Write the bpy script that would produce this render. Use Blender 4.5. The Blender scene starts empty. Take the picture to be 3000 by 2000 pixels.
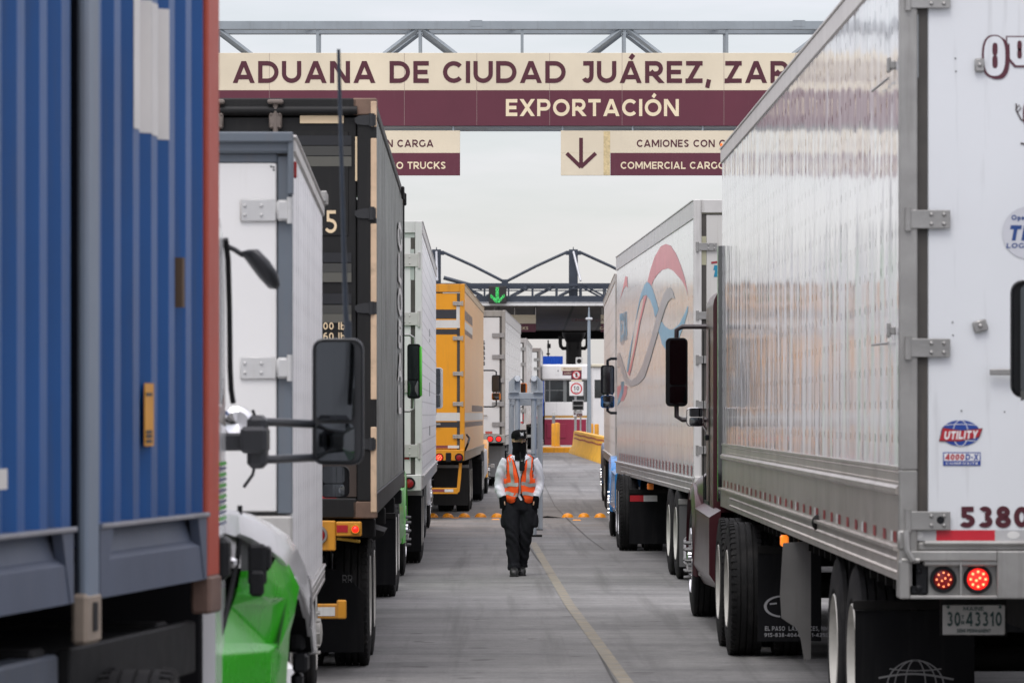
import bpy, bmesh, math, random
from math import sin, cos, pi, radians, sqrt, atan2, tan
from mathutils import Vector, Matrix
random.seed(7)
SC = bpy.context.scene
COL = SC.collection

# ------------------------------------------------------------------ camera
FPX = 12200.0                      # focal length in pixels of a 3000 px wide frame
HU, HV, CAMZ = 1470.0, 1213.0, 1.85
cam = bpy.data.objects.new('camera', bpy.data.cameras.new('camera'))
COL.objects.link(cam)
cam.location = (0, 0, CAMZ)
cam.rotation_euler = (radians(90), 0, 0)
cam.data.sensor_width = 36
cam.data.lens = FPX / 3000 * 36
cam.data.shift_x = (1500 - HU) / 3000
cam.data.shift_y = (HV - 1000) / 3000
cam.data.clip_start = 0.5
cam.data.clip_end = 6000
cam.data.dof.use_dof = True
cam.data.dof.focus_distance = 52
cam.data.dof.aperture_fstop = 9.0
SC.camera = cam
SC.view_settings.view_transform = 'Standard'
SC.view_settings.look = 'None'
SC.view_settings.exposure = 0.0
SC.view_settings.gamma = 1.0

# ------------------------------------------------------------------ world: overcast sky
SUN_EL, SUN_AZ = radians(58), radians(200)      # azimuth measured from +Y towards +X
world = bpy.data.worlds.new('World'); SC.world = world
world.use_nodes = True
nt = world.node_tree; nt.nodes.clear()
def wn(t, **kw):
    n = nt.nodes.new(t)
    for k, v in kw.items(): setattr(n, k, v)
    return n
wout = wn('ShaderNodeOutputWorld')
sky = wn('ShaderNodeTexSky', sky_type='NISHITA', sun_disc=False)
sky.sun_elevation = SUN_EL; sky.sun_rotation = SUN_AZ
bg1 = wn('ShaderNodeBackground'); bg1.inputs['Strength'].default_value = 0.05
nt.links.new(sky.outputs[0], bg1.inputs['Color'])
# cloud layer: luminance rises towards the zenith as an overcast sky's does
tc = wn('ShaderNodeTexCoord')
sep = wn('ShaderNodeSeparateXYZ'); nt.links.new(tc.outputs['Generated'], sep.inputs[0])
mx = wn('ShaderNodeMath', operation='MAXIMUM'); nt.links.new(sep.outputs['Z'], mx.inputs[0]); mx.inputs[1].default_value = 0
pw = wn('ShaderNodeMath', operation='MULTIPLY_ADD'); nt.links.new(mx.outputs[0], pw.inputs[0]); pw.inputs[1].default_value = 1.5; pw.inputs[2].default_value = 0.50
mp = wn('ShaderNodeMapping'); mp.inputs['Scale'].default_value = (7, 7, 42)
nt.links.new(tc.outputs['Generated'], mp.inputs[0])
nz = wn('ShaderNodeTexNoise'); nz.inputs['Scale'].default_value = 1.6; nz.inputs['Detail'].default_value = 5; nz.inputs['Roughness'].default_value = 0.55
nt.links.new(mp.outputs[0], nz.inputs['Vector'])
cr = wn('ShaderNodeValToRGB')
cr.color_ramp.elements[0].position = 0.36; cr.color_ramp.elements[0].color = (0.85, 0.825, 0.85, 1)
cr.color_ramp.elements[1].position = 0.60; cr.color_ramp.elements[1].color = (0.98, 0.915, 0.965, 1)
nt.links.new(nz.outputs['Fac'], cr.inputs[0])
bg2 = wn('ShaderNodeBackground')
nt.links.new(cr.outputs[0], bg2.inputs['Color']); nt.links.new(pw.outputs[0], bg2.inputs['Strength'])
add = wn('ShaderNodeAddShader')
nt.links.new(bg1.outputs[0], add.inputs[0]); nt.links.new(bg2.outputs[0], add.inputs[1])
nt.links.new(add.outputs[0], wout.inputs['Surface'])

sun = bpy.data.objects.new('sun', bpy.data.lights.new('sun', 'SUN'))
COL.objects.link(sun)
sun.data.energy = 1.35; sun.data.angle = radians(25); sun.data.color = (1.0, 0.985, 0.95)
sd = Vector((sin(SUN_AZ) * cos(SUN_EL), cos(SUN_AZ) * cos(SUN_EL), sin(SUN_EL)))
sun.rotation_euler = sd.to_track_quat('Z', 'Y').to_euler()
sun.location = (0, -20, 40)

# ------------------------------------------------------------------ helpers
def P(u, v, D):
    """the place seen at pixel (u, v) of the photograph at D metres"""
    return Vector(((u - HU) / FPX * D, D, CAMZ + (HV - v) / FPX * D))

def ground_z(y):
    if y < 72: return 0.0
    if y > 172: return 0.55
    t = (y - 72) / 100.0
    return 0.55 * (t * 0.75 + 0.25 * t * t * (3 - 2 * t))

def lin(h):
    h = h.lstrip('#'); o = []
    for i in (0, 2, 4):
        c = int(h[i:i + 2], 16) / 255
        o.append(c / 12.92 if c <= 0.04045 else ((c + 0.055) / 1.055) ** 2.4)
    return tuple(o)

def tag(o, label=None, cat=None, group=None, kind=None):
    if label: o['label'] = label
    if cat: o['category'] = cat
    if group: o['group'] = group
    if kind: o['kind'] = kind
    return o

def thing(name, label, cat, loc=(0, 0, 0), yaw=0.0, group=None):
    """an Empty at the base of a thing; yaw in degrees, positive turns its front towards +X"""
    o = bpy.data.objects.new(name, None); COL.objects.link(o)
    o.empty_display_size = 0.2
    o.location = loc; o.rotation_euler = (0, 0, -radians(yaw))
    return tag(o, label, cat, group)

class MB:
    def __init__(s): s.v = []; s.f = []; s.m = []
    def add(s, vs, fs, m=0):
        b = len(s.v); s.v += [tuple(x) for x in vs]
        for f in fs: s.f.append(tuple(b + i for i in f)); s.m.append(m)
        return s
    def box(s, x0, x1, y0, y1, z0, z1, b=0.0, m=0):
        if x0 > x1: x0, x1 = x1, x0
        if y0 > y1: y0, y1 = y1, y0
        if z0 > z1: z0, z1 = z1, z0
        b = min(b, (x1 - x0) * .45, (y1 - y0) * .45, (z1 - z0) * .45)
        if b <= 0:
            vs = [(x, y, z) for x in (x0, x1) for y in (y0, y1) for z in (z0, z1)]
            return s.add(vs, [(0, 1, 3, 2), (4, 6, 7, 5), (0, 4, 5, 1), (2, 3, 7, 6), (0, 2, 6, 4), (1, 5, 7, 3)], m)
        vs = []; idx = {}
        X = (x0, x1); Y = (y0, y1); Z = (z0, z1)
        for i in (0, 1):
            for j in (0, 1):
                for k in (0, 1):
                    dx, dy, dz = (b if i == 0 else -b), (b if j == 0 else -b), (b if k == 0 else -b)
                    idx[i, j, k, 0] = len(vs); vs.append((X[i], Y[j] + dy, Z[k] + dz))
                    idx[i, j, k, 1] = len(vs); vs.append((X[i] + dx, Y[j], Z[k] + dz))
                    idx[i, j, k, 2] = len(vs); vs.append((X[i] + dx, Y[j] + dy, Z[k]))
        F = []
        for i in (0, 1):
            F.append([idx[i, j, k, 0] for j, k in ((0, 0), (1, 0), (1, 1), (0, 1))])
            F.append([idx[j, i, k, 1] for j, k in ((0, 0), (1, 0), (1, 1), (0, 1))])
            F.append([idx[j, k, i, 2] for j, k in ((0, 0), (1, 0), (1, 1), (0, 1))])
        for a in (0, 1):
            for c in (0, 1):
                F.append([idx[a, c, 0, 0], idx[a, c, 0, 1], idx[a, c, 1, 1], idx[a, c, 1, 0]])
                F.append([idx[a, 0, c, 0], idx[a, 0, c, 2], idx[a, 1, c, 2], idx[a, 1, c, 0]])
                F.append([idx[0, a, c, 1], idx[0, a, c, 2], idx[1, a, c, 2], idx[1, a, c, 1]])
        for i in (0, 1):
            for j in (0, 1):
                for k in (0, 1): F.append([idx[i, j, k, 0], idx[i, j, k, 1], idx[i, j, k, 2]])
        return s.add(vs, F, m)
    def cyl(s, p0, p1, r, n=12, r2=None, cap=True, m=0):
        p0 = Vector(p0); p1 = Vector(p1); r2 = r if r2 is None else r2
        d = (p1 - p0)
        if d.length < 1e-9: return s
        q = d.to_track_quat('Z', 'Y')
        a = q @ Vector((1, 0, 0)); c = q @ Vector((0, 1, 0))
        vs = []
        for i in range(n):
            t = 2 * pi * i / n; e = a * cos(t) + c * sin(t)
            vs.append(p0 + e * r); vs.append(p1 + e * r2)
        F = [(2 * i, (2 * i + 2) % (2 * n), (2 * i + 3) % (2 * n), 2 * i + 1) for i in range(n)]
        if cap: F += [tuple(2 * i for i in range(n))[::-1], tuple(2 * i + 1 for i in range(n))]
        return s.add(vs, F, m)
    def tube(s, pts, r, n=8, m=0, rs=None):
        pts = [Vector(p) for p in pts]; N = len(pts); vs = []
        up = Vector((0, 0, 1))
        prev = None
        for i, p in enumerate(pts):
            d = (pts[min(i + 1, N - 1)] - pts[max(i - 1, 0)]).normalized()
            if prev is None:
                ref = up if abs(d.dot(up)) < .95 else Vector((1, 0, 0))
                a = d.cross(ref).normalized()
            else:
                a = (prev - d * prev.dot(d)).normalized()
            prev = a; c = d.cross(a)
            rr = rs[i] if rs else r
            for k in range(n):
                t = 2 * pi * k / n
                vs.append(p + (a * cos(t) + c * sin(t)) * rr)
        F = []
        for i in range(N - 1):
            for k in range(n):
                F.append((i * n + k, i * n + (k + 1) % n, (i + 1) * n + (k + 1) % n, (i + 1) * n + k))
        F.append(tuple(range(n))[::-1]); F.append(tuple((N - 1) * n + k for k in range(n)))
        return s.add(vs, F, m)
    def lathe(s, prof, c=(0, 0, 0), axis='X', n=32, m=0):
        """prof: (along, radius) pairs turned about the axis through c"""
        vs = []; K = len(prof)
        for i in range(n):
            t = 2 * pi * i / n
            for a, r in prof:
                if axis == 'X': vs.append((c[0] + a, c[1] + r * cos(t), c[2] + r * sin(t)))
                elif axis == 'Y': vs.append((c[0] + r * cos(t), c[1] + a, c[2] + r * sin(t)))
                else: vs.append((c[0] + r * cos(t), c[1] + r * sin(t), c[2] + a))
        F = []
        for i in range(n):
            j = (i + 1) % n
            for k in range(K - 1): F.append((i * K + k, j * K + k, j * K + k + 1, i * K + k + 1))
        return s.add(vs, F, m)
    def loft(s, rings, m=0, cap=True):
        n = len(rings[0]); vs = [p for r in rings for p in r]; F = []
        for i in range(len(rings) - 1):
            for k in range(n): F.append((i * n + k, i * n + (k + 1) % n, (i + 1) * n + (k + 1) % n, (i + 1) * n + k))
        if cap:
            F.append(tuple(range(n))[::-1]); F.append(tuple((len(rings) - 1) * n + k for k in range(n)))
        return s.add(vs, F, m)
    def prism(s, poly, a0, a1, axis='X', m=0, caps=True):
        """poly of 2-D points extruded from a0 to a1 along the axis (X: (y,z), Y: (x,z), Z: (x,y))"""
        def pt(p, a):
            return (a, p[0], p[1]) if axis == 'X' else (p[0], a, p[1]) if axis == 'Y' else (p[0], p[1], a)
        n = len(poly)
        vs = [pt(p, a0) for p in poly] + [pt(p, a1) for p in poly]
        F = [(i, (i + 1) % n, n + (i + 1) % n, n + i) for i in range(n)]
        if caps: F += [tuple(range(n))[::-1], tuple(range(n, 2 * n))]
        return s.add(vs, F, m)
    def dome(s, c, r, h, nrm='Z', n=12, k=4, m=0):
        vs = []; c = Vector(c)
        ax = {'Z': (Vector((1, 0, 0)), Vector((0, 1, 0)), Vector((0, 0, 1))),
              '-Y': (Vector((1, 0, 0)), Vector((0, 0, 1)), Vector((0, -1, 0))),
              '-X': (Vector((0, 1, 0)), Vector((0, 0, 1)), Vector((-1, 0, 0))),
              'X': (Vector((0, 1, 0)), Vector((0, 0, 1)), Vector((1, 0, 0)))}[nrm]
        for j in range(k):
            t = j / k * pi / 2
            for i in range(n):
                q = 2 * pi * i / n
                vs.append(c + ax[0] * (r * cos(t) * cos(q)) + ax[1] * (r * cos(t) * sin(q)) + ax[2] * (h * sin(t)))
        vs.append(c + ax[2] * h); top = len(vs) - 1
        F = []
        for j in range(k - 1):
            for i in range(n): F.append((j * n + i, j * n + (i + 1) % n, (j + 1) * n + (i + 1) % n, (j + 1) * n + i))
        for i in range(n): F.append(((k - 1) * n + i, (k - 1) * n + (i + 1) % n, top))
        return s.add(vs, F, m)
    def build(s, name, mats, parent=None, smooth=None, loc=None, fix=True):
        me = bpy.data.meshes.new(name)
        me.from_pydata(s.v, [], s.f)
        if not isinstance(mats, (list, tuple)): mats = [mats]
        for mt in mats: me.materials.append(mt)
        if len(mats) > 1: me.polygons.foreach_set('material_index', s.m)
        if fix:
            bm = bmesh.new(); bm.from_mesh(me)
            bmesh.ops.recalc_face_normals(bm, faces=bm.faces); bm.to_mesh(me); bm.free()
        if smooth:
            me.polygons.foreach_set('use_smooth', [True] * len(me.polygons))
            me.set_sharp_from_angle(angle=radians(smooth))
        me.update()
        o = bpy.data.objects.new(name, me); COL.objects.link(o)
        if parent is not None: o.parent = parent
        if loc is not None: o.location = loc
        return o

def share(name, me, parent, loc=(0, 0, 0), rz=0.0):
    o = bpy.data.objects.new(name, me); COL.objects.link(o)
    o.parent = parent; o.location = loc; o.rotation_euler = (0, 0, rz)
    return o

def empty_part(name, parent, loc=(0, 0, 0), rz=0.0):
    o = bpy.data.objects.new(name, None); COL.objects.link(o); o.empty_display_size = .1
    o.parent = parent; o.location = loc; o.rotation_euler = (0, 0, rz)
    return o

# ------------------------------------------------------------------ materials
class NT:
    def __init__(s, name):
        s.mat = bpy.data.materials.new(name); s.mat.use_nodes = True
        s.t = s.mat.node_tree; s.b = s.t.nodes['Principled BSDF']
    def n(s, t, **kw):
        x = s.t.nodes.new(t)
        for k, v in kw.items(): setattr(x, k, v)
        return x
    def l(s, a, b): s.t.links.new(a, b)
    def math(s, op, a, b=None, c=None):
        x = s.n('ShaderNodeMath', operation=op)
        for i, q in enumerate((a, b, c)):
            if q is None: continue
            if isinstance(q, (int, float)): x.inputs[i].default_value = q
            else: s.l(q, x.inputs[i])
        return x.outputs[0]
    def noise(s, vec, scale, detail=4, rough=.55, mapscale=None, loc=None):
        if mapscale:
            mp = s.n('ShaderNodeMapping'); mp.inputs['Scale'].default_value = mapscale
            if loc: mp.inputs['Location'].default_value = loc
            s.l(vec, mp.inputs[0]); vec = mp.outputs[0]
        x = s.n('ShaderNodeTexNoise'); x.inputs['Scale'].default_value = scale
        x.inputs['Detail'].default_value = detail; x.inputs['Roughness'].default_value = rough
        s.l(vec, x.inputs['Vector']); return x.outputs['Fac']
    def ramp(s, fac, p0, c0, p1, c1):
        r = s.n('ShaderNodeValToRGB'); e = r.color_ramp.elements
        e[0].position = p0; e[0].color = tuple(c0) + (1,) if len(c0) == 3 else c0
        e[1].position = p1; e[1].color = tuple(c1) + (1,) if len(c1) == 3 else c1
        s.l(fac, r.inputs[0]); return r.outputs[0]
    def mix(s, fac, a, b, blend='MIX'):
        x = s.n('ShaderNodeMix', data_type='RGBA', blend_type=blend)
        for q, i in ((fac, 0), (a, 6), (b, 7)):
            if isinstance(q, (int, float)): x.inputs[i].default_value = q
            elif isinstance(q, tuple): x.inputs[i].default_value = q + (1,) if len(q) == 3 else q
            else: s.l(q, x.inputs[i])
        return x.outputs[2]

def g3(v): return (v, v, v)

def mat(name, col, rough=.5, metal=0.0, var=.10, vs=2.5, dirt=0.0, dcol=(.10, .085, .07), dth=.55, rust=0.0, bump=0.0, bs=60, spec=.5, coat=0.0, streak=True):
    """painted / plain surface: uneven tone, vertical grime streaks, patches of rust, fine bump"""
    if isinstance(col, str): col = lin(col)
    N = NT(name); t = N.n('ShaderNodeTexCoord').outputs['Object']
    n1 = N.noise(t, vs, 5)
    c = N.mix(1.0, tuple(col), N.ramp(n1, .3, g3(1 - var), .7, g3(1 + var * .6)), 'MULTIPLY')
    if dirt > 0:
        n2 = N.noise(t, 1.0, 5, .6, (14, 14, .9) if streak else (5, 5, 5))
        f = N.ramp(n2, dth, g3(0), min(dth + .22, 1), g3(dirt))
        c = N.mix(f, c, tuple(dcol))
    if rust > 0:
        n3 = N.noise(t, 3.2, 8, .7, (1, 1, .55))
        f = N.ramp(n3, .72 - rust * .3, g3(0), .76 - rust * .3, g3(.95))
        c = N.mix(f, c, N.ramp(N.noise(t, 40, 3), .3, (.10, .035, .015), .7, (.24, .10, .04)))
    N.l(c, N.b.inputs['Base Color'])
    rg = N.math('MULTIPLY_ADD', N.noise(t, vs * 3, 4), .25 * rough, rough * .87)
    N.l(rg, N.b.inputs['Roughness'])
    N.b.inputs['Metallic'].default_value = metal
    N.b.inputs['Specular IOR Level'].default_value = spec
    N.b.inputs['Coat Weight'].default_value = coat
    N.b.inputs['Coat Roughness'].default_value = .08
    if bump > 0:
        bp = N.n('ShaderNodeBump'); bp.inputs['Strength'].default_value = bump; bp.inputs['Distance'].default_value = .01
        N.l(N.noise(t, bs, 4), bp.inputs['Height']); N.l(bp.outputs[0], N.b.inputs['Normal'])
    return N.mat

def panel_mat(name, col, rough=.12, seam=1.22, py=.2, pz=.1, rr=.012, dark=.45, wob=.35, dirt=.25, lines=0.0, vseam=.006, metal=0.0, dcol=(.13, .11, .09), bow=.35, spec=.5, ny=1.5, nz=.42):
    """a riveted trailer side: y runs along it, z up; seams, rivets, buckled sheet, grime"""
    if isinstance(col, str): col = lin(col)
    N = NT(name); t = N.n('ShaderNodeTexCoord').outputs['Object']
    sp = N.n('ShaderNodeSeparateXYZ'); N.l(t, sp.inputs[0]); y = sp.outputs['Y']; z = sp.outputs['Z']
    def cell(c, p): return N.math('MULTIPLY', N.math('SUBTRACT', N.math('FRACT', N.math('DIVIDE', c, p)), .5), p)
    cy, cz = cell(y, py), cell(z, pz)
    r2 = N.math('ADD', N.math('MULTIPLY', cy, cy), N.math('MULTIPLY', cz, cz))
    riv = N.math('LESS_THAN', r2, rr * rr)
    sm = N.math('LESS_THAN', N.math('ABSOLUTE', cell(y, seam)), vseam)
    n1 = N.noise(t, 1.5, 5)
    c = N.mix(1.0, tuple(col), N.ramp(n1, .3, g3(.93), .7, g3(1.03)), 'MULTIPLY')
    c = N.mix(N.math('MULTIPLY', riv, dark), c, (.10, .10, .10))
    c = N.mix(N.math('MULTIPLY', sm, .55), c, (.12, .12, .12))
    if lines > 0:
        ln = N.math('LESS_THAN', N.math('ABSOLUTE', cz), .009)
        l2 = N.math('LESS_THAN', N.math('ABSOLUTE', cy), .011)
        c = N.mix(N.math('MULTIPLY', N.math('MAXIMUM', ln, l2), lines), c, (.16, .16, .16))
    if dirt > 0:
        n2 = N.noise(t, 1.0, 6, .6, (3, 4.5, .5))
        c = N.mix(N.ramp(n2, .5, g3(0), .8, g3(dirt)), c, tuple(dcol))
    N.l(c, N.b.inputs['Base Color'])
    N.b.inputs['Metallic'].default_value = metal; N.b.inputs['Specular IOR Level'].default_value = spec
    N.l(N.math('MULTIPLY_ADD', N.noise(t, 4, 4), .05, rough), N.b.inputs['Roughness'])
    # buckled sheet metal: long soft vertical waves bend the reflections
    w = N.noise(t, 1.0, 2, .45, (1, ny, nz))
    w2 = N.noise(t, 1.0, 1, .4, (1, 5, 1.1))
    bow_ = N.math('MULTIPLY', N.math('ABSOLUTE', cell(y, seam)), bow)
    hgt = N.math('ADD', N.math('MULTIPLY_ADD', w2, .16, w), N.math('ADD', N.math('MULTIPLY', riv, .12), bow_))
    bp = N.n('ShaderNodeBump'); bp.inputs['Strength'].default_value = wob; bp.inputs['Distance'].default_value = .03
    N.l(hgt, bp.inputs['Height']); N.l(bp.outputs[0], N.b.inputs['Normal'])
    return N.mat

def glow(name, col, strength):
    N = NT(name)
    N.b.inputs['Base Color'].default_value = tuple(col) + (1,)
    N.b.inputs['Emission Color'].default_value = tuple(col) + (1,)
    N.b.inputs['Emission Strength'].default_value = strength
    N.b.inputs['Roughness'].default_value = .3
    return N.mat

STEEL = mat('worn_steel', (.36, .355, .34), .38, .75, .2, 4, .35, (.12, .10, .085), bump=.1)
ALU = mat('dull_aluminium', (.50, .485, .465), .38, .65, .15, 3, .3, (.16, .13, .11), bump=.06)
CHROME = mat('chrome', (.75, .75, .76), .08, 1.0, .04, 6)
RUBBER = mat('tyre_rubber', (.014, .014, .0145), .75, 0, .35, 7, .45, (.06, .056, .052), .5, bump=.35, bs=90, streak=False, spec=.2)
FLAP = mat('rubber_flap', (.007, .0073, .0085), .6, 0, .3, 3, .35, (.026, .025, .024), .5, spec=.12)
BLACK = mat('black_plastic', (.008, .0085, .010), .45, 0, .15, 6, spec=.25)
DARK = mat('dark_underframe', (.011, .0105, .01), .7, 0, .3, 4, .3, (.035, .03, .027), spec=.15)
GASKET = mat('door_gasket', (.055, .05, .044), .7, 0, .3, 5, .5, (.12, .10, .08))
RIM_W = mat('white_rim', (.50, .49, .45), .45, .1, .15, 6, .45, (.10, .085, .07), streak=False)
RIM_A = mat('aluminium_rim', (.55, .55, .55), .25, .9, .1, 6)
GLASS_D = mat('dark_glass', (.012, .016, .018), .06, 0, .1, 2, spec=.8)
MIRROR = mat('mirror_glass', (.11, .12, .13), .03, 1.0, .03, 2)
RED_T = mat('red_reflector', (.42, .012, .02), .35, 0, .15, 8, .25)
RED_L = mat('red_lens', (.25, .006, .008), .18, 0, .1, 8)
WHITE_T = mat('white_reflector', (.62, .62, .60), .35, 0, .12, 8, .3)
SILL_LINE = None
AMBER = mat('amber_lens', (.75, .20, .01), .25, 0, .1, 8)
LIT_RED = glow('lit_red_lamp', (1.0, .018, .012), 1.3)
LIT_DOT = glow('lit_red_diode', (1.0, .30, .12), 3.0)
LIT_AMB = glow('lit_amber_lamp', (1.0, .24, .02), .8)
ORANGE_M = glow('lit_orange_marker', (1.0, .16, .01), .6)
MAROON_P = mat('maroon_lettering', lin('#4d1a28'), .4, 0, .06)
CREAM_P = mat('cream_lettering', lin('#e3d3b2'), .45, 0, .06)
BLACK_P = mat('black_lettering', (.02, .02, .022), .5, 0, .1)
WHITE_P = mat('white_lettering', (.72, .72, .70), .45, 0, .08)

# ------------------------------------------------------------------ stroke lettering
def clip_y(poly, y0, y1):
    for lim, sg in ((y0, 1), (y1, -1)):
        out = []
        for i in range(len(poly)):
            a, b = poly[i], poly[(i + 1) % len(poly)]
            ia, ib = (a[1] - lim) * sg >= 0, (b[1] - lim) * sg >= 0
            if ia: out.append(a)
            if ia != ib:
                t = (lim - a[1]) / (b[1] - a[1]); out.append((a[0] + (b[0] - a[0]) * t, lim))
        poly = out
        if len(poly) < 3: return []
    return poly

def glyph(ch, t):
    """(width, strokes) at cap height 1; a stroke is ('L', x0,y0,x1,y1, ext) or ('A', cx,cy,rx,ry,a0,a1)"""
    h = t / 2
    L = lambda *a: ('L',) + a + ((0,) if len(a) == 4 else ())
    A = lambda *a: ('A',) + a
    k = .55 * t                                   # half footprint of a slanted stroke
    def bowl(x, y0, y1, w):                       # D-like bowl between y0 and y1, right edge at w
        r = (y1 - y0 - t) / 2; cy = (y0 + y1) / 2; rx = min(r * 1.05, w - x - h)
        return [L(x, y1 - h, w - h - rx, y1 - h), L(x, y0 + h, w - h - rx, y0 + h), A(w - h - rx, cy, rx, r, -90, 90)]
    G = {
     'A': (1.06, [L(k, 0, .53, 1, 1), L(1.06 - k, 0, .53, 1, 1), L(.24, .27, .82, .27)]),
     'B': (.84, [L(h, 0, h, 1)] + bowl(h, .47, 1, .80) + bowl(h, 0, .47 + t, .84)),
     'C': (.94, [A(.52, .5, .52 - h, .5 - h, 42, 318)]),
     'D': (.98, [L(h, 0, h, 1)] + bowl(h, 0, 1, .98)),
     'E': (.74, [L(h, 0, h, 1), L(h, 1 - h, .74, 1 - h), L(h, .5, .68, .5), L(h, h, .74, h)]),
     'F': (.72, [L(h, 0, h, 1), L(h, 1 - h, .72, 1 - h), L(h, .46, .66, .46)]),
     'G': (1.0, [A(.52, .5, .52 - h, .5 - h, 42, 322), L(1.0 - h, .12, 1.0 - h, .52)]),
     'H': (.95, [L(h, 0, h, 1), L(.95 - h, 0, .95 - h, 1), L(h, .5, .95 - h, .5)]),
     'I': (t, [L(h, 0, h, 1)]),
     'J': (.66, [L(.66 - h, .36, .66 - h, 1), L(.16, 1 - h, .66, 1 - h), A(.36, .36, .30 - h, .36 - h, 215, 360)]),
     'K': (.92, [L(h, 0, h, 1), L(h, .32, .82, 1, 1), L(.36, .55, .88, 0, 1)]),
     'L': (.72, [L(h, 0, h, 1), L(h, h, .72, h)]),
     'M': (1.16, [L(h, 0, h, 1), L(1.16 - h, 0, 1.16 - h, 1), L(k, 1, .58, .22, 1), L(1.16 - k, 1, .58, .22, 1)]),
     'N': (.96, [L(h, 0, h, 1), L(.96 - h, 0, .96 - h, 1), L(k, 1, .96 - k, 0, 1)]),
     'O': (1.08, [A(.54, .5, .54 - h, .5 - h, 0, 360)]),
     'P': (.86, [L(h, 0, h, 1)] + bowl(h, .32, 1, .86)),
     'Q': (1.08, [A(.54, .5, .54 - h, .5 - h, 0, 360), L(.66, .24, .98, -.05)]),
     'R': (.88, [L(h, 0, h, 1)] + bowl(h, .32, 1, .86) + [L(.42, .40, .80, 0, 1)]),
     'S': (.80, [A(.41, .735, .37 - h, .265 - h * .2 - h * .8, 20, 270), A(.39, .265, .37 - h, .265 - h, -160, 90), ]),
     'T': (.80, [L(.40, 0, .40, 1), L(0, 1 - h, .80, 1 - h)]),
     'U': (.93, [L(h, .42, h, 1), L(.93 - h, .42, .93 - h, 1), A(.465, .42, .465 - h, .42 - h, 180, 360)]),
     'V': (1.02, [L(k, 1, .51, 0, 1), L(1.02 - k, 1, .51, 0, 1)]),
     'X': (.96, [L(k, 0, .96 - k, 1, 1), L(k, 1, .96 - k, 0, 1)]),
     'Y': (.96, [L(k, 1, .48, .4, 1), L(.96 - k, 1, .48, .4, 1), L(.48, 0, .48, .45)]),
     'Z': (.82, [L(0.03, 1 - h, .82, 1 - h), L(0, h, .82, h), L(.14, .05, .68, .95, 1)]),
     '0': (.72, [A(.36, .5, .36 - h, .5 - h, 0, 360)]),
     '1': (.44, [L(.44 - h, 0, .44 - h, 1), L(.05, .70, .40, .97)]),
     '2': (.70, [A(.34, .70, .33 - h, .30 - h, -30, 165), L(.60, .56, .16, .06, 1), L(0, h, .70, h)]),
     '3': (.68, [A(.33, .74, .31 - h, .26 - h * .9, -90, 150), A(.33, .28, .35 - h, .28 - h * .9, -150, 90)]),
     '4': (.78, [L(.58, 0, .58, 1), L(0, .28, .78, .28), L(.10, .28, .56, 1, 1)]),
     '5': (.70, [L(.12, 1 - h, .64, 1 - h), L(.12 + h * .6, .50, .12 + h * .6, 1), L(.12, .58, .30, .58), A(.32, .31, .38 - h, .31 - h * .9, -150, 95)]),
     '6': (.72, [A(.36, .32, .36 - h, .32 - h, 0, 360), A(.46, .48, .46 - h, .52 - h, 75, 190)]),
     '7': (.68, [L(.0, 1 - h, .68, 1 - h), L(.18, 0, .58, .95, 1)]),
     '8': (.72, [A(.36, .73, .31 - h, .27 - h * .8, 0, 360), A(.36, .28, .36 - h, .28 - h * .8, 0, 360)]),
     '9': (.72, [A(.36, .68, .36 - h, .32 - h, 0, 360), A(.26, .52, .46 - h, .52 - h, -105, 10)]),
     ',': (.22, [L(.15, .16, .06, -.22)]), '.': (t, [L(h, 0, h, t)]), '-': (.4, [L(.02, .42, .38, .42)]),
     '/': (.5, [L(.05, 0, .45, 1, 1)]), "'": (t, [L(h, .7, h, 1)]), ' ': (.36, []),
     'l': (t, [L(h, 0, h, 1.02)]), 'b': (.62, [L(h, 0, h, 1.02), A(.33, .34, .31 - h, .36 - h, 0, 360)]),
     's': (.5, [A(.25, .52, .23 - h, .18 - h * .8, 30, 270), A(.25, .19, .24 - h, .19 - h * .8, -150, 90)]),
     'k': (.58, [L(h, 0, h, 1.02), L(h, .22, .52, .68), L(.24, .42, .54, 0)]),
     'm': (.9, [L(h, 0, h, .7), L(.45, 0, .45, .5), L(.9 - h, 0, .9 - h, .5), A(.27, .46, .27 - h, .26 - h, 0, 180), A(.63, .46, .27 - h, .26 - h, 0, 180)]),
     'h': (.58, [L(h, 0, h, 1.02), L(.58 - h, 0, .58 - h, .5), A(.29, .44, .29 - h, .28 - h, 0, 180)]),
     'p': (.62, [L(h, -.28, h, .7), A(.33, .35, .31 - h, .36 - h, 0, 360)]),
     'e': (.6, [A(.3, .35, .3 - h, .36 - h, 0, 320), L(.05, .35, .56, .35)]),
     'r': (.38, [L(h, 0, h, .7), A(.30, .42, .28 - h, .28 - h, 80, 180)]),
    }
    acc = {'Á': 'A', 'Ó': 'O', 'É': 'E'}
    if ch in acc:
        w, st = G[acc[ch]]
        return w, st + [L(w / 2 - .02, 1.10, w / 2 + .14, 1.30)]
    return G[ch]

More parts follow.
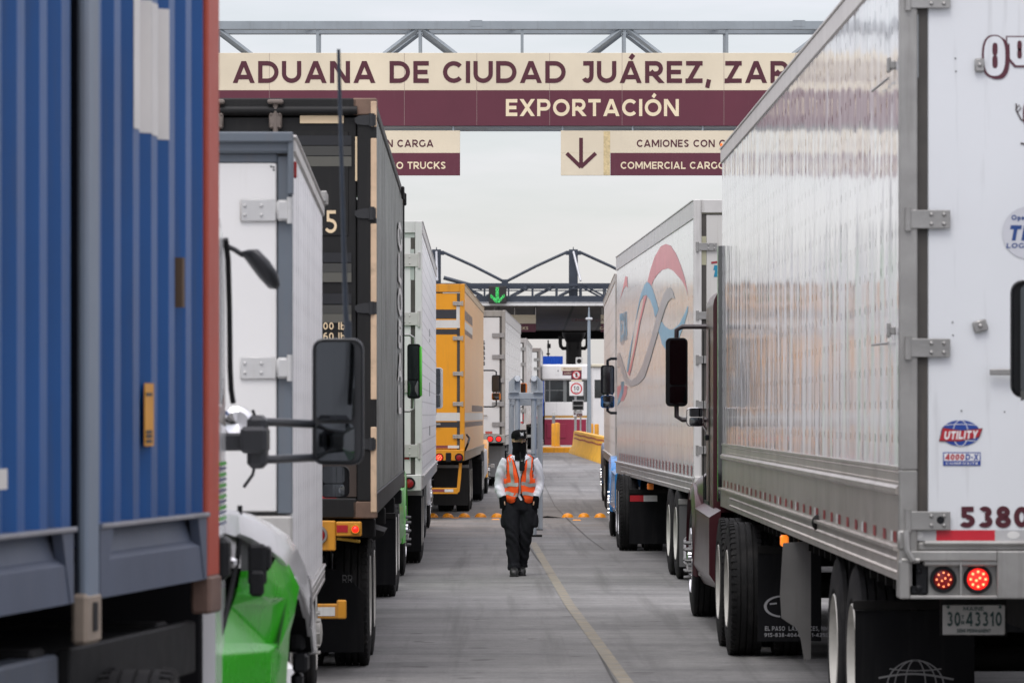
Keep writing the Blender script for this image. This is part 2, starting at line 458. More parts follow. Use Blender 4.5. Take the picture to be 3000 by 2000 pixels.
def text_polys(txt, t=.2, gap=.16, slant=0.0):
    """list of convex polygons, cap height 1, and the total width"""
    out = []; x = 0.0
    for ch in txt:
        w, st = glyph(ch, t)
        for s in st:
            if s[0] == 'L':
                _, x0, y0, x1, y1, ext = s
                d = Vector((x1 - x0, y1 - y0)); ln = d.length; d /= ln; nn = Vector((-d.y, d.x)) * (t / 2)
                e = t if ext else 0
                a = Vector((x0, y0)) - d * e; b = Vector((x1, y1)) + d * e
                q = [tuple(a + nn), tuple(b + nn), tuple(b - nn), tuple(a - nn)]
                if ext: q = clip_y(q, min(y0, y1) if min(y0, y1) <= .001 else min(y0, y1) - .06, 1.0)
                if len(q) >= 3: out.append([(x + p[0], p[1]) for p in q])
            else:
                _, cx, cy, rx, ry, a0, a1 = s
                n = max(4, int(abs(a1 - a0) / 15)); pts = []
                for i in range(n + 1):
                    a = radians(a0 + (a1 - a0) * i / n)
                    nx, ny = cos(a) * ry, sin(a) * rx; q = sqrt(nx * nx + ny * ny) or 1
                    nx, ny = nx / q * t / 2, ny / q * t / 2
                    px, py = cx + rx * cos(a), cy + ry * sin(a)
                    pts.append(((px - nx, py - ny), (px + nx, py + ny)))
                for i in range(n):
                    out.append([(x + p[0], p[1]) for p in (pts[i][0], pts[i + 1][0], pts[i + 1][1], pts[i][1])])
        x += w + gap
    if slant: out = [[(p[0] + p[1] * slant, p[1]) for p in q] for q in out]
    return out, x - gap

def put_text(mb, txt, x0, z0, y, height, width=None, t=.2, gap=.16, slant=0.0, plane='-Y', m=0, rot=0.0):
    """letters on a plane facing -Y (x right, z up) or -X (reads towards -y) or +X; x0,z0 is the lower start"""
    polys, w = text_polys(txt, t, gap, slant)
    sx = width / w if width else height
    step = max(.00004, height * .0006)
    for i, q in enumerate(polys):
        d = (i % 9) * step
        pts = []
        for px, py in q:
            a, b = px * sx, py * height
            if rot: a, b = a * cos(rot) - b * sin(rot), a * sin(rot) + b * cos(rot)
            if plane == '-Y': pts.append((x0 + a, y - d, z0 + b))
            elif plane == '-X': pts.append((y - d, x0 - a, z0 + b))
            else: pts.append((y + d, x0 + a, z0 + b))
        mb.add(pts, [tuple(range(len(pts)))], m)
    return sx * w

def rect(mb, x0, x1, z0, z1, y, m=0):
    mb.add([(x0, y, z0), (x1, y, z0), (x1, y, z1), (x0, y, z1)], [(0, 1, 2, 3)], m)

def disc(mb, cx, cz, r, y, rz=None, n=28, m=0, r0=0.0, a0=0, a1=360):
    rz = r if rz is None else rz; q = r0 / r if r else 0
    vs = []; F = []
    for i in range(n + 1):
        a = radians(a0 + (a1 - a0) * i / n)
        vs += [(cx + r * cos(a), y, cz + rz * sin(a)), (cx + r * q * cos(a), y, cz + rz * q * sin(a))]
    for i in range(n): F.append((2 * i, 2 * i + 2, 2 * i + 3, 2 * i + 1))
    mb.add(vs, F, m)

def stroke(mb, pts, w, y, m=0):
    """flat ribbon on a plane facing -Y through (x,z) points"""
    vs = []; F = []
    for i, p in enumerate(pts):
        a = pts[max(i - 1, 0)]; b = pts[min(i + 1, len(pts) - 1)]
        d = Vector((b[0] - a[0], b[1] - a[1])).normalized(); nn = Vector((-d.y, d.x)) * w / 2
        vs += [(p[0] + nn.x, y, p[1] + nn.y), (p[0] - nn.x, y, p[1] - nn.y)]
    for i in range(len(pts) - 1): F.append((2 * i, 2 * i + 2, 2 * i + 3, 2 * i + 1))
    mb.add(vs, F, m)

# ------------------------------------------------------------------ wheels
R_T = .51
def tyre_mesh(kind):
    w = .135
    mb = MB()
    prof = [(-w * .72, .285), (-w * .98, .33), (-w, .40), (-w * .93, .465), (-w * .86, .497)]
    gx = [-.075, -.028, .028, .075] if kind == 'rib' else [-.05, 0.0, .05]
    prof += [(-w * .80, R_T - .004)]
    for g in gx: prof += [(g - .006, R_T), (g - .005, R_T - .016), (g + .005, R_T - .016), (g + .006, R_T)]
    prof += [(w * .80, R_T - .004), (w * .86, .497), (w * .93, .465), (w, .40), (w * .98, .33), (w * .72, .285)]
    mb.lathe(prof, n=56)
    if kind == 'lug':                              # shoulder lugs
        for i in range(56):
            a = 2 * pi * i / 56
            for s in (-1, 1):
                c0, s0 = cos(a), sin(a); a2 = a + .055; c1, s1 = cos(a2), sin(a2)
                q = []
                for x, r in ((.082, R_T + .006), (.118, R_T + .002), (.126, R_T - .03), (.082, R_T - .008)):
                    q.append((s * x, r * c0, r * s0)); q.append((s * x, r * c1, r * s1))
                mb.add(q, [(0, 2, 3, 1), (2, 4, 5, 3), (0, 6, 4, 2), (1, 3, 5, 7), (4, 6, 7, 5)])
    o = mb.build('tyre', RUBBER, smooth=35); me = o.data; bpy.data.objects.remove(o); return me
def rim_mesh(kind):
    mb = MB()
    if kind == 'deep':                             # outer dual: dished
        mb.lathe([(.128, .300), (.135, .292), (.115, .284), (.02, .262), (-.03, .235), (-.05, .19), (-.05, .12)], n=36)
        mb.lathe([(-.05, .13), (.05, .125), (.07, .10), (.075, .05), (.075, 0.0)], n=24)
        for i in range(10):
            a = 2 * pi * i / 10
            mb.cyl((-.05, .165 * cos(a), .165 * sin(a)), (-.015, .165 * cos(a), .165 * sin(a)), .016, 6)
    else:                                          # steer: bulging
        mb.lathe([(.128, .300), (.138, .292), (.120, .282), (.05, .265), (.06, .22), (.10, .19), (.115, .14), (.115, .11)], n=36)
        mb.lathe([(.115, .12), (.16, .11), (.17, .07), (.175, 0.0)], n=24)
        for i in range(10):
            a = 2 * pi * i / 10
            mb.cyl((.11, .165 * cos(a), .165 * sin(a)), (.16, .165 * cos(a), .165 * sin(a)), .017, 6, r2=.012)
    o = mb.build('rim', RIM_W, smooth=35); me = o.data; bpy.data.objects.remove(o); return me
TYRES = {k: tyre_mesh(k) for k in ('rib', 'lug')}
RIMS = {}
for k in ('deep', 'steer'):
    for nm, mt in (('white', RIM_W), ('alu', RIM_A), ('chrome', CHROME)):
        me = rim_mesh(k) if nm == 'white' else RIMS[k, 'white'].copy()
        me.materials.clear(); me.materials.append(mt); RIMS[k, nm] = me
TREAD_GREY = None

def wheel(parent, x, y, side, kind='rib', rim='white', style='deep', r=R_T, z=None):
    """side +1: outer face towards +X; a wheel is an Empty with its tyre and its rim"""
    w = empty_part('wheel', parent, (x, y, r if z is None else z), 0 if side > 0 else pi)
    w.scale = (1, r / R_T, r / R_T)
    share('tyre', TYRES[kind], w)
    share('rim', RIMS[style, rim], w)
    return w

def axle(parent, y, half, kind='rib', rim='white', dual=True, r=R_T):
    """half: x of the outer face of the outer tyre"""
    for s in (-1, 1):
        wheel(parent, s * (half - .135), y, s, kind, rim, 'deep' if dual else 'steer', r)
        if dual: wheel(parent, s * (half - .135 - .34), y, s, kind, rim, 'deep', r)
    MB().cyl((-half + .3, y, r), (half - .3, y, r), .075, 12).build('axle', DARK, parent, 40)

def hinge_mesh(style, w, h):
    """a strap hinge, its pin at x=0 on the post, the strap running to -x (mirrored by scale)"""
    mb = MB()
    mb.cyl((0, -.012, -h * .62), (0, -.012, h * .62), .016, 10)
    mb.box(-w, .012, -.016, -.004, -h / 2, h / 2, .003)
    if style == 'block': mb.box(-w * .35, .012, -.034, -.004, -h / 2, h / 2, .006)
    for x in ((-w + .03, -w * .55) if style != 'round' else (-w * .5,)):
        for z in (-h * .25, h * .25): mb.dome((x, -.016, z), .011, .009, '-Y', 8, 2)
    return mb

def lamp(parent, x, z, y, r, lit, dots=False, n_dots=10, ring=BLACK):
    """a round rear lamp: rubber ring > lens (> diodes sit in the lens mesh)"""
    mb = MB(); mb.lathe([(-.004, r * 1.32), (-.016, r * 1.25), (-.016, r), (-.002, r * .98), (0.02, r * .98)], (x, y, z), 'Y', 28)
    t = mb.build('tail_light', ring, parent, 40)
    mb = MB()
    mb.lathe([(-.014, 0.0001), (-.013, r * .6), (-.008, r * .92), (-.002, r * .99)], (x, y, z), 'Y', 24)
    mats = [LIT_RED if lit == 2 else RED_L]
    if dots:
        mats.append(LIT_DOT)
        for i in range(n_dots):
            if i < n_dots - 2: a = 2 * pi * i / (n_dots - 2); q = r * .68
            else: a = pi * i + .6; q = r * .2
            disc(mb, x + q * cos(a), z + q * sin(a), r * (.115 if lit == 2 else .075), y - .0165, n=8, m=1)
    mb.build('lens', mats, t, 40, fix=False)
    return t

# ------------------------------------------------------------------ van trailers
def trailer(name, label, group, X, D, yaw, corner, L=16.15, W=2.59, zb=1.07, zt=4.11, wall=None, door=None,
            frame=STEEL, rail=ALU, hinges=(1.52, 2.5, 3.1, 3.75), hw=.2, hh=.09, hstyle='flat', hmat=STEEL,
            base=1.07, tail=True, lights='pair', axle_y=(3.1, 4.35), half=1.27, rim='white', tape=True,
            flap_y=2.4, flap_mat=FLAP, guard=STEEL, rail_top=.13, gz=0.0, lamp_lit=1, body_col=None, dots=False, sill=None, lamp_x=None):
    """corner: which rear corner stands at (X, D): -1 the one towards -X, +1 the one towards +X"""
    a = -radians(yaw); hx = corner * W / 2
    root = thing(name, label, 'trailer', (X - hx * cos(a), D - hx * sin(a), gz), yaw, group)
    root['_L'] = L
    sill = sill or frame
    # side walls, roof, nose
    for s in (-1, 1):
        MB().box(s * (W / 2 - .03), s * W / 2, .06, L - .05, base, zt - rail_top).build('side_wall', wall, root)
        mb = MB()
        mb.box(s * (W / 2 - .05), s * (W / 2 + .012), .05, L, zt - rail_top, zt - .012, .006)
        mb.box(s * (W / 2 - .05), s * (W / 2 + .02), .05, L, zt - .012, zt + .006, .004)
        mb.build('top_rail', rail, root)
    MB().box(-W / 2 + .05, W / 2 - .05, .06, L - .03, zt - .05, zt - .015).build('roof', ALU, root)
    MB().box(-W / 2 + .03, W / 2 - .03, L - .05, L - .01, base, zt - .03).build('front_wall', wall, root)
    # floor and underframe
    mb = MB()
    mb.box(-W / 2 + .06, W / 2 - .06, .1, L - .1, 1.07, 1.16)
    for i in range(int(L / .45)): mb.box(-W / 2 + .08, W / 2 - .08, .3 + i * .45, .36 + i * .45, .97, 1.07)
    mb.box(-.6, -.5, .6, 6.2, .78, .97); mb.box(.5, .6, .6, 6.2, .78, .97)
    mb.build('underframe', DARK, root)
    # rear frame
    mb = MB()
    for s in (-1, 1): mb.box(s * (W / 2 - .075), s * (W / 2 + .008), -.02, .07, base, zt, .006)
    mb.box(-W / 2 + .075, W / 2 - .075, -.02, .07, zt - .14, zt, .006)
    mb.build('rear_frame', frame, root)
    # doors with their seals, hinges and lock rods
    dz0, dz1 = base + .03, zt - .16
    for s in (-1, 1):
        x0, x1 = s * .012, s * (W / 2 - .125)
        d = MB().box(x0, x1, 0.0, .045, dz0, dz1, .006).build('door', door or wall, root)
        mb = MB()
        mb.box(s * (W / 2 - .125), s * (W / 2 - .076), .0, .04, dz0, dz1 + .015)
        mb.box(x0, s * (W / 2 - .105), .0, .04, dz1 + .001, dz1 + .02)
        mb.build('seal', GASKET, d)
        for z in hinges:
            mb = hinge_mesh(hstyle, hw, hh)
            h = mb.build('hinge', hmat, d)
            h.location = (s * (W / 2 - .03), -.012, z); h.scale = (s, 1, 1)
        for xr in (.32, .62):
            mb = MB(); mb.cyl((s * xr, -.022, dz0 - .04), (s * xr, -.022, dz1 + .05), .014, 8)
            for z in (dz0 + .02, dz0 + .9, dz1 - .9, dz1 - .02): mb.box(s * xr - .035, s * xr + .035, -.03, 0, z - .03, z + .03, .004)
            mb.box(s * xr, s * xr + s * .26, -.045, -.03, dz0 + .42, dz0 + .45, .004)
            mb.build('lock_rod', STEEL, d)
    # rear sill with lamps
    zs0 = base - .17
    mb = MB(); mb.box(-W / 2, W / 2, -.06, .08, zs0, base + .02, .008); mb.build('sill', sill, root)
    lx = lamp_x or (W / 2 - .31, W / 2 - .53)
    for s in (-1, 1):
        for i, q in enumerate(lx): lamp(root, s * q, zs0 + .09, -.062, .056, 2 if lamp_lit > i else 1, dots)
    if tape:
        mb = MB()
        n = 8
        for i in range(n):
            rect(mb, -W / 2 + .1 + i * (W - .2) / n, -W / 2 + .1 + (i + 1) * (W - .2) / n, base + .045, base + .095, -.004, i % 2)
        mb.build('reflective_tape', [WHITE_T, RED_T], root)
    # underride guard
    mb = MB(); mb.box(-1.05, 1.05, -.02, .08, .46, .56, .01)
    for x in (-.55, .55): mb.box(x - .05, x + .05, 0, .07, .56, zs0, .006)
    mb.build('underride_guard', guard, root)
    # bogie
    for y in axle_y: axle(root, y, half, 'rib', rim)
    for s in (-1, 1):
        MB().box(s * (half - .64), s * half, flap_y, flap_y + .012, .16, .86).build('mud_flap', flap_mat, root)
        MB().box(s * (half - .66), s * (half + .01), flap_y - .012, flap_y + .03, .85, .91, .004).build('flap_bracket', STEEL, root)
    # landing gear
    for s in (-1, 1):
        mb = MB(); mb.box(s * .75, s * .89, L - 3.0, L - 2.86, .34, 1.07, .008); mb.box(s * .69, s * .95, L - 3.06, L - 2.8, .28, .34, .01)
        mb.build('landing_leg', DARK, root)
    return root

def side_tape(root, W, y0, y1, z, h, step=.6, w=.16, s=-1, two=True):
    mb = MB(); y = y0; i = 0
    while y < y1:
        x = s * (W / 2 + .024)
        mb.add([(x, y, z), (x, y + w, z), (x, y + w, z + h), (x, y, z + h)], [(0, 1, 2, 3)], 0)
        if two: mb.add([(x, y + w, z), (x, y + w * 1.9, z), (x, y + w * 1.9, z + h), (x, y + w, z + h)], [(0, 1, 2, 3)], 1)
        y += step; i += 1
    return mb.build('side_reflectors', [RED_T, WHITE_T], root, fix=False)

def side_rail(root, W, L, zb, h, m, s, rivets=0.0, y1=None, rows=(.25, .75)):
    """lower side rail with a lip at its top and rows of rivet heads"""
    mb = MB(); x = s * W / 2; y1 = y1 or L
    o = s * .022
    pts = [(x - s * .04, zb), (x + o * .7, zb), (x + o * .7, zb + h * .86), (x + o * 1.6, zb + h * .9), (x + o * 1.6, zb + h), (x - s * .04, zb + h)]
    mb.prism([(p[0], p[1]) for p in pts], .03, y1, 'Y')
    if rivets > 0:
        y = .08
        while y < L * .9:
            for q in rows: mb.dome((x + o * .7, y + q * rivets * .5, zb + h * q * .8 + .01), .013, .011, 'X' if s > 0 else '-X', 6, 2)
            y += rivets * (1 if y < 8 else 2)
    return mb.build('bottom_rail', m, root)

# ------------------------------------------------------------------ containers
def corrugated(mb, y0, y1, z0, z1, x, s, pitch=.278, depth=.036, flat=.36):
    """trapezoid sheet in the plane x, its outer side towards s"""
    y = y0; vs = []
    ys = [(0, 0), (flat, 0), (.5, -1), (.5 + flat, -1), (1, 0)]
    prof = []
    while y < y1 - 1e-4:
        for t, d in ys[:-1]:
            yy = y + t * pitch
            if yy < y1: prof.append((yy, d))
        y += pitch
    prof.append((y1, 0))
    for yy, d in prof: vs += [(x + s * d * depth, yy, z0), (x + s * d * depth, yy, z1)]
    mb.add(vs, [(2 * i, 2 * i + 2, 2 * i + 3, 2 * i + 1) for i in range(len(prof) - 1)])

def container(name, label, X, D, yaw, corner, L, W, z0, z1, wall, post, rail, castm, post_w=.12):
    a = -radians(yaw); hx = corner * W / 2
    root = thing(name, label, 'container', (X - hx * cos(a), D - hx * sin(a), z0), yaw)
    H = z1 - z0
    for s in (-1, 1):
        mb = MB(); corrugated(mb, .16, L - .12, .16, H - .08, s * (W / 2 - .012), s)
        mb.build('side_panel', wall, root, fix=False)
        MB().box(s * (W / 2 - .08), s * W / 2, .1, L - .1, H - .09, H - .02, .006).build('top_rail', rail, root)
        MB().box(s * (W / 2 - .10), s * W / 2, .1, L - .1, .02, .17, .006).build('bottom_rail', rail, root)
        for y in (0, L - post_w):
            MB().box(s * (W / 2 - .13), s * (W / 2 + .003), y, y + post_w, .118, H - .118, .008).build('corner_post', post, root)
            for z in (0, H - .118):
                mb = MB(); yy = y if y == 0 else L - .178
                mb.box(s * (W / 2 - .162), s * (W / 2 + .006), yy, yy + .178, z, z + .118, .008)
                mb.build('corner_casting', castm, root)
    MB().box(-W / 2 + .08, W / 2 - .08, .1, L - .1, H - .06, H - .03).build('roof', wall, root)
    MB().box(-W / 2 + .1, W / 2 - .1, .1, L - .1, .05, .15).build('floor', DARK, root)
    MB().box(-W / 2 + .12, W / 2 - .12, L - .08, L - .03, .12, H - .08).build('front_wall', wall, root)
    return root

# ------------------------------------------------------------------ tractors
def mirror_part(root, c, w, h, housing, arms, glass=True, split=.72, d=.16, tilt=None, name='mirror'):
    """a tall door mirror: housing with an upper flat and a lower wide-angle glass facing back (-y)"""
    x, y, z = c
    mb = MB(); r = min(w, h) * .22
    def rr(ww, hh, rad, n=5):
        o = []
        for cx, cz, a0 in ((ww / 2 - rad, hh / 2 - rad, 0), (-ww / 2 + rad, hh / 2 - rad, 90), (-ww / 2 + rad, -hh / 2 + rad, 180), (ww / 2 - rad, -hh / 2 + rad, 270)):
            for i in range(n + 1):
                a = radians(a0 + 90 * i / n); o.append((cx + rad * cos(a), cz + rad * sin(a)))
        return o
    prof = [(0.012, 1.0, 0), (-.0, .95, 0), (.0, 1.0, 0)]
    rings = []
    for yy, sc in ((.008, .90), (-.004, .94), (0.0, .99), (.02, 1.0), (d * .6, .93), (d * .9, .78), (d, .5)):
        rings.append([(x + px * sc, y + yy, z + pz * (1 - (1 - sc) * w / h)) for px, pz in rr(w, h, r)])
    mb.loft(rings)
    m = mb.build(name, housing, root, 40)
    if glass:
        ty = (-.04 if x > 0 else .04) if tilt is None else tilt      # glass turned inwards to the driver
        g = MB()
        a = rr(w * .74, h * split * .93, r * .5); sh = (.045 * w) * (-1 if x > 0 else 1); g.add([(x + p[0] + sh, y - .006 - abs(ty) * w * .41 + ty * p[0], z + h * (.5 - split / 2) - h * .01 + p[1]) for p in a], [tuple(range(len(a)))])
        g.build('mirror_glass', MIRROR, m)
        g = MB(); hh = h * (1 - split) * .86
        a = rr(w * .74, hh, r * .5); cz = z - h / 2 + h * (1 - split) * .5 + h * .012
        n = len(a); g.add([(x + p[0] + sh, y - .006 - abs(ty) * w * .41 + ty * p[0], cz + p[1]) for p in a] + [(x + sh, y - .012 - abs(ty) * w * .41, cz)], [(i, (i + 1) % n, n) for i in range(n)])
        g.build('wide_angle_glass', MIRROR, m, 60)
    if arms:
        for pts, ar, am in arms: MB().tube(pts, ar, 8).build('mirror_arm', am, m, 50)
    return m

NUT = mat('dark_nut_steel', (.10, .10, .10), .35, .6, .15, 8)
def tractor(name, label, group, X, D, yaw, paint, fairing=None, half=1.22, steer_y=7.0, drive=(.8, 2.07), cab=(4.6, 6.6), cab_w=2.05, roof=2.95,
            hood_l=1.7, mir=None, sleeper=True, rim='alu', tank=CHROME, gz=0.0, top_fair=3.85, fender=None, spikes=False, flap=FLAP, flap_y=.15, glass=GLASS_D, trim=BLACK, steer_rim='alu', skirt=None, kind='lug', flap_in=0.0, shoulder=False):
    """a bonneted road tractor standing with its rear frame end at (X, D), front towards +y"""
    root = thing(name, label, 'truck', (X, D, gz), yaw, group)
    c0, c1 = cab; hw = cab_w / 2; fairing = fairing or paint; fender = fender or paint
    mb = MB()
    for s in (-1, 1): mb.box(s * .38, s * .46, 0, steer_y + .9, .78, 1.02)
    for y in (.1, 1.45, 3.0, 4.4): mb.box(-.38, .38, y, y + .1, .8, 1.0)
    mb.build('frame', DARK, root)
    mb = MB(); mb.cyl((0, sum(drive) / 2, 1.02), (0, sum(drive) / 2, 1.10), .48, 20); mb.build('fifth_wheel', DARK, root)
    for y in drive: axle(root, y, half, kind, rim)
    for s in (-1, 1):
        wheel(root, s * (half - .14), steer_y, s, 'rib', steer_rim, 'steer')
        MB().box(s * (half - .62 - flap_in * .3), s * (half - flap_in), flap_y, flap_y + .012, .14, .80).build('mud_flap', flap, root)
        MB().box(s * (half - .64 - flap_in * .3), s * (half - flap_in), flap_y - .01, flap_y + .03, .80, .86, .004).build('flap_bracket', DARK, root)
    MB().cyl((-half + .3, steer_y, R_T), (half - .3, steer_y, R_T), .06, 10).build('axle', DARK, root, 40)
    # cab shell: section lofted from its back to the screen
    def sec(y, w, z0, z1, r):
        o = []
        for cx, cz, a0 in ((w - r, z1 - r, 0), (-w + r, z1 - r, 90)):
            for i in range(6):
                a = radians(a0 + 90 * i / 5); o.append((cx + r * cos(a), y, cz + r * sin(a)))
        o += [(-w, y, z0), (w, y, z0)]
        return o
    mb = MB()
    mb.loft([sec(c0, hw, 1.0, roof, .16), sec(c1 - .55, hw, 1.0, roof, .16), sec(c1 - .12, hw * .97, 1.0, roof - .25, .14), sec(c1 + .28, hw * .93, 1.0, 1.95, .12)])
    cabo = mb.build('cab', paint, root, 35)
    for s in (-1, 1):                                   # side glass, screen
        x = s * (hw + .004); mb = MB()
        mb.add([(x, c1 - 1.0, 1.95), (x * .985, c1 - .18, 1.95), (x * .975, c1 - .35, roof - .42), (x * .99, c1 - 1.0, roof - .36)], [(0, 1, 2, 3)])
        mb.build('window', glass, cabo)
    mb = MB()
    mb.add([(-hw * .86, c1 + .265, 2.0), (hw * .86, c1 + .265, 2.0), (hw * .9, c1 - .06, roof - .32), (-hw * .9, c1 - .06, roof - .32)], [(0, 1, 2, 3)])
    mb.build('windscreen', glass, cabo)
    for s in (-1, 1):                                   # door seam and handle
        x = s * (hw + .003); mb = MB()
        for y in (c1 - 1.1, c1 - .08): mb.box(x - .004, x + .004, y - .008, y + .008, 1.05, roof - .35)
        mb.box(x, x + s * .03, c1 - 1.02, c1 - .86, 1.62, 1.67, .006)
        mb.box(x - s * .01, x - s * .002, c1 - 1.1, c1 - .08, 1.05, 1.08)
        mb.build('door_trim', trim, cabo)
    if top_fair:
        mb = MB(); f = top_fair
        mb.loft([sec(c0, hw * .98, roof - .1, f, .2), sec(c0 + .5, hw * .98, roof - .1, f, .22), sec(c1 - .7, hw * .9, roof - .1, roof + (f - roof) * .45, .14), sec(c1 - .25, hw * .85, roof - .12, roof + .04, .05)])
        mb.build('roof_fairing', fairing, root, 35)
    if sleeper:
        for s in (-1, 1): MB().box(s * (hw - .02), s * (hw + .025), c0 - .55, c0 + .02, 1.05, (top_fair or roof) - .15, .01).build('side_extender', fairing, root)
    # bonnet and fenders
    h1 = c1 + hood_l
    mb = MB()
    mb.loft([sec(c1 + .05, hw * .92, .95, 1.95, .2), sec(c1 + hood_l * .5, hw * .84, .9, 1.82, .25), sec(h1 - .1, hw * .72, .75, 1.6, .25), sec(h1, hw * .66, .7, 1.45, .2)])
    mb.build('bonnet', paint, root, 35)
    if shoulder:                                        # broad rounded bonnet shoulders over the wheels
        for s in (-1, 1):
            mb = MB(); rings = []
            for y, xo, zt_, zl in ((c1 - .12, 1.10, 1.46, 1.02), (c1 + .1, 1.17, 1.45, 1.04), (steer_y, 1.215, 1.41, 1.07), (steer_y + .45, 1.215, 1.33, 1.05), (steer_y + .8, 1.17, 1.17, .95), (steer_y + .95, 1.06, 1.02, .9)):
                rings.append([(s * .5, y, zl)] + [(s * (.62 + (xo - .62) * sin(radians(a))), y, zl + (zt_ - zl) * cos(radians(a)) ** .8) for a in range(0, 91, 10)])
            mb.loft(rings); mb.build('bonnet_shoulder', paint, root, 45)
            MB().box(s * .95, s * 1.12, c1 - .16, c1 - .125, 1.04, 1.30, .02).build('bonnet_latch', trim, root)
    for s in (-1, 1):
        mb = MB(); rings = []
        for i in range(13):
            a = radians(-10 + 200 * i / 12); r0 = R_T + .13
            y = steer_y + cos(a) * r0 * 1.08; z = R_T + sin(a) * r0
            y2 = steer_y + cos(a) * (r0 + .07) * 1.08; z2 = R_T + sin(a) * (r0 + .07)
            xi, xo = s * (half - .42), s * (half + .005)
            rings.append([(xi, y, z), (xo, y, z), (xo - s * .03, y2, z2), (xi, y2, z2)])
        mb.loft(rings); mb.build('fender', fender, root, 50)
        if spikes:
            mb = MB()
            for i in range(10):
                a = 2 * pi * i / 10
                mb.cyl((s * (half - .01), steer_y + .165 * cos(a), R_T + .165 * sin(a)), (s * (half + .055), steer_y + .165 * cos(a), R_T + .165 * sin(a)), .02, 8, r2=.012)
            mb.build('wheel_nut', NUT, root)
    mb = MB(); mb.box(-half, half, h1 + .02, h1 + .2, .38, .72, .06); mb.build('bumper', tank if tank is CHROME else trim, root)
    # tanks, steps or full skirts
    for s in (-1, 1):
        if skirt:
            mb = MB()
            mb.loft([[(s * (half - .1), c0 - .9, .38), (s * (half - .02), c0 - .9, .5), (s * (half - .02), c0 - .9, .98), (s * (half - .12), c0 - .9, 1.04)],
                     [(s * (half - .1), c1 - .1, .32), (s * (half - .0), c1 - .1, .5), (s * (half - .02), c1 - .1, 1.0), (s * (half - .12), c1 - .1, 1.06)]])
            mb.build('side_skirt', skirt, root, 40)
        else:
            mb = MB(); mb.lathe([(0, .0001), (0, .27), (.03, .3), (1.5, .3), (1.53, .27), (1.53, .0001)], (s * (half - .33), c0 - .1, .68), 'Y', 24)
            mb.build('fuel_tank', tank, root, 40)
        for z in (.42, .78): MB().box(s * (half - .32), s * (half - .04), c1 - .55, c1 - .05, z - .02, z + .02, .006).build('step', ALU, root)
        MB().cyl((s * (hw - .1), c0 - .12, 1.1), (s * (hw - .1), c0 - .12, 3.3), .07, 12).build('exhaust_stack', CHROME, root, 40)
    if mir:
        for s in mir.get('sides', (-1, 1)):
            w, h, z, out, y = mir['w'], mir['h'], mir['z'], mir['out'], mir.get('y', c1 - .1)
            cx = s * (hw + out); xi = s * (hw - .02); am = mir.get('arm', BLACK); ar = mir.get('ar', .018)
            if mir.get('style', 'c') == 'c':
                up = [(xi, y, z + h / 2 + .10), (cx - s * .05, y + .02, z + h / 2 + .10), (cx, y + .03, z + h / 2 + .07), (cx, y + .04, z + h / 2 - .03)]
                dn = [(xi, y, z - h / 2 - mir.get('low', .12)), (cx - s * .05, y + .02, z - h / 2 - mir.get('low', .12)), (cx, y + .03, z - h / 2 - mir.get('low', .12) + .03), (cx, y + .04, z - h / 2 + .03)]
            else:
                up = [(xi, y, z + h * .2), (cx, y + .04, z + h * .2)]; dn = [(xi, y, z - h * .25), (cx, y + .04, z - h * .25)]
            mirror_part(root, (cx, y, z), w, h, mir['housing'], [(up, ar, am), (dn, ar, am)], split=mir.get('split', .72), tilt=None if 'tilt' not in mir else -s * mir['tilt'])
            if mir.get('shell'): MB().box(cx + s * (w / 2 - .012), cx + s * (w / 2 + .016), y - .01, y + .12, z - h * .46, z + h * .46, .012).build('mirror_shell', mir['shell'], root, 40)
            if mir.get('spot'):
                sp = mir['spot']
                mirror_part(root, (cx, y, z - h / 2 - sp / 2 - .015), w, sp, mir.get('spot_mat', mir['housing']), None, split=.5, d=.1, tilt=None if 'tilt' not in mir else -s * mir['tilt'])
    return root

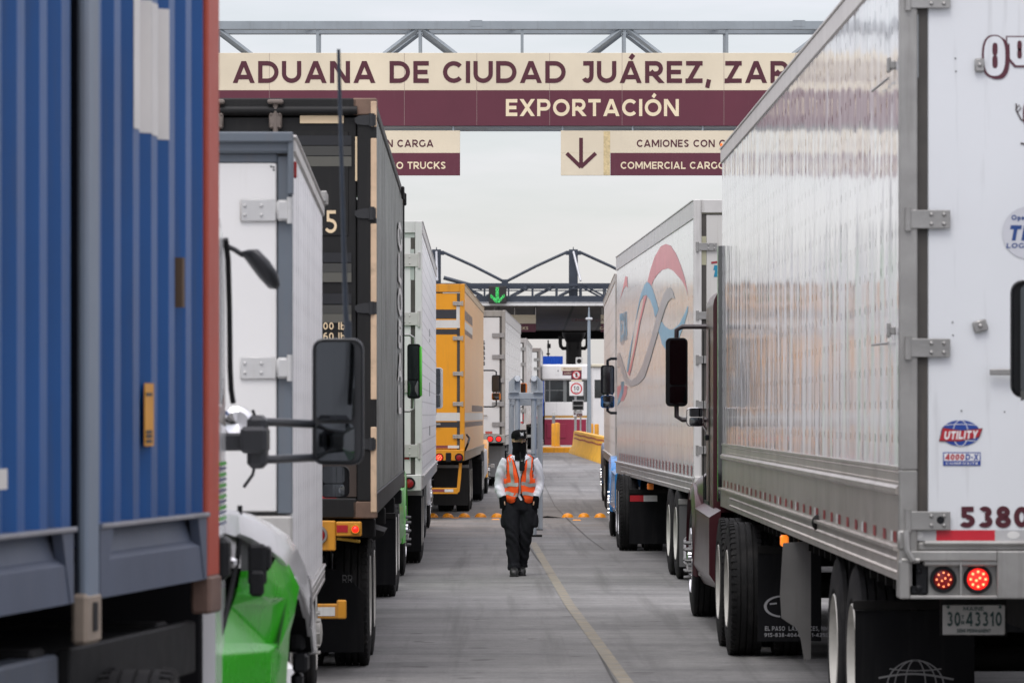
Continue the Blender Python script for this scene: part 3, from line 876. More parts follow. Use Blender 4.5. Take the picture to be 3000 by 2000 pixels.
# ================================================================== THE SETTING
def ground_material():
    N = NT('concrete_road'); t = N.n('ShaderNodeTexCoord').outputs['Object']
    a = N.noise(t, 1.0, 6, .62, (.35, 1.1, 1))
    b = N.noise(t, 1.0, 5, .6, (.22, 4.5, 1))             # bands left across the lane by the screed
    d = N.noise(t, 1.0, 5, .65, (2.5, 26, 1))
    f = N.noise(t, 55, 4, .7)
    c = N.ramp(a, .30, (.135, .134, .133), .72, (.265, .26, .252))
    c = N.mix(1.0, c, N.ramp(b, .28, g3(.84), .72, g3(1.13)), 'MULTIPLY')
    c = N.mix(1.0, c, N.ramp(d, .25, g3(.90), .75, g3(1.08)), 'MULTIPLY')
    c = N.mix(1.0, c, N.ramp(f, .3, g3(.72), .7, g3(1.22)), 'MULTIPLY')
    gr = N.noise(t, 1.0, 5, .75, (8, 30, 1)); c = N.mix(1.0, c, N.ramp(gr, .30, g3(.62), .70, g3(1.34)), 'MULTIPLY')
    sp = N.n('ShaderNodeSeparateXYZ'); N.l(t, sp.inputs[0])
    # brown dust gathered along the row of road studs
    yy = N.math('ABSOLUTE', N.math('SUBTRACT', sp.outputs['Y'], 73.0))
    band = N.math('MULTIPLY', N.ramp(N.math('DIVIDE', yy, 16.0), .2, g3(1), 1, g3(0)), N.ramp(N.noise(t, 1.1, 6, .65), .38, g3(0), .66, g3(.75)))
    c = N.mix(band, c, (.20, .165, .135))
    # oil and rubber where wheels run
    st = N.noise(t, 1.0, 5, .6, (1.4, .10, 1))
    c = N.mix(N.ramp(st, .54, g3(0), .75, g3(.5)), c, (.075, .074, .074))
    pt = N.noise(t, .55, 5, .6, None); c = N.mix(N.ramp(pt, .50, g3(0), .62, g3(.35)), c, (.11, .108, .105))
    tr = N.noise(t, 1.0, 4, .6, (3.2, .07, 1)); c = N.mix(N.ramp(tr, .53, g3(0), .68, g3(.6)), c, (.085, .083, .08))
    dr = N.noise(t, 2.4, 2, .4); c = N.mix(N.ramp(dr, .69, g3(0), .72, g3(.55)), c, (.05, .048, .046))
    sp_ = N.noise(t, 9, 3, .5)
    c = N.mix(N.ramp(sp_, .70, g3(0), .73, g3(.55)), c, (.06, .058, .055))
    N.l(c, N.b.inputs['Base Color']); N.b.inputs['Roughness'].default_value = .8
    bp = N.n('ShaderNodeBump'); bp.inputs['Strength'].default_value = .35; bp.inputs['Distance'].default_value = .01
    N.l(N.math('ADD', d, f), bp.inputs['Height']); N.l(bp.outputs[0], N.b.inputs['Normal'])
    return N.mat
mb = MB()
ys = [-60, -20, 0, 30, 60] + list(range(72, 173, 4)) + [180, 260, 500, 1200, 3000]
xs = [-1200, -200, -40, -10, 0, 10, 40, 200, 1200]
for y in ys:
    for x in xs: mb.v.append((x, y, ground_z(y)))
for j in range(len(ys) - 1):
    for i in range(len(xs) - 1):
        k = j * len(xs) + i; mb.f.append((k, k + 1, k + 1 + len(xs), k + len(xs))); mb.m.append(0)
tag(mb.build('road', ground_material(), smooth=60), kind='structure')

def G(u, v):
    D = CAMZ * FPX / (v - HV); return Vector(((u - HU) / FPX * D, D))
line_m = mat('worn_line_paint', lin('#8c8370'), .75, 0, .25, 3, .8, (.17, .165, .155), .40, streak=False)
mb = MB(); pts = [G(1561, 1588), G(1609, 1671), G(1670, 1773), G(1746, 1875), G(1823, 1983), G(1960, 2160), G(2330, 2640)]
for i, p in enumerate(pts): mb.v += [(p.x - .05, p.y, .004), (p.x + .05, p.y, .004)]
mb.f = [(2 * i, 2 * i + 1, 2 * i + 3, 2 * i + 2) for i in range(len(pts) - 1)]; mb.m = [0] * len(mb.f)
tag(mb.build('lane_line', line_m), kind='structure')
joint_m = mat('joint_filler', (.075, .073, .07), .9, 0, .3)
mb = MB(); pts = [(1541, 1582), (1556, 1608), (1574, 1637), (1604, 1668), (1640, 1716), (1662, 1751), (1690, 1795), (1722, 1850), (1750, 1905), (1788, 1975), (1850, 2080), (1990, 2300)]
for i, q in enumerate(pts):
    p = G(*q); w = .008 + .005 * random.random(); jx = .012 * (random.random() - .5)
    mb.v += [(p.x - w + jx, p.y, .003), (p.x + w + jx, p.y, .003)]
mb.f = [(2 * i, 2 * i + 1, 2 * i + 3, 2 * i + 2) for i in range(len(pts) - 1)]; mb.m = [0] * len(mb.f)
tag(mb.build('road_joint', joint_m), kind='structure')
mb = MB()
for q in ([(1590, 1430), (1625, 1488), (1650, 1510), (1722, 1575), (1770, 1610)],):
    for i, (u, v) in enumerate(q):
        p = G(u, v); mb.v += [(p.x - .006, p.y, ground_z(p.y) + .004), (p.x + .006, p.y, ground_z(p.y) + .004)]
    n = len(q); mb.f += [(2 * i, 2 * i + 1, 2 * i + 3, 2 * i + 2) for i in range(n - 1)]; mb.m += [0] * (n - 1)
tag(mb.build('road_crack', joint_m), kind='structure')

# ================================================================== SIGN GANTRY
YG = 62.0; SG = YG / FPX
gx = lambda u: (u - HU) * SG
gz = lambda v: CAMZ + (HV - v) * SG
GREY = mat('grey_gantry_paint', lin('#8f979c'), .5, .1, .12, 2, .3, (.15, .15, .15))
root = thing('sign_gantry', 'long grey steel truss spanning the lanes above the trucks', 'gantry', (0, YG, 0))
for dy, dv in ((0, 0), (.75, 1)):
    mb = MB()
    mb.box(-7.4, 7.6, dy - .02, dy + .10, gz(87), gz(62), .006)
    mb.build('top_chord', GREY, root)
    MB().box(-7.4, 7.6, dy - .02, dy + .10, gz(374), gz(362), .004).build('bottom_chord', GREY, root)
    for k in range(-3, 6):
        u = 930 + 300 * k
        if u < 140 or u > 2870: continue
        MB().box(gx(u) - .02, gx(u) + .02, dy, dy + .06, gz(362), gz(87)).build('post', GREY, root)
    for u0 in (30, 630, 1230, 1830, 2430):
        for s in (-1, 1):
            u1 = u0 + s * 300
            if not 130 < u1 < 2860: continue
            mb = MB(); a = Vector((gx(u0 + s * 8), dy + .03, gz(86))); b = Vector((gx(u1), dy + .03, gz(310)))
            mb.cyl(a, b, .042, 4); mb.build('diagonal', GREY, root)
mb = MB()
for k in range(-2, 7): mb.tube([(gx(330 + 300 * k), .05, gz(70)), (gx(630 + 300 * k), .78, gz(70))], .018, 5)
mb.build('cross_brace', GREY, root)
for x in (-6.7, 7.15):
    MB().box(x - .2, x + .2, .15, .6, -.02, gz(62), .02).build('column', GREY, root)
mb = MB()
for u in (1395, 2340): mb.box(gx(u - 18), gx(u + 18), -.024, -.02, gz(78), gz(60))
mb.build('splice_plate', GREY, root)

def sign_mat(name, col):
    return mat(name, lin(col), .45, 0, .10, .8, .07, (.22, .17, .15), .58, bump=.6, bs=1.3)
CREAM = sign_mat('cream_sign_sheet', '#d9cdb4'); MAROON = sign_mat('maroon_sign_sheet', '#5b2233')
def seams(mb, us, v0, v1, y, m=0):
    for u in us: rect(mb, gx(u) - .0025, gx(u) + .0025, gz(v1), gz(v0), y, m)
root = thing('overhead_sign', 'wide cream and maroon banner sign naming the customs post, fixed to the gantry', 'sign', (gx(1734), YG - .02, gz(370)))
def sub(mb): # world -> local of the sign root
    o = root.location; mb.v = [(v[0] - o.x, v[1] - o.y, v[2] - o.z) for v in mb.v]; return mb
mb = MB(); mb.box(gx(530), gx(2938), YG - .085, YG - .025, gz(266.5), gz(157), .004); sub(mb).build('cream_panel', CREAM, root)
mb = MB(); mb.box(gx(530), gx(2938), YG - .085, YG - .025, gz(370), gz(266.5), .004); sub(mb).build('maroon_panel', MAROON, root)
SEAM = mat('sheet_seam', (.30, .22, .20), .6)
mb = MB(); seams(mb, [790, 1185, 1397, 1610, 1822, 2120, 2330], 158, 369, YG - .087); sub(mb).build('sheet_seam', SEAM, root)
ADW = (2122 - 683) * text_polys('ADUANA DE CIUDAD JUÁREZ, ZARAGOZA', .205)[1] / (text_polys('ADUANA DE CIUDAD JUÁREZ, ', .205)[1] + .16)
mb = MB(); put_text(mb, 'ADUANA DE CIUDAD JUÁREZ, ZARAGOZA', gx(683), gz(245), YG - .089, 64 * SG, ADW * SG, .205); sub(mb).build('lettering', MAROON_P, root, fix=False)
mb = MB(); put_text(mb, 'EXPORTACIÓN', gx(1482), gz(342), YG - .089, 50 * SG, (1988 - 1482) * SG, .205); sub(mb).build('lettering', CREAM_P, root, fix=False)

def lane_sign(u0, label):
    global root
    root = thing('hanging_sign', label, 'sign', (gx(u0 + 323), YG - .02, gz(515)), group=None)
    du = u0 - 1643
    mb = MB(); mb.box(gx(u0), gx(u0 + 647), YG - .07, YG - .03, gz(449.5), gz(384), .003); mb.box(gx(u0), gx(1787 + du), YG - .07, YG - .03, gz(515), gz(449.5), .003)
    sub(mb).build('cream_panel', CREAM, root)
    mb = MB(); mb.box(gx(1788 + du), gx(u0 + 647), YG - .07, YG - .03, gz(515), gz(449.5), .003); sub(mb).build('maroon_panel', MAROON, root)
    mb = MB()
    rect(mb, gx(1768 + du), gx(1787 + du), gz(514), gz(386), YG - .0715)
    sub(mb).build('ornament_band', mat('ochre_band', lin('#cdb98c'), .5, 0, .25, 30), root, fix=False)
    mb = MB(); w = 11 * SG
    stroke(mb, [(gx(1702 + du), gz(405)), (gx(1702 + du), gz(486))], w, YG - .0725)
    stroke(mb, [(gx(1660 + du), gz(450)), (gx(1702 + du), gz(491))], w, YG - .0730)
    stroke(mb, [(gx(1745 + du), gz(450)), (gx(1701 + du), gz(491))], w, YG - .0735)
    sub(mb).build('arrow', MAROON_P, root, fix=False)
    mb = MB(); put_text(mb, 'CAMIONES CON CARGA', gx(1865 + du), gz(432), YG - .072, 21.5 * SG, 347 * SG, .20); sub(mb).build('lettering', BLACK_P if False else MAROON_P, root, fix=False)
    mb = MB(); put_text(mb, 'COMMERCIAL CARGO TRUCKS', gx(1818 + du), gz(496), YG - .072, 21 * SG, 430 * SG, .19); sub(mb).build('lettering', CREAM_P, root, fix=False)
    for u in (1648, 1853, 2058, 2270):
        mb = MB(); mb.box(gx(u + du) - .012, gx(u + du) + .012, YG - .06, YG - .04, gz(385), gz(366)); sub(mb).build('hanger', GREY, root)
    return root
lane_sign(1643, 'lane sign hung under the banner, its whole arrow in view at its end')
lane_sign(701, 'lane sign hung under the banner, mostly covered by the black container')

# ================================================================== TOLL PLAZA
YP = 178.0
def pz(v, D=YP): return CAMZ + (HV - v) * D / FPX
def px(u, D=YP): return (u - HU) * D / FPX
NAVY = mat('dark_blue_grey_steel', lin('#39404b'), .5, .2, .15, 2)
ROOFW = mat('white_fascia', (.62, .62, .61), .5, 0, .08, 1, .3)
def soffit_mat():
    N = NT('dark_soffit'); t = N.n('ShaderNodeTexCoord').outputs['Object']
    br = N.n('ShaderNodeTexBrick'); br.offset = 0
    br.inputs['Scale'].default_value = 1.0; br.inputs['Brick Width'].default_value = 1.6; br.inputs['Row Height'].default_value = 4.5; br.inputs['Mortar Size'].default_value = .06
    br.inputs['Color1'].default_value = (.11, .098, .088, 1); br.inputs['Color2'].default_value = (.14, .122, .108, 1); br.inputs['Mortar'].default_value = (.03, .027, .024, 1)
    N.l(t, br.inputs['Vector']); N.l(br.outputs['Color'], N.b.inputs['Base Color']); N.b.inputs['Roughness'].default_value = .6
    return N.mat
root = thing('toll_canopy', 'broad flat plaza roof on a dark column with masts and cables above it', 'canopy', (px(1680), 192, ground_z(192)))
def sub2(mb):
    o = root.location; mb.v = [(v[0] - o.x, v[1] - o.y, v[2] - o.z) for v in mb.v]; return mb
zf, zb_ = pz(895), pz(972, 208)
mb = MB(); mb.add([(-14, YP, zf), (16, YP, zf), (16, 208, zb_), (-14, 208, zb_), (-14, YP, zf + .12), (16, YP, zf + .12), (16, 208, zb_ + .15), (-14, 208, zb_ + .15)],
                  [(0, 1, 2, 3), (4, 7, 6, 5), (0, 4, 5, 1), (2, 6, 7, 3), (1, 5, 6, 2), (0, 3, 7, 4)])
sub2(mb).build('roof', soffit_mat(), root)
mb = MB(); mb.box(-14, 16, YP - .08, YP - .002, pz(895.5), pz(888)); sub2(mb).build('fascia', ROOFW, root)
mb = MB(); mb.box(-14, 16, 206.8, 208.2, pz(993, 208), pz(972.5, 208)); sub2(mb).build('rear_beam', DARK, root)
COLM = mat('dark_column_paint', (.02, .02, .022), .45, 0, .2, 1)
mb = MB(); mb.lathe([(0, .36), (pz(990, 192) - ground_z(192) + .25, .36)], (px(1681, 192), 192, ground_z(192)), 'Z', 24)
mb.lathe([(0, .36), (.3, .52), (.45, .55)], (px(1681, 192), 192, pz(1002, 192)), 'Z', 24)
sub2(mb).build('column', COLM, root, 40)
mb = MB()
for s in (-1, 1):
    c = px(1681, 191.6)
    mb.tube([(c + s * .33, 191.6, pz(1020, 192)), (c + s * .5, 191.6, pz(1021, 192)), (c + s * .6, 191.6, pz(1014, 192)), (c + s * .62, 191.6, pz(1005, 192)), (c + s * .62, 191.6, pz(985, 192))], .085, 8)
sub2(mb).build('drain_pipe', COLM, root, 60)
for yy in (YP + .2, YP + 3.2):
    for v0, v1 in ((829, 837), (843, 846), (866, 874)):
        mb = MB(); mb.box(-13.5, 15.5, yy, yy + .12, pz(v1), pz(v0)); sub2(mb).build('truss_chord', NAVY, root)
    for k in range(-9, 12):
        u = 1490 + 71 * k
        mb = MB(); mb.box(px(u) - .035, px(u) + .035, yy + .02, yy + .1, pz(868), pz(831)); sub2(mb).build('truss_post', NAVY, root)
        mb = MB(); a = (px(u + 5), yy + .06, pz(866)); b = (px(u + 66), yy + .06, pz(834))
        if u > 1700 or (u < 1400 and u > 1270): a, b = (a[0], a[1], b[2]), (b[0], b[1], a[2])
        mb.cyl(a, b, .045, 6); sub2(mb).build('truss_diagonal', NAVY, root)
mb = MB(); mb.box(-13.8, 15.8, YP + .1, YP + .5, pz(883), pz(874.5)); sub2(mb).build('eaves_beam', NAVY, root)
mb = MB(); mb.box(-13.8, 15.8, YP + .05, YP + .2, pz(887.5), pz(883.5))
sub2(mb).build('gutter', mat('pale_gutter', (.30, .31, .33), .5, .2, .3, 8), root)
for um in (1278, 1680.5, 2083):
    mb = MB(); yy = YP + .5
    mb.box(px(um) - .19, px(um) + .19, yy, yy + .38, zf, pz(729), .01)
    mb.box(px(um) - .33, px(um) + .33, yy + .05, yy + .28, pz(745), pz(733), .01)
    mb.cyl((px(um), yy + .16, pz(729)), (px(um), yy + .16, pz(722)), .02, 6)
    sub2(mb).build('mast', NAVY, root)
    mb = MB(); mb.tube([(px(um), yy - .06, pz(736)), (px(um + (3 if um < 1400 else 20)), YP - .35, pz(823))], .05, 8)
    sub2(mb).build('stay_rod', mat('pale_stay', (.42, .43, .45), .4, .2), root, 40)
    for s in (-1, 1):
        mb = MB(); mb.tube([(px(um + s * 22), yy + .16, pz(738)), (px(um + s * 110), yy + .16, pz(778)), (px(um + s * 200), yy + .16, pz(824))], .062, 8)
        sub2(mb).build('stay_cable', NAVY, root, 40)
mb = MB(); mb.tube([(px(1291), YP + 9, pz(793)), (px(1410), YP + 9, pz(826))], .09, 8); sub2(mb).build('stay_cable', NAVY, root, 40)
for um in (1479,):
    mb = MB(); mb.box(px(um) - .14, px(um) + .14, YP + .5, YP + .8, pz(830), pz(817), .02); sub2(mb).build('cable_node', NAVY, root)

# lane signal with its green arrow
root = thing('lane_signal', 'square black lane signal with a lit green down arrow on the canopy edge', 'signal', (px(1458), YP - .1, pz(888)))
mb = MB(); mb.box(px(1432), px(1484), YP - .4, YP - .09, pz(889), pz(839), .02); sub2(mb).build('housing', mat('black_signal_box', (.016, .014, .014), .5), root)
GRN = glow('lit_green_diode', (.015, .42, .07), .55); GRN2 = glow('lit_bright_green_diode', (.10, .75, .2), .8)
mb = MB()
def inarrow(u, v):
    if abs(u - 1457.5) < 4.6 and 842 < v < 880: return True
    return 862 < v < 887 and abs(abs(u - 1457.5) - (887 - v) * .95) < 5.0 and abs(u - 1457.5) < 21
u = 1434.
while u < 1482:
    v = 841.
    while v < 888:
        if inarrow(u, v):
            disc(mb, px(u + .7 * (random.random() - .5)), pz(v + .7 * (random.random() - .5)), .0135, YP - .402, n=6, m=random.random() < .25)
        v += 1.9
    u += 1.9
sub2(mb).build('arrow', [GRN, GRN2], root, fix=False)

def plaza_sign(u0, u1, label, t1, t2):
    global root
    D = YP + 2
    root = thing('hanging_sign', label, 'sign', (px((u0 + u1) / 2, D), D, pz(972, D)))
    mb = MB(); mb.box(px(u0, D), px(u1, D), D, D + .05, pz(947.5, D), pz(922, D)); sub2(mb).build('cream_panel', CREAM, root)
    mb = MB(); mb.box(px(u0, D), px(u1, D), D, D + .05, pz(972, D), pz(948, D)); sub2(mb).build('maroon_panel', MAROON, root)
    mb = MB(); put_text(mb, t1, px(u1 - 29 - 11.3 * (len(t1) - 2), D), pz(941, D), D - .003, 8 * D / FPX, None, .18); sub2(mb).build('lettering', MAROON_P, root, fix=False)
    mb = MB(); put_text(mb, t2, px(u1 - 12 - 9.6 * len(t2), D), pz(965, D), D - .003, 8.5 * D / FPX, None, .2); sub2(mb).build('lettering', CREAM_P, root, fix=False)
    for u in (u0 + 4, u1 - 1, (u0 + u1) / 2):
        mb = MB(); mb.cyl((px(u, D), D + .025, pz(923, D)), (px(u, D), D + .025, pz(893, D)), .02, 6); sub2(mb).build('hanger', ALU, root)
plaza_sign(1445, 1570, 'small cream and maroon lane sign hung beneath the canopy beside the white trailers', 'CAMIONES CON CARGA', 'CARGO TRUCKS')
plaza_sign(1760, 1885, 'small lane sign beneath the canopy showing just its cream edge past the trailer', 'CAMIONES CON CARGA', 'CARGO TRUCKS')

# island with its yellow kerb, booth and street furniture
YELLOW = mat('yellow_kerb_paint', lin('#d8930f'), .55, 0, .15, 3, .5, (.16, .12, .06), .5)
YI = 152.0
zi = ground_z(YI) + .2
mb = MB(); mb.box(px(1589, YI), px(1800, YI) + .3, YI, 186, ground_z(YI) - .3, zi, .03)
tag(mb.build('traffic_island', mat('island_concrete', (.30, .28, .25), .8, 0, .2, 2)), kind='structure')
mb = MB(); mb.box(px(1588, YI), px(1693, YI), YI - .05, YI + .14, ground_z(YI) - .2, zi + .004, .03)
tag(mb.build('kerb', YELLOW), 'yellow painted kerb along the front of the toll booth island', 'kerb')
D = 162.0
W_B = mat('booth_white', (.76, .75, .74), .5, 0, .06, 1, .2); MAR_B = mat('booth_maroon', lin('#8c1b3c'), .5, 0, .08, 1, .15)
OCH = mat('booth_ochre', lin('#b98a3c'), .5); BGL = mat('booth_glass', (.03, .037, .04), .1, 0, .9, .8, spec=.7)
root = thing('toll_booth', 'small white booth with maroon base and wide dark window on the island', 'booth', (px(1660, D), D, zi))
B = lambda v: pz(v, D)
x0, x1 = px(1597, D), px(1722, D)
mb = MB(); mb.box(x0, x1, D, D + 4.2, B(1177), B(1113.5) - .0, .0); sub2(mb).build('window_band', BGL, root)
mb = MB(); mb.box(x0 - .14, x1 + .05, D - .12, D + 4.4, B(1113), B(1067), .06); sub2(mb).build('roof', W_B, root)
mb = MB(); mb.box(x0 - .012, x1 + .01, D - .012, D + 4.2, B(1217), B(1177), .01); mb.box(x0 - .012, x1 + .01, D - .012, D + 4.2, B(1228), B(1223.2)); sub2(mb).build('wall', W_B, root)
mb = MB(); mb.box(x0 - .014, x1 + .012, D - .014, D + 4.2, B(1223), B(1217.2)); sub2(mb).build('ochre_stripe', OCH, root)
mb = MB(); mb.box(x0 - .02, px(1717, D), D - .02, D + 4.2, zi - .02, B(1228.2)); sub2(mb).build('base', MAR_B, root)
mb = MB()
for a, b in ((1608, 1612), (1712, 1715)):
    mb.box(px(a, D), px(b, D), D - .016, D + .02, B(1177), B(1113))
mb.box(px(1650, D), px(1660, D), D - .01, D + .02, B(1177), B(1113)); mb.box(x0, px(1660, D), D - .008, D + .02, B(1144), B(1142))
sub2(mb).build('mullion', mat('grey_mullion', (.16, .17, .17), .5), root)
mb = MB()
for a, b, c, d in ((1602, 1635, 1241, 1283), (1640, 1658, 1241, 1283)):
    mb.box(px(a, D), px(b, D), D - .05, D - .02, B(d), B(c), .02)
sub2(mb).build('base_panel', MAR_B, root)
mb = MB(); rect(mb, px(1644, D), px(1704, D), B(1086), B(1075), D - .124, 0); rect(mb, px(1648, D), px(1704, D), B(1099), B(1086), D - .124, 1)
put_text(mb, 'RECAUDADORA', px(1650, D), B(1082), D - .127, 4.5 * D / FPX, 48 * D / FPX, .2, m=1); put_text(mb, 'AUTOPISTA', px(1652, D), B(1095), D - .127, 4 * D / FPX, 22 * D / FPX, .2, m=0)
rect(mb, px(1627, D), px(1642, D), B(1098), B(1075), D - .124, 2); put_text(mb, 'A', px(1632.5, D), B(1088), D - .127, 4.5 * D / FPX, None, .25, m=3)
sub2(mb).build('booth_sign', [CREAM, MAROON, W_B, BLACK_P], root, fix=False)

D2 = 172.0
root = thing('toll_booth', 'pale second booth farther back, mostly behind the far trailer', 'booth', (px(1765, D2), D2, zi))
mb = MB(); mb.box(px(1735, D2), px(1800, D2), D2, D2 + 4, zi, pz(1075, D2), .03); sub2(mb).build('wall', W_B, root)
mb = MB(); mb.box(px(1733, D2), px(1802, D2), D2 - .1, D2 + 4.1, pz(1075, D2), pz(1066, D2), .03); sub2(mb).build('roof', mat('beige_roof_edge', lin('#c9c2ad'), .5), root)
mb = MB(); mb.box(px(1742, D2), px(1795, D2), D2 - .02, D2 + .02, pz(1165, D2), pz(1112, D2)); sub2(mb).build('window', BGL, root)

def bollard(u, D, v0, r, label):
    z0 = zi if D >= YI else ground_z(D)
    mb = MB(); mb.lathe([(0, r), (pz(v0, D) - z0 - r * .5, r), (pz(v0, D) - z0 - r * .15, r * .8), (pz(v0, D) - z0, .001)], (0, 0, 0), 'Z', 18)
    mb.cyl((0, 0, 0), (0, 0, .03), r * 1.25, 18)
    o = mb.build('bollard', YELLOW, smooth=40, loc=(px(u, D), D, z0)); tag(o, label, 'bollard', 'yellow bollards on the toll island')
bollard(1632, 154.5, 1237, .105, 'stout yellow bollard before the maroon booth base, nearer of the close pair')
bollard(1622, 155.5, 1239.5, .08, 'slimmer yellow bollard half hidden behind the stout one at the booth')
bollard(1733.5, 154, 1240, .07, 'thin yellow bollard just past the tall light pole')
bollard(1748, 155, 1241, .085, 'yellow bollard beside the far white trailer near the barrier end')
root = thing('card_reader_post', 'short grey post with a reader head behind the yellow bollards', 'post', (px(1622, 156.5), 156.5, zi))
mb = MB(); mb.box(px(1617.5, 156.5), px(1626.5, 156.5), 156.5, 156.62, zi, pz(1218, 156.5), .01); sub2(mb).build('post', mat('grey_post', (.22, .22, .22), .5), root)
mb = MB(); mb.box(px(1617, 156.5), px(1627.5, 156.5), 156.45, 156.65, pz(1218, 156.5), pz(1206, 156.5), .01); sub2(mb).build('reader_head', mat('reader_face', (.5, .5, .48), .3), root)

# signs on one post in front of the booth
DS = 153.5; S = lambda v: pz(v, DS); U = lambda u: px(u, DS)
GALV = mat('galvanised_post', (.33, .33, .33), .5, .3, .2, 5)
root = thing('speed_sign', 'white square sign with a red ring and the number ten, on a thin post', 'sign', (U(1686), DS, zi))
mb = MB(); mb.cyl((U(1686), DS, zi), (U(1686), DS, S(1120)), .045, 10); sub2(mb).build('post', GALV, root, 40)
mb = MB(); mb.box(U(1668), U(1709), DS - .08, DS - .055, S(1159), S(1117.5), .008); sub2(mb).build('plate', W_B, root)
mb = MB(); disc(mb, U(1688.5), S(1138), 17 * DS / FPX, DS - .083, r0=13.6 * DS / FPX); sub2(mb).build('red_ring', mat('sign_red', lin('#c8202e'), .4), root, fix=False)
mb = MB(); put_text(mb, '10', U(1680.5), S(1143), DS - .083, 12.5 * DS / FPX, 16 * DS / FPX, .19, .34); put_text(mb, 'km/h', U(1682.5), S(1150.5), DS - .083, 3.4 * DS / FPX, 12 * DS / FPX, .2); sub2(mb).build('lettering', BLACK_P, root, fix=False)
root = thing('no_phone_sign', 'maroon sign with a crossed out telephone above the speed limit', 'sign', (U(1688), DS - .03, S(1117)))
mb = MB(); mb.box(U(1673), U(1704), DS - .08, DS - .05, S(1112), S(1084.5), .006); sub2(mb).build('plate', MAROON, root)
mb = MB(); mb.box(U(1673), U(1704), DS - .08, DS - .05, S(1117), S(1112.2), .003); sub2(mb).build('cream_strip', CREAM, root)
mb = MB(); mb.cyl((U(1686), DS - .03, S(1119)), (U(1686), DS - .03, S(1086)), .03, 8); sub2(mb).build('post', GALV, root)
mb = MB(); disc(mb, U(1688.5), S(1098), 10.4 * DS / FPX, DS - .082, m=0); disc(mb, U(1688.5), S(1098), 11.8 * DS / FPX, DS - .083, r0=9.6 * DS / FPX, m=1)
stroke(mb, [(U(1681.5), S(1091)), (U(1695.5), S(1105))], 2 * DS / FPX, DS - .085, 1)
rect(mb, U(1685.7), U(1691.3), S(1104.5), S(1092), DS - .084, 2); rect(mb, U(1686.6), U(1688), S(1092), S(1089.5), DS - .084, 2)
sub2(mb).build('symbol', [W_B, bpy.data.materials['sign_red'], BLACK_P], root, fix=False)
root = thing('louvred_signal', 'grey two-row louvred signal box under the speed sign', 'signal', (U(1693.5), DS - .1, S(1201)))
mb = MB(); mb.box(U(1676.5), U(1710), DS - .25, DS - .06, S(1201), S(1172), .01); sub2(mb).build('housing', GALV, root)
mb = MB()
for a, b in ((1175, 1186), (1189, 1199)): mb.box(U(1679), U(1707.5), DS - .262, DS - .24, S(b), S(a))
sub2(mb).build('louvre', BLACK, root)
root = thing('notice_board', 'low white notice with a small maroon plate below the signal box', 'sign', (U(1693), DS - .02, zi))
for a in (1685.5, 1702): 
    mb = MB(); mb.box(U(a - 3.4), U(a + 3.4) if a < 1690 else U(a + 1), DS - .05 - .04, DS - .05, zi, S(1201.5)); sub2(mb).build('post', GALV, root)
mb = MB(); mb.box(U(1679), U(1706), DS - .12, DS - .095, S(1220), S(1203), .003); sub2(mb).build('plate', W_B, root)
mb = MB(); rect(mb, U(1689), U(1706), S(1219), S(1211), DS - .123, 0); put_text(mb, 'ALTO', U(1691.5), S(1216.5), DS - .126, 3 * DS / FPX, 12 * DS / FPX, .2, m=1)
mb.add([(U(1680.5), DS - .123, S(1214)), (U(1687), DS - .123, S(1214)), (U(1683.7), DS - .123, S(1206))], [(0, 1, 2)], 0)
sub2(mb).build('symbol', [MAROON, CREAM], root, fix=False)

DL = 147.0
root = thing('light_pole', 'tall slim pale grey pole with a small collar, standing by the barrier', 'pole', (px(1725.5, DL), DL, ground_z(DL)))
mb = MB(); g = ground_z(DL); mb.cyl((0, 0, 0), (0, 0, pz(936, DL) - g), .085, 12, r2=.05); mb.cyl((0, 0, pz(936, DL) - g), (0, 0, pz(900, DL) - g), .04, 10, r2=.02)
mb.build('shaft', mat('pale_pole_paint', lin('#8c98a2'), .45, .1), root, 40)
mb = MB(); mb.box(-.12, .12, -.08, .08, pz(937, DL) - g, pz(930, DL) - g, .02); mb.box(-.15, .15, -.15, .15, -.03, .03, .01); mb.build('collar', mat('pale_collar', (.5, .52, .54), .4), root)

# yellow concrete barrier, splayed towards the lane
a0 = Vector((px(1690, 151), 151)); a1 = Vector((px(1793, 128), 128))
dv_ = (a1 - a0); ln = dv_.length; ang = atan2(dv_.y, dv_.x)
root = thing('concrete_barrier', 'bright yellow concrete barrier with two faded red stripes', 'barrier', (a0.x, a0.y, 0))
mb = MB(); nn = Vector((-dv_.y, dv_.x)).normalized(); 
def bar_ring(t):
    p = dv_ * t; g = ground_z(a0.y + p.y)
    return [(p.x + nn.x * w, p.y + nn.y * w, g + z) for w, z in ((-.30, .0), (-.28, .12), (-.16, .30), (-.11, .80), (.11, .80), (.16, .30), (.28, .12), (.30, 0))]
mb.loft([bar_ring(i / 8) for i in range(9)]); mb.build('body', mat('yellow_barrier_paint', lin('#e8ac0e'), .5, 0, .12, 2, .5, (.14, .11, .06), .5), root, 30)
for z in (.52, .66):
    mb = MB(); vs = []
    for i in range(15):
        p = dv_ * (i / 14 * .96 + .03); g = ground_z(a0.y + p.y)
        for k, dz in ((0, 0), (1, .055)):
            zz = z + dz + .012 * sin(i * 1.7); w = -(.16 - (zz - .30) / .5 * .05) - .006
            vs.append((p.x + nn.x * w, p.y + nn.y * w, g + zz))
    mb.add(vs, [(2 * i, 2 * i + 2, 2 * i + 3, 2 * i + 1) for i in range(14)]); mb.build('stripe', mat('faded_red_stripe', lin('#9c3420'), .6, 0, .3, 6, .5, lin('#e2bb12'), .5, streak=False), root, fix=False)
mb = MB(); mb.box(-.35, .35, -.45, -.05, 0, .5)
root = thing('air_conditioner', 'pale boxed cooling unit on the booth roof beside the dark column', 'air conditioner', (px(1696.5, 164), 164, B(1067)))
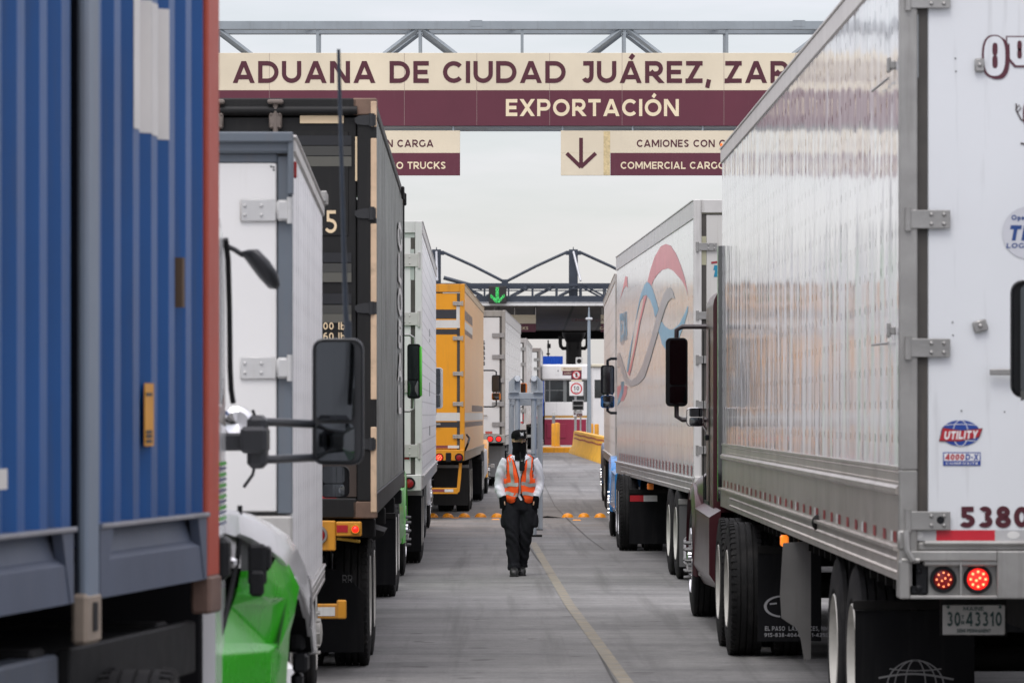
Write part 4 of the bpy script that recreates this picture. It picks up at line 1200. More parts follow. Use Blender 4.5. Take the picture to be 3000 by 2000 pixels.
MB().box(-.13, .13, -.2, .2, -.01, .3, .02).build('case', mat('pale_ac_case', (.4, .4, .38), .5, 0, .2, 4), root)
MB().cyl((0, -.205, .15), (0, -.2, .15), .09, 14).build('fan_grille', DARK, root)
# far blue container
CB = mat('far_blue_sheet', lin('#1550b8'), .45, 0, .1, 1)
root = thing('shipping_container', 'small bright blue corrugated container far behind the booth roof', 'container', (px(1610, 215), 215, ground_z(215)))
mb = MB(); w = 1.25; h = pz(1043, 215) - ground_z(215)
vs = []; n = 40
for i in range(n + 1):
    x = px(1583, 215) - root.location.x + (px(1649, 215) - px(1583, 215)) * i / n; y = .03 * ((i // 2) % 2)
    vs += [(x, y, 1.2), (x, y, h)]
mb.add(vs, [(2 * i, 2 * i + 2, 2 * i + 3, 2 * i + 1) for i in range(n)]); mb.box(px(1583, 215) - root.location.x, px(1649, 215) - root.location.x, .04, 6, 1.2, h)
mb.build('side_panel', CB, root); MB().box(-.55, .6, .2, 5.8, -.01, 1.2).build('stand', DARK, root)
root = thing('antenna_mast', 'thin dark antenna mast rising far behind the blue container', 'mast', (px(1606, 230), 230, ground_z(230)))
mb = MB(); h = pz(996, 230) - ground_z(230); mb.cyl((0, 0, 0), (0, 0, h), .04, 6); mb.box(-.06, .14, -.05, .05, h - .45, h - .2); mb.box(-.1, .1, -.05, .05, h - .8, h - .72)
mb.build('shaft', DARK, root)

# ================================================================== ROAD STUDS
STUD = mat('yellow_stud_paint', lin('#f0980f'), .45, 0, .15, 9, .5, (.05, .045, .04), .58, streak=False)
first = None
studs = [(1267, 'yellow dome stud nearest the yellow trailer, its crown scuffed black'), (1312, 'yellow dome stud, second out from the yellow trailer'), (1360, 'yellow dome stud with a dark cap, midway in the row beside the yellow trailer'),
         (1408, 'yellow dome stud just out from beneath the worker, one gap away'), (1456, 'yellow dome stud closest beside the walking worker'),
         (1663, 'yellow dome stud nearest the pipe guard on the open lane'), (1711, 'middle yellow dome stud of the short row on the open lane'), (1758, 'yellow dome stud closest to the blue tractor wheels')]
for u, lb in studs:
    if first is None:
        mb = MB(); mb.dome((0, 0, 0), .102, .078, 'Z', 20, 6); mb.lathe([(-.002, .112), (.012, .108), (.014, .09)], (0, 0, 0), 'Z', 20)
        o = first = mb.build('road_stud', STUD, smooth=50)
    else:
        o = first.copy(); COL.objects.link(o)
    o.location = (px(u, 74.5), 74.5 + .1 * sin(u), ground_z(74.5) - .002); o.rotation_euler = (0, 0, u)
    tag(o, lb, 'road stud', 'yellow dome road studs across the lanes')
first = None
for u, v, lb in ((1333, 1518, 'small flat amber marker between the yellow domes by the yellow trailer'), (1452, 1522, 'small flat amber marker just before the dome at the worker'), (1690, 1524, 'small flat amber marker on the open lane before the short row')):
    p = G(u, v)
    if first is None:
        mb = MB(); mb.loft([[(x * a, y * a, z) for x, y in ((-.075, -.05), (.075, -.05), (.075, .05), (-.075, .05))] for a, z in ((1, 0), (.75, .02))])
        o = first = mb.build('road_marker', STUD)
    else: o = first.copy(); COL.objects.link(o)
    o.location = (p.x, p.y, 0); tag(o, lb, 'road marker', 'flat amber road markers')
p = G(1612, 1518); mb = MB(); mb.tube([(-.22, 0, .02), (-.05, .05, .03), (.08, 0, .015), (.25, .04, .01)], .02, 6, rs=[.006, .02, .022, .004])
tag(mb.build('rubber_scrap', RUBBER, loc=(p.x, p.y, -.002)), 'shred of black tyre rubber lying on the lane past the studs', 'debris')

# ================================================================== PIPE GUARD
DG = 63.0; k_ = DG / FPX
PIPE = mat('grey_pipe_paint', lin('#a3a8ab'), .42, .05, .08, 2, .2, (.16, .16, .16))
PLATE = mat('grey_plate_paint', lin('#a5aaad'), .45, .05, .06, 2)
root = thing('pipe_guard', 'pale grey frame of upright and lengthwise pipes in mid lane behind the worker', 'guard frame', (px(1540, DG), DG, 0))
for u, d, v in ((1516, DG, 1150), (1564, DG, 1150), (1498.5, 66.6, 1140), (1582, 66.6, 1140)):
    mb = MB(); mb.cyl((px(u, d), d, 0.02 if d < 65 else .0), (px(u, d), d, pz(v, d)), 8.2 * d / FPX, 20); sub2(mb).build('post', PIPE, root, 40)
for u in (1516, 1564):
    mb = MB(); mb.cyl((px(u, DG), DG - .1, pz(1109, DG)), (px(u, DG), 66.8, pz(1109, DG)), 8.2 * k_, 20); o = sub2(mb).build('rail_pipe', PIPE, root, 40)
    mb = MB(); mb.lathe([(0, .0001), (.002, 8.0 * k_), (.012, 8.3 * k_)], (px(u, DG), DG - .112, pz(1109, DG)), 'Y', 20); sub2(mb).build('end_cap', mat('white_cap', (.7, .72, .73), .5), root)
for s, uc in ((-1, 1516), (1, 1564)):
    e = 1490.5 if s < 0 else 1591.5; i_ = 1524 if s < 0 else 1556
    mb = MB(); poly = [(px(i_, DG), pz(1149, DG)), (px(e, DG), pz(1149, DG)), (px(e, DG), pz(1119, DG)), (px(e - s * 18, DG), pz(1101, DG)), (px(i_, DG), pz(1101, DG))]
    mb.prism(poly, DG - .02, DG + .02, 'Y'); sub2(mb).build('end_plate', PLATE, root)
    mb = MB(); mb.prism([(px(e - s * 1, DG), pz(1150, DG)), (px(e - s * 18, DG), pz(1141, DG)), (px(e - s * 30, DG), pz(1150, DG))], DG - .1, DG - .06, 'Y')
    mb.box(px(e - s * 16, DG) - .006, px(e - s * 16, DG) + .006, DG - .08, DG - .02, pz(1149, DG), pz(1106, DG)); sub2(mb).build('gusset', PLATE, root)
    mb = MB(); mb.box(px(e - s * 1, DG), px(e - s * 17, DG), DG - .03, DG + .08, pz(1182, DG), pz(1178, DG)); mb.box(px(e - s * 6, DG) - .008, px(e - s * 6, DG) + .008, DG, DG + .05, pz(1207, DG), pz(1170, DG)); sub2(mb).build('bracket', PIPE, root)
mb = MB(); mb.box(px(1489, DG), px(1592, DG), DG - .06, DG + .06, pz(1169, DG), pz(1149.5, DG), .006); sub2(mb).build('cross_beam', PLATE, root)
mb = MB(); mb.box(px(1498, 66.6), px(1582, 66.6), 66.55, 66.65, pz(1188, 66.6), pz(1166, 66.6), .006); sub2(mb).build('cross_beam', PIPE, root)
mb = MB(); mb.box(px(1508, DG), px(1524, DG), DG - .09, DG + .09, -.002, .02); mb.box(px(1555, DG), px(1588, DG), DG - .09, DG + .1, -.002, .03, .004); mb.box(px(1490, 66.6), px(1590, 66.6), 66.5, 66.7, -.003, .015)
sub2(mb).build('base_plate', DARK, root)

# ================================================================== TRUCKS ON THE OPEN SIDE
def plane_uv(root, side, W, u, v):
    """local (y, z) where the ray of pixel (u, v) meets the trailer's side wall"""
    bpy.context.view_layer.update()
    m = root.matrix_world.inverted()
    o = m @ Vector((0, 0, CAMZ)); d = (m.to_3x3() @ Vector(((u - HU) / FPX, 1, (HV - v) / FPX)))
    t = (side * W / 2 - o.x) / d.x
    p = o + d * t
    return p.y, p.z

R1W = panel_mat('glossy_white_sheet', (.86, .86, .86), .05, 1.22, .305, .165, .024, .85, .48, .16, bow=.10, vseam=.014, spec=.42, ny=3.2, nz=.75)
R1D = mat('door_white', (.66, .68, .695), .35, 0, .04, 1, .42, (.26, .26, .26), .58)
FR1 = mat('grey_door_frame', (.33, .325, .31), .42, .5, .2, 4, .4, (.12, .11, .10), bump=.08)
W1 = 2.59
r1 = trailer('semi_trailer', 'tall white box trailer nearest the camera with blue globe badge and number on its door', 'box trailers queuing in the lanes', 1.90, 19.8, 0, -1, wall=R1W, door=R1D, frame=FR1,
             rail=mat('pale_top_rail', (.62, .59, .56), .42, .2, .1, 3, .3, (.2, .18, .16)), hinges=(1.345, 2.165, 2.775, 3.82), hw=.2, hh=.088, base=1.585, zt=4.14, axle_y=(3.15, 4.4), half=1.27, flap_y=2.45, tape=False, tail=True, lamp_x=(20, 20.2), sill=FR1)
# throw away the generic sill and lamps: this trailer shows its own
for o in [c for c in r1.children if c.name.split('.')[0] in ('sill', 'tail_light', 'mud_flap', 'flap_bracket', 'underride_guard')]:
    for c in list(o.children): bpy.data.objects.remove(c)
    bpy.data.objects.remove(o)
r = r1; hw = W1 / 2
X0 = lambda u: (u - 2640) / FPX * 19.8 - hw            # local x on the rear plane
Z0 = lambda v: CAMZ + (HV - v) / FPX * 19.8
doors = [c for c in r.children if c.name.startswith('door')]
ld = [d for d in doors if d.data.vertices[0].co.x < 0 and min(v.co.x for v in d.data.vertices) < -.5][0]
for d in doors:                                         # doors reach down past the wall's foot
    for v in d.data.vertices:
        if v.co.z < 2: v.co.z -= .375
    for c in d.children:
        if c.name.startswith('seal'):
            for v in c.data.vertices:
                if v.co.z < 2: v.co.z -= .375
mb = MB()
for s in (-1, 1): mb.box(s * (hw - .075), s * (hw + .008), -.02, .07, 1.03, 1.585, .006)
mb.box(-hw + .075, hw - .075, -.02, .07, 1.20, 1.243, .01); mb.box(-hw + .1, hw - .1, -.04, .05, 1.225, 1.25, .01); mb.box(-hw + .1, hw - .1, -.05, .05, 1.13, 1.20, .008)
# lamp box: frame round a recess
zt_, zb2 = Z0(1642), Z0(1752)
for s in (-1, 1):
    xa, xb, xc, xd = X0(2632), X0(2662), X0(2811), X0(2917)
    f = (lambda q: q) if s < 0 else (lambda q: -q)
    mb.box(f(xa), f(xb), -.06, .12, zb2, Z0(1640), .006); mb.box(f(xb), f(xd), -.06, .12, zt_, Z0(1612), .006); mb.box(f(xb), f(xd), -.062, .12, zb2, zb2 + .016, .004)
    mb.box(f(xc - .004), f(xc + .004), -.055, .05, zb2, zt_); mb.box(f(xd), f(xd + .012), -.06, .12, zb2, Z0(1612), .004); mb.box(f(xb), f(xd), .0, .03, zb2, zt_)
mb.box(X0(2918), -X0(2918), -.06, .12, zb2, Z0(1612), .006)
mb.build('sill', FR1, r)
mb = MB(); mb.tube([(X0(2652), -.05, Z0(1555)), (X0(2652), -.07, Z0(1610)), (X0(2670), -.07, Z0(1640))], .016, 8); mb.tube([(X0(2636), -.03, Z0(1650)), (X0(2640), -.05, Z0(1640)), (X0(2690), -.055, Z0(1640))], .012, 8)
mb.box(X0(2628), X0(2662), -.03, .0, Z0(1610), Z0(1552), .01)
mb.build('door_stay', FR1, r, 40)
for s in (-1, 1):
    f = (lambda q: q) if s < 0 else (lambda q: -q)
    mb = MB(); mb.box(f(X0(2664)), f(X0(2718)), -.02, .0, zb2 + .018, zt_ - .003, .01); mb.dome((f(X0(2690)), -.02, Z0(1672)), .016, .008, '-Y', 10, 2); mb.dome((f(X0(2690)), -.02, Z0(1722)), .018, .008, '-Y', 10, 2)
    mb.build('plug_box', BLACK, r, 40)
    lamp(r, f(X0(2762)), Z0(1696), -.012, 30 * 19.8 / FPX, 1, True, 10); lamp(r, f(X0(2863)), Z0(1695), -.012, 32 * 19.8 / FPX, 2, True, 10)
    # bright lit film behind the diodes of the braking lamp is its lens itself
    fx = (lambda D_: 1.90 + .0)
    ye = 22.3 - 19.8; xl = (2505 - HU) * 22.3 / FPX - 1.90 - hw
    MB().box(f(xl), f(xl + .64), ye, ye + .012, .12, .80).build('mud_flap', FLAP, r)
    MB().box(f(xl - .01), f(xl + .66), ye - .02, ye + .03, .805, .855, .004).build('flap_bracket', DARK, r)
# flap print
GP = mat('grey_flap_print', (.20, .20, .20), .5)
mb = MB(); D_ = 22.28; y = ye - .004
fu = lambda u: (u - HU) * D_ / FPX - 1.90 - hw; fv = lambda v: CAMZ + (HV - v) * D_ / FPX
disc(mb, fu(2683), fv(2010), 85 * D_ / FPX, y, 78 * D_ / FPX, r0=81 * D_ / FPX, a0=0, a1=180)
for k in (.35, -.35, .72, -.72):
    stroke(mb, [(fu(2683 + 85 * k * cos(radians(a)) ), fv(2010 - 78 * sin(radians(a)))) for a in range(0, 91, 10)], .006, y - .0005)
stroke(mb, [(fu(2683 + 78 * t), fv(1958 + 6 * (1 - t * t))) for t in (-.98, -.5, 0, .5, .98)], .006, y - .001)
stroke(mb, [(fu(2575 + i * 22), fv(2010 - 25 - 12 * sin(i * .35))) for i in range(11)], .010, y - .0015)
put_text(mb, 'UTILITY', fu(2588), fv(2045), y - .002, .05, .36, .26, slant=.15)
mb.build('flap_print', GP, r, fix=False)
# licence plate
D_ = 20.25; y = D_ - 19.8
mb = MB(); mb.box(fu(2762) if False else (2762 - HU) * D_ / FPX - 1.9 - hw, (2944 - HU) * D_ / FPX - 1.9 - hw, y, y + .006, CAMZ + (HV - 1858) * D_ / FPX, CAMZ + (HV - 1771) * D_ / FPX, .003)
pl = mb.build('licence_plate', mat('plate_white', (.42, .41, .39), .4, 0, .1, 10, .3), r)
lu = lambda u: (u - HU) * D_ / FPX - 1.9 - hw; lv = lambda v: CAMZ + (HV - v) * D_ / FPX
mb = MB()
put_text(mb, '30', lu(2774), lv(1833), y - .002, 42 * D_ / FPX, 40 * D_ / FPX, .2, .2); put_text(mb, '43310', lu(2830), lv(1833), y - .002, 42 * D_ / FPX, 105 * D_ / FPX, .2, .2)
put_text(mb, 'SEMI PERMANENT', lu(2803), lv(1852), y - .002, 11 * D_ / FPX, 100 * D_ / FPX, .22); put_text(mb, 'MAINE', lu(2822), lv(1788), y - .002, 12 * D_ / FPX, 60 * D_ / FPX, .2)
put_text(mb, 'R', lu(2816), lv(1828), y - .002, 11 * D_ / FPX, None, .22); put_text(mb, 'T', lu(2816), lv(1812), y - .002, 11 * D_ / FPX, None, .22)
for u in (2778, 2930): disc(mb, lu(u), lv(1777), .008, y - .002, n=10)
mb.build('plate_lettering', mat('plate_green', (.015, .05, .045), .5), pl, fix=False)
MB().box(lu(2755), lu(2950), y + .007, y + .02, lv(1862), lv(1745)).build('plate_bracket', DARK, r)
# side: lower bands, rail, rivets, reflectors
SIDE_L = mat('grey_lower_panel', (.49, .455, .42), .30, .45, .14, 2.2, .35, (.14, .12, .10), .5, bump=.06, bs=8)
for s in (-1, 1):
    x = s * hw
    mb = MB()
    prof = [(x - s * .03, 1.20), (x + s * .004, 1.20), (x + s * .004, 1.462), (x + s * .022, 1.475), (x + s * .022, 1.497), (x + s * .006, 1.512), (x + s * .004, 1.582), (x + s * .010, 1.584), (x + s * .010, 1.60), (x - s * .03, 1.60)]
    mb.prism(prof, .07, 16.05, 'Y')
    yy = .1
    while yy < 15:
        for z in (1.525, 1.573): mb.dome((x + s * .005, yy, z), .007, .006, '-X' if s < 0 else 'X', 6, 2)
        yy += .1 if yy < 6 else .2
    mb.build('lower_band', SIDE_L, r)
    side_rail(r, W1, 16.1, 1.06, .16, SIDE_L, s, .10, rows=(.22, .68))
mb = MB(); yy = .18; i = 0
while yy < 15.8:
    x = -hw - .007
    q = .15
    mb.add([(x, yy, 1.235), (x, yy + q, 1.235), (x, yy + q, 1.288), (x, yy, 1.288)], [(0, 1, 2, 3)], 0)
    if i % 3 == 0: mb.add([(x, yy + q + .03, 1.235), (x, yy + 2 * q, 1.235), (x, yy + 2 * q, 1.288), (x, yy + q + .03, 1.288)], [(0, 1, 2, 3)], 1)
    yy += .55; i += 1
mb.build('side_reflectors', [mat('faded_red_reflector', (.26, .03, .035), .4, 0, .3, 6, .4), WHITE_T], r, fix=False)
def at_side(u, v): return plane_uv(r1, -1, W1, u, v)
yy, zz = at_side(2300, 1578)
MB().box(-hw - .03, -hw + .02, yy - .06, yy + .06, .965, 1.04, .01).build('marker_lamp', LIT_AMB, r)
MB().box(-hw + .1, -hw + .4, .5, .55, .97, 1.0, .005).build('clearance_lamp', LIT_RED, r)
MB().box(-hw - .02, -hw, 16.0, 16.06, 4.15, 4.18, .01).build('roof_marker', ORANGE_M, r)
yy, zz = at_side(2400, 1530); MB().dome((-hw - .006, yy, zz), .05, .04, '-X', 12, 3).build('side_plug', DARK, r, 40)
for u, v in ((2622, 192), (2622, 968)):
    yy, zz = at_side(u, v); mb = MB(); mb.box(-hw - .025, -hw, yy - .04, yy + .05, zz - .02, zz + .02, .006); mb.box(-hw - .038, -hw - .02, yy - .02, yy + .03, zz - .035, zz + .04, .006); mb.cyl((-hw - .03, yy + .02, zz - .06), (-hw - .03, yy + .9, zz - .055), .006, 6); mb.build('door_hook', STEEL, r)
# dangling torn side fairing and landing gear
yf = 27 - 19.8
mb = MB(); x = (2362 - HU) * 27 / FPX - 1.9 - hw; x2 = (2290 - HU) * 27 / FPX - 1.9 - hw
z = lambda v: CAMZ + (HV - v) * 27 / FPX
poly = [(x, z(1585)), (x, z(1935)), (x - .01, z(1940)), (x - .035, z(1870)), (x - .06, z(1840)), (x2, z(1810)), (x2 - .01, z(1740)), (x2 + .01, z(1590))]
mb.prism(poly, yf, yf + .02, 'Y'); mb.box(x - .012, x + .03, yf - .004, yf + .03, z(1930), z(1590))
mb.build('torn_fairing', mat('grey_fairing', (.115, .112, .108), .55, 0, .2, 3, .5, (.08, .07, .065)), r)
# door furniture and writing
DY = -.0035
mb = MB()
rect(mb, X0(2658), X0(2690), Z0(228), Z0(43), DY, 0)
mb.build('grey_tape', mat('grey_door_tape', (.26, .285, .30), .3, 0, .08, 8), ld, fix=False)
for u, v, w, h, rr_ in ((2868, 192, 28, 40, 0), (2870, 955, 42, 34, -.25)):
    mb = MB(); c = Vector((X0(u), 0, Z0(v))); s_ = 19.8 / FPX / 2
    mb.box(-w * s_, w * s_, -.025, -.001, -h * s_, h * s_, .006); mb.dome((0, -.025, 0), .012, .01, '-Y', 10, 3)
    o = mb.build('rod_bracket', STEEL, ld, 40); o.location = c; o.rotation_euler = (0, rr_, 0)
mb = MB(); mb.lathe([(-.03, .0001), (-.03, .018), (-.01, .026), (0, .03)], (X0(2753), 0, Z0(1522)), 'Y', 16); mb.build('door_bumper', BLACK, ld, 40)
rt = mat('reflector_red_bright', (.50, .015, .03), .3, 0, .1, 6, .15)
mb = MB(); rect(mb, X0(2657), X0(2742), Z0(1583), Z0(1552), DY, 0); rect(mb, X0(2742), X0(2914), Z0(1583), Z0(1552), DY, 1); rect(mb, X0(2914), X0(3090), Z0(1583), Z0(1552), DY, 0); rect(mb, X0(3090), X0(3260), Z0(1583), Z0(1552), DY, 1)
for u in (2686, 2968): disc(mb, X0(u), Z0(1566), .03, DY - .001, .018, m=2)
mb.build('reflective_tape', [mat('reflector_grey', (.42, .42, .42), .3, 0, .1, 6), rt, WHITE_T], ld, fix=False)
MRN = mat('maroon_number', lin('#4a1420'), .4)
mb = MB(); put_text(mb, '53804', X0(2811), Z0(1544), DY, 61 * 19.8 / FPX, 262 * 19.8 / FPX, .25, .13); mb.build('fleet_number', MRN, ld, fix=False)
# globe badge with its banner, and the plate under it
BLU = mat('badge_blue', lin('#1d3f8f'), .35); BRD = mat('badge_red', lin('#a81e2c'), .35); BWH = mat('badge_white', (.72, .72, .72), .4); BDK = mat('badge_edge', (.12, .03, .04), .4)
k = 19.8 / FPX
mb = MB(); c = (X0(2813), Z0(1268))
disc(mb, *c, 58 * k, DY, 38 * k, m=0)
for q in (.38, -.38): stroke(mb, [(c[0] + 58 * k * q * cos(radians(a)), c[1] + 38 * k * sin(radians(a))) for a in range(-90, 91, 15)], .003, DY - .0004, 2)
for q in (.62, -.62): stroke(mb, [(c[0] + 45 * k * t, c[1] + 38 * k * q + .004 * (1 - t * t)) for t in (-1, -.5, 0, .5, 1)], .003, DY - .0006, 2)
def bn(e): return [(X0(2752) - e, Z0(1290) - e), (X0(2762) - e, Z0(1254) + e), (X0(2815), Z0(1262) + e), (X0(2876) + e, Z0(1256) + e), (X0(2866) + e, Z0(1278) - e), (X0(2812), Z0(1290) - e)]
for e, dd, m in ((.004, .0010, 3), (.0, .0014, 1)):
    mb.add([(p[0], DY - dd, p[1]) for p in bn(e)], [tuple(range(6))], m)
put_text(mb, 'UTILITY', X0(2764), Z0(1287), DY - .002, 24 * k, 98 * k, .25, .16, .25, m=2, rot=.03)
mb.build('globe_badge', [BLU, BRD, BWH, BDK], ld, fix=False)
mb = MB(); rect(mb, X0(2762), X0(2872), Z0(1363), Z0(1324), DY, 0); rect(mb, X0(2765), X0(2869), Z0(1349), Z0(1327), DY - .0005, 2)
put_text(mb, '4000', X0(2768), Z0(1347), DY - .001, 18 * k, 55 * k, .26, .14, .1, m=1); put_text(mb, 'D-X', X0(2827), Z0(1347), DY - .001, 18 * k, 38 * k, .26, .14, .1, m=0)
put_text(mb, 'COMPOSITE', X0(2770), Z0(1360), DY - .001, 7 * k, 94 * k, .2, .35, m=2)
mb.build('model_plate', [BLU, BRD, BWH], ld, fix=False)
# round grey sticker, big outlined name, rope flourish
TB = mat('sticker_blue', lin('#1d3f7a'), .4); SG_ = mat('sticker_grey', (.52, .53, .56), .35)
mb = MB(); disc(mb, X0(3012), Z0(682), 77 * k, DY, m=0)
put_text(mb, 'Operated by', X0(2962), Z0(645), DY - .001, 16 * k, 105 * k, .24, m=1) if False else put_text(mb, 'Oper', X0(2962), Z0(645), DY - .001, 15 * k, 46 * k, .24, m=1)
put_text(mb, 'THR', X0(2952), Z0(705), DY - .001, 45 * k, 120 * k, .27, .14, .2, m=1); put_text(mb, 'LOGISTICS', X0(2947), Z0(727), DY - .001, 15 * k, 130 * k, .22, .16, .12, m=1)
mb.build('round_sticker', [SG_, TB], ld, fix=False)
mb = MB()
def slab_o(cx, cz, rx, rz, m, d, p=2.6, n=36):
    mb.add([(cx + rx * math.copysign(abs(cos(2 * pi * i / n)) ** (2 / p), cos(2 * pi * i / n)), DY - d, cz + rz * math.copysign(abs(sin(2 * pi * i / n)) ** (2 / p), sin(2 * pi * i / n))) for i in range(n)], [tuple(range(n))], m)
slab_o(X0(2914) - .004, Z0(166), 36 * k, 63 * k, 0, .0003); slab_o(X0(2916) + .008, Z0(171), 36 * k, 62 * k, 0, .0004)
slab_o(X0(2913), Z0(165), 31 * k, 58 * k, 1, .0008)
for z in (145, 182): slab_o(X0(2914), Z0(z), 8 * k, 19 * k, 0, .0012, 3)
for z in (135, 158): slab_o(X0(2986), Z0(z), 7 * k, 15 * k, 0, .0016, 3)
for e, m, d in ((.010, 0, .0005), (0, 1, .001)):
    u = [(2950, 110), (3045, 110), (3045, 128), (3032, 130), (3030, 175), (3010, 192), (2975, 192), (2958, 172), (2957, 130), (2950, 126)]
    cx, cz = X0(2998), Z0(150)
    mb.add([(X0(a) + (e if X0(a) > cx else -e * .6), DY - d, Z0(b) + (e * .6 if Z0(b) > cz else -e)) for a, b in u], [tuple(range(len(u)))], m)
stroke(mb, [(X0(2976), Z0(304)), (X0(2977), Z0(325)), (X0(2990), Z0(350)), (X0(3010), Z0(362))], .007, DY - .0005, 2)
stroke(mb, [(X0(2974), Z0(322)), (X0(2985), Z0(308)), (X0(2990), Z0(318)), (X0(2979), Z0(330))], .005, DY - .0008, 2)
stroke(mb, [(X0(2989), Z0(420)), (X0(3015), Z0(426))], .008, DY - .0005, 2)
slab_o(X0(3018), Z0(335), 22 * k, 42 * k, 0, .001)
mb.build('name_lettering', [MAROON_P, R1D, mat('rope_brown', (.06, .045, .045), .5)], ld, fix=False)
mb = MB()
for u, v in ((2798, 172), (2800, 210), (2790, 944), (2791, 982), (2816, 1203), (2942, 1206)): disc(mb, X0(u), Z0(v), .004, DY, n=8)
mb.build('screw_hole', BLACK, ld, fix=False)

# burgundy tractor in front of it
BURG = mat('burgundy_paint', lin('#3d0d16'), .3, 0, .12, 2, .2, (.10, .08, .08), coat=.15)
BFLAP = FLAP
t1 = tractor('road_tractor', 'burgundy tractor pulling the nearest white trailer, chrome hub spikes showing', 'road tractors in the queues', 2.95, 31.3, 0, BURG, half=1.22, steer_y=7.0, cab=(4.75, 6.5), cab_w=2.24, shoulder=True,
             hood_l=1.7, mir=dict(w=.2, h=.62, z=2.23, out=.25, y=6.3, tilt=.30, housing=BLACK, low=.12, arm=mat('burgundy_arm', (.04, .03, .032), .35), ar=.022, split=.70), spikes=True, skirt=BURG, steer_rim='chrome', rim='white', fender=BURG, flap_in=.2, flap_y=.1, top_fair=None, sleeper=False)
mb = MB(); fu2 = lambda u: (u - HU) * 31.4 / FPX - 2.95; fv2 = lambda v: CAMZ + (HV - v) * 31.4 / FPX
WG = mat('pale_flap_print', (.30, .30, .31), .5)
put_text(mb, 'EL PASO  LAS CRUCES, NM', fu2(2241), fv2(1846), .095, 13 * 31.4 / FPX, 185 * 31.4 / FPX, .2); put_text(mb, '915-838-4044  541-4255', fu2(2239), fv2(1864), .095, 11 * 31.4 / FPX, 188 * 31.4 / FPX, .2)
disc(mb, fu2(2290), fv2(1775), 52 * 31.4 / FPX, .095, 32 * 31.4 / FPX, r0=44 * 31.4 / FPX, a0=95, a1=265)
stroke(mb, [(fu2(2255), fv2(1768)), (fu2(2276), fv2(1766))], .012, .094)
mb.build('flap_print', WG, t1, fix=False)
mirror_part(t1, ((2037 - HU) * 37.2 / FPX - 2.95, 5.9, CAMZ + (HV - 1221) * 37.2 / FPX), .16, .17, CHROME, [([((2070 - HU) * 37.2 / FPX - 2.95 + .06, 6.0, 1.62), ((2050 - HU) * 37.2 / FPX - 2.95, 5.95, 1.80)], .012, CHROME)], split=.5, d=.05, name='spot_mirror')

# second trailer of this side: white with the looping ribbons
R2W = panel_mat('ribbon_trailer_sheet', (.86, .86, .865), .12, 1.22, .61, .23, .022, .6, .3, .2, bow=.2, spec=.36)
R2D = mat('ribbon_trailer_door', (.56, .55, .52), .4, 0, .06, 1.5, .5, (.24, .20, .15), .5)
r2 = trailer('semi_trailer', 'white trailer with faded red, blue and grey looping ribbons along its side', 'box trailers queuing in the lanes', 2.05, 44.3, -1.35, -1, wall=R2W, door=R2D, frame=mat('white_door_frame', (.55, .54, .52), .45, 0, .1, 3, .4),
             rail=mat('white_top_rail', (.55, .545, .53), .4, .2, .1, 3, .4), hinges=(1.47, 1.95, 2.43, 2.9, 3.63), hw=.21, hh=.08, hmat=STEEL, base=1.17, zt=4.13, axle_y=(2.6, 3.85), half=1.33, flap_y=1.9, rail_top=.2, tape=False, lamp_lit=0,
             flap_mat=mat('grey_flap', (.10, .10, .10), .6))
for s in (-1, 1): side_rail(r2, W1, 16.1, 1.0, .17, ALU, s, .2)
mb = MB(); yy = .3
while yy < 15.6:
    mb.add([(-hw - .004, yy, 1.19), (-hw - .004, yy + .22, 1.19), (-hw - .004, yy + .22, 1.30), (-hw - .004, yy, 1.30)], [(0, 1, 2, 3)]); yy += .62
mb.build('side_reflectors', mat('faded_red_block', (.30, .12, .12), .45, 0, .3, 6, .5), r2, fix=False)
RB = mat('faded_red_print', lin('#d98b90'), .35, 0, .1, 2, .15, spec=.2); BB = mat('faded_blue_print', lin('#7db1ca'), .35, 0, .1, 2, .15, spec=.2); GB = mat('faded_grey_print', lin('#b0aeae'), .35, 0, .1, 2, .15, spec=.2); TE = mat('teal_print', lin('#1b7f9e'), .3)
ribbons = [
 (RB, 1, [(323,400),(345,310),(380,200),(430,115),(470,95),(510,110),(550,170),(590,265),(620,360),(640,450),(648,510),(635,455),(600,390),(570,355),(530,310),(490,290),(440,305),(400,345),(370,390),(355,430),(340,410)]),
 (BB, 2, [(155,1120),(165,1040),(185,930),(220,760),(245,610),(270,500),(300,425),(320,400),(340,415),(365,460),(395,555),(412,620),(400,660),(385,685),(370,610),(345,545),(315,505),(290,510),(265,560),(245,640),(215,790),(195,920),(180,1040),(165,1125)]),
 (BB, 1, [(428,730),(440,720),(460,755),(500,785),(530,783),(580,740),(620,660),(650,590),(648,640),(620,740),(590,820),(560,900),(520,960),(470,945),(440,900),(425,840),(412,800)]),
 (RB, 3, [(295,520),(320,505),(300,590),(265,730),(235,900),(205,1050),(180,1160),(165,1140),(185,1070),(205,990),(230,860),(255,720),(285,590)]),
 (GB, 4, [(75,1010),(95,965),(115,1020),(140,1100),(160,1170),(190,1200),(235,1165),(280,1080),(320,960),(360,830),(395,690),(425,590),(450,510),(480,455),(510,445),(530,480),(545,540),(520,530),(490,560),(465,620),(440,700),(415,790),(380,910),(340,1050),(300,1170),(250,1225),(190,1245),(150,1220),(125,1160),(100,1080),(84,1085)]),
 (RB, 1, [(78,1245),(110,1230),(160,1240),(155,1300),(130,1360),(96,1360),(80,1330)]), (BB, 2, [(80,1396),(88,1340),(115,1250),(135,1200),(130,1290),(100,1370)]), (TE, 3, [(108,1210),(130,1200),(122,1320)]),
 (RB, 1, [(100,550),(120,470),(145,355),(160,360),(163,450),(150,430),(130,460)]), (GB, 1, [(108,838),(134,830),(134,900),(108,908)])]
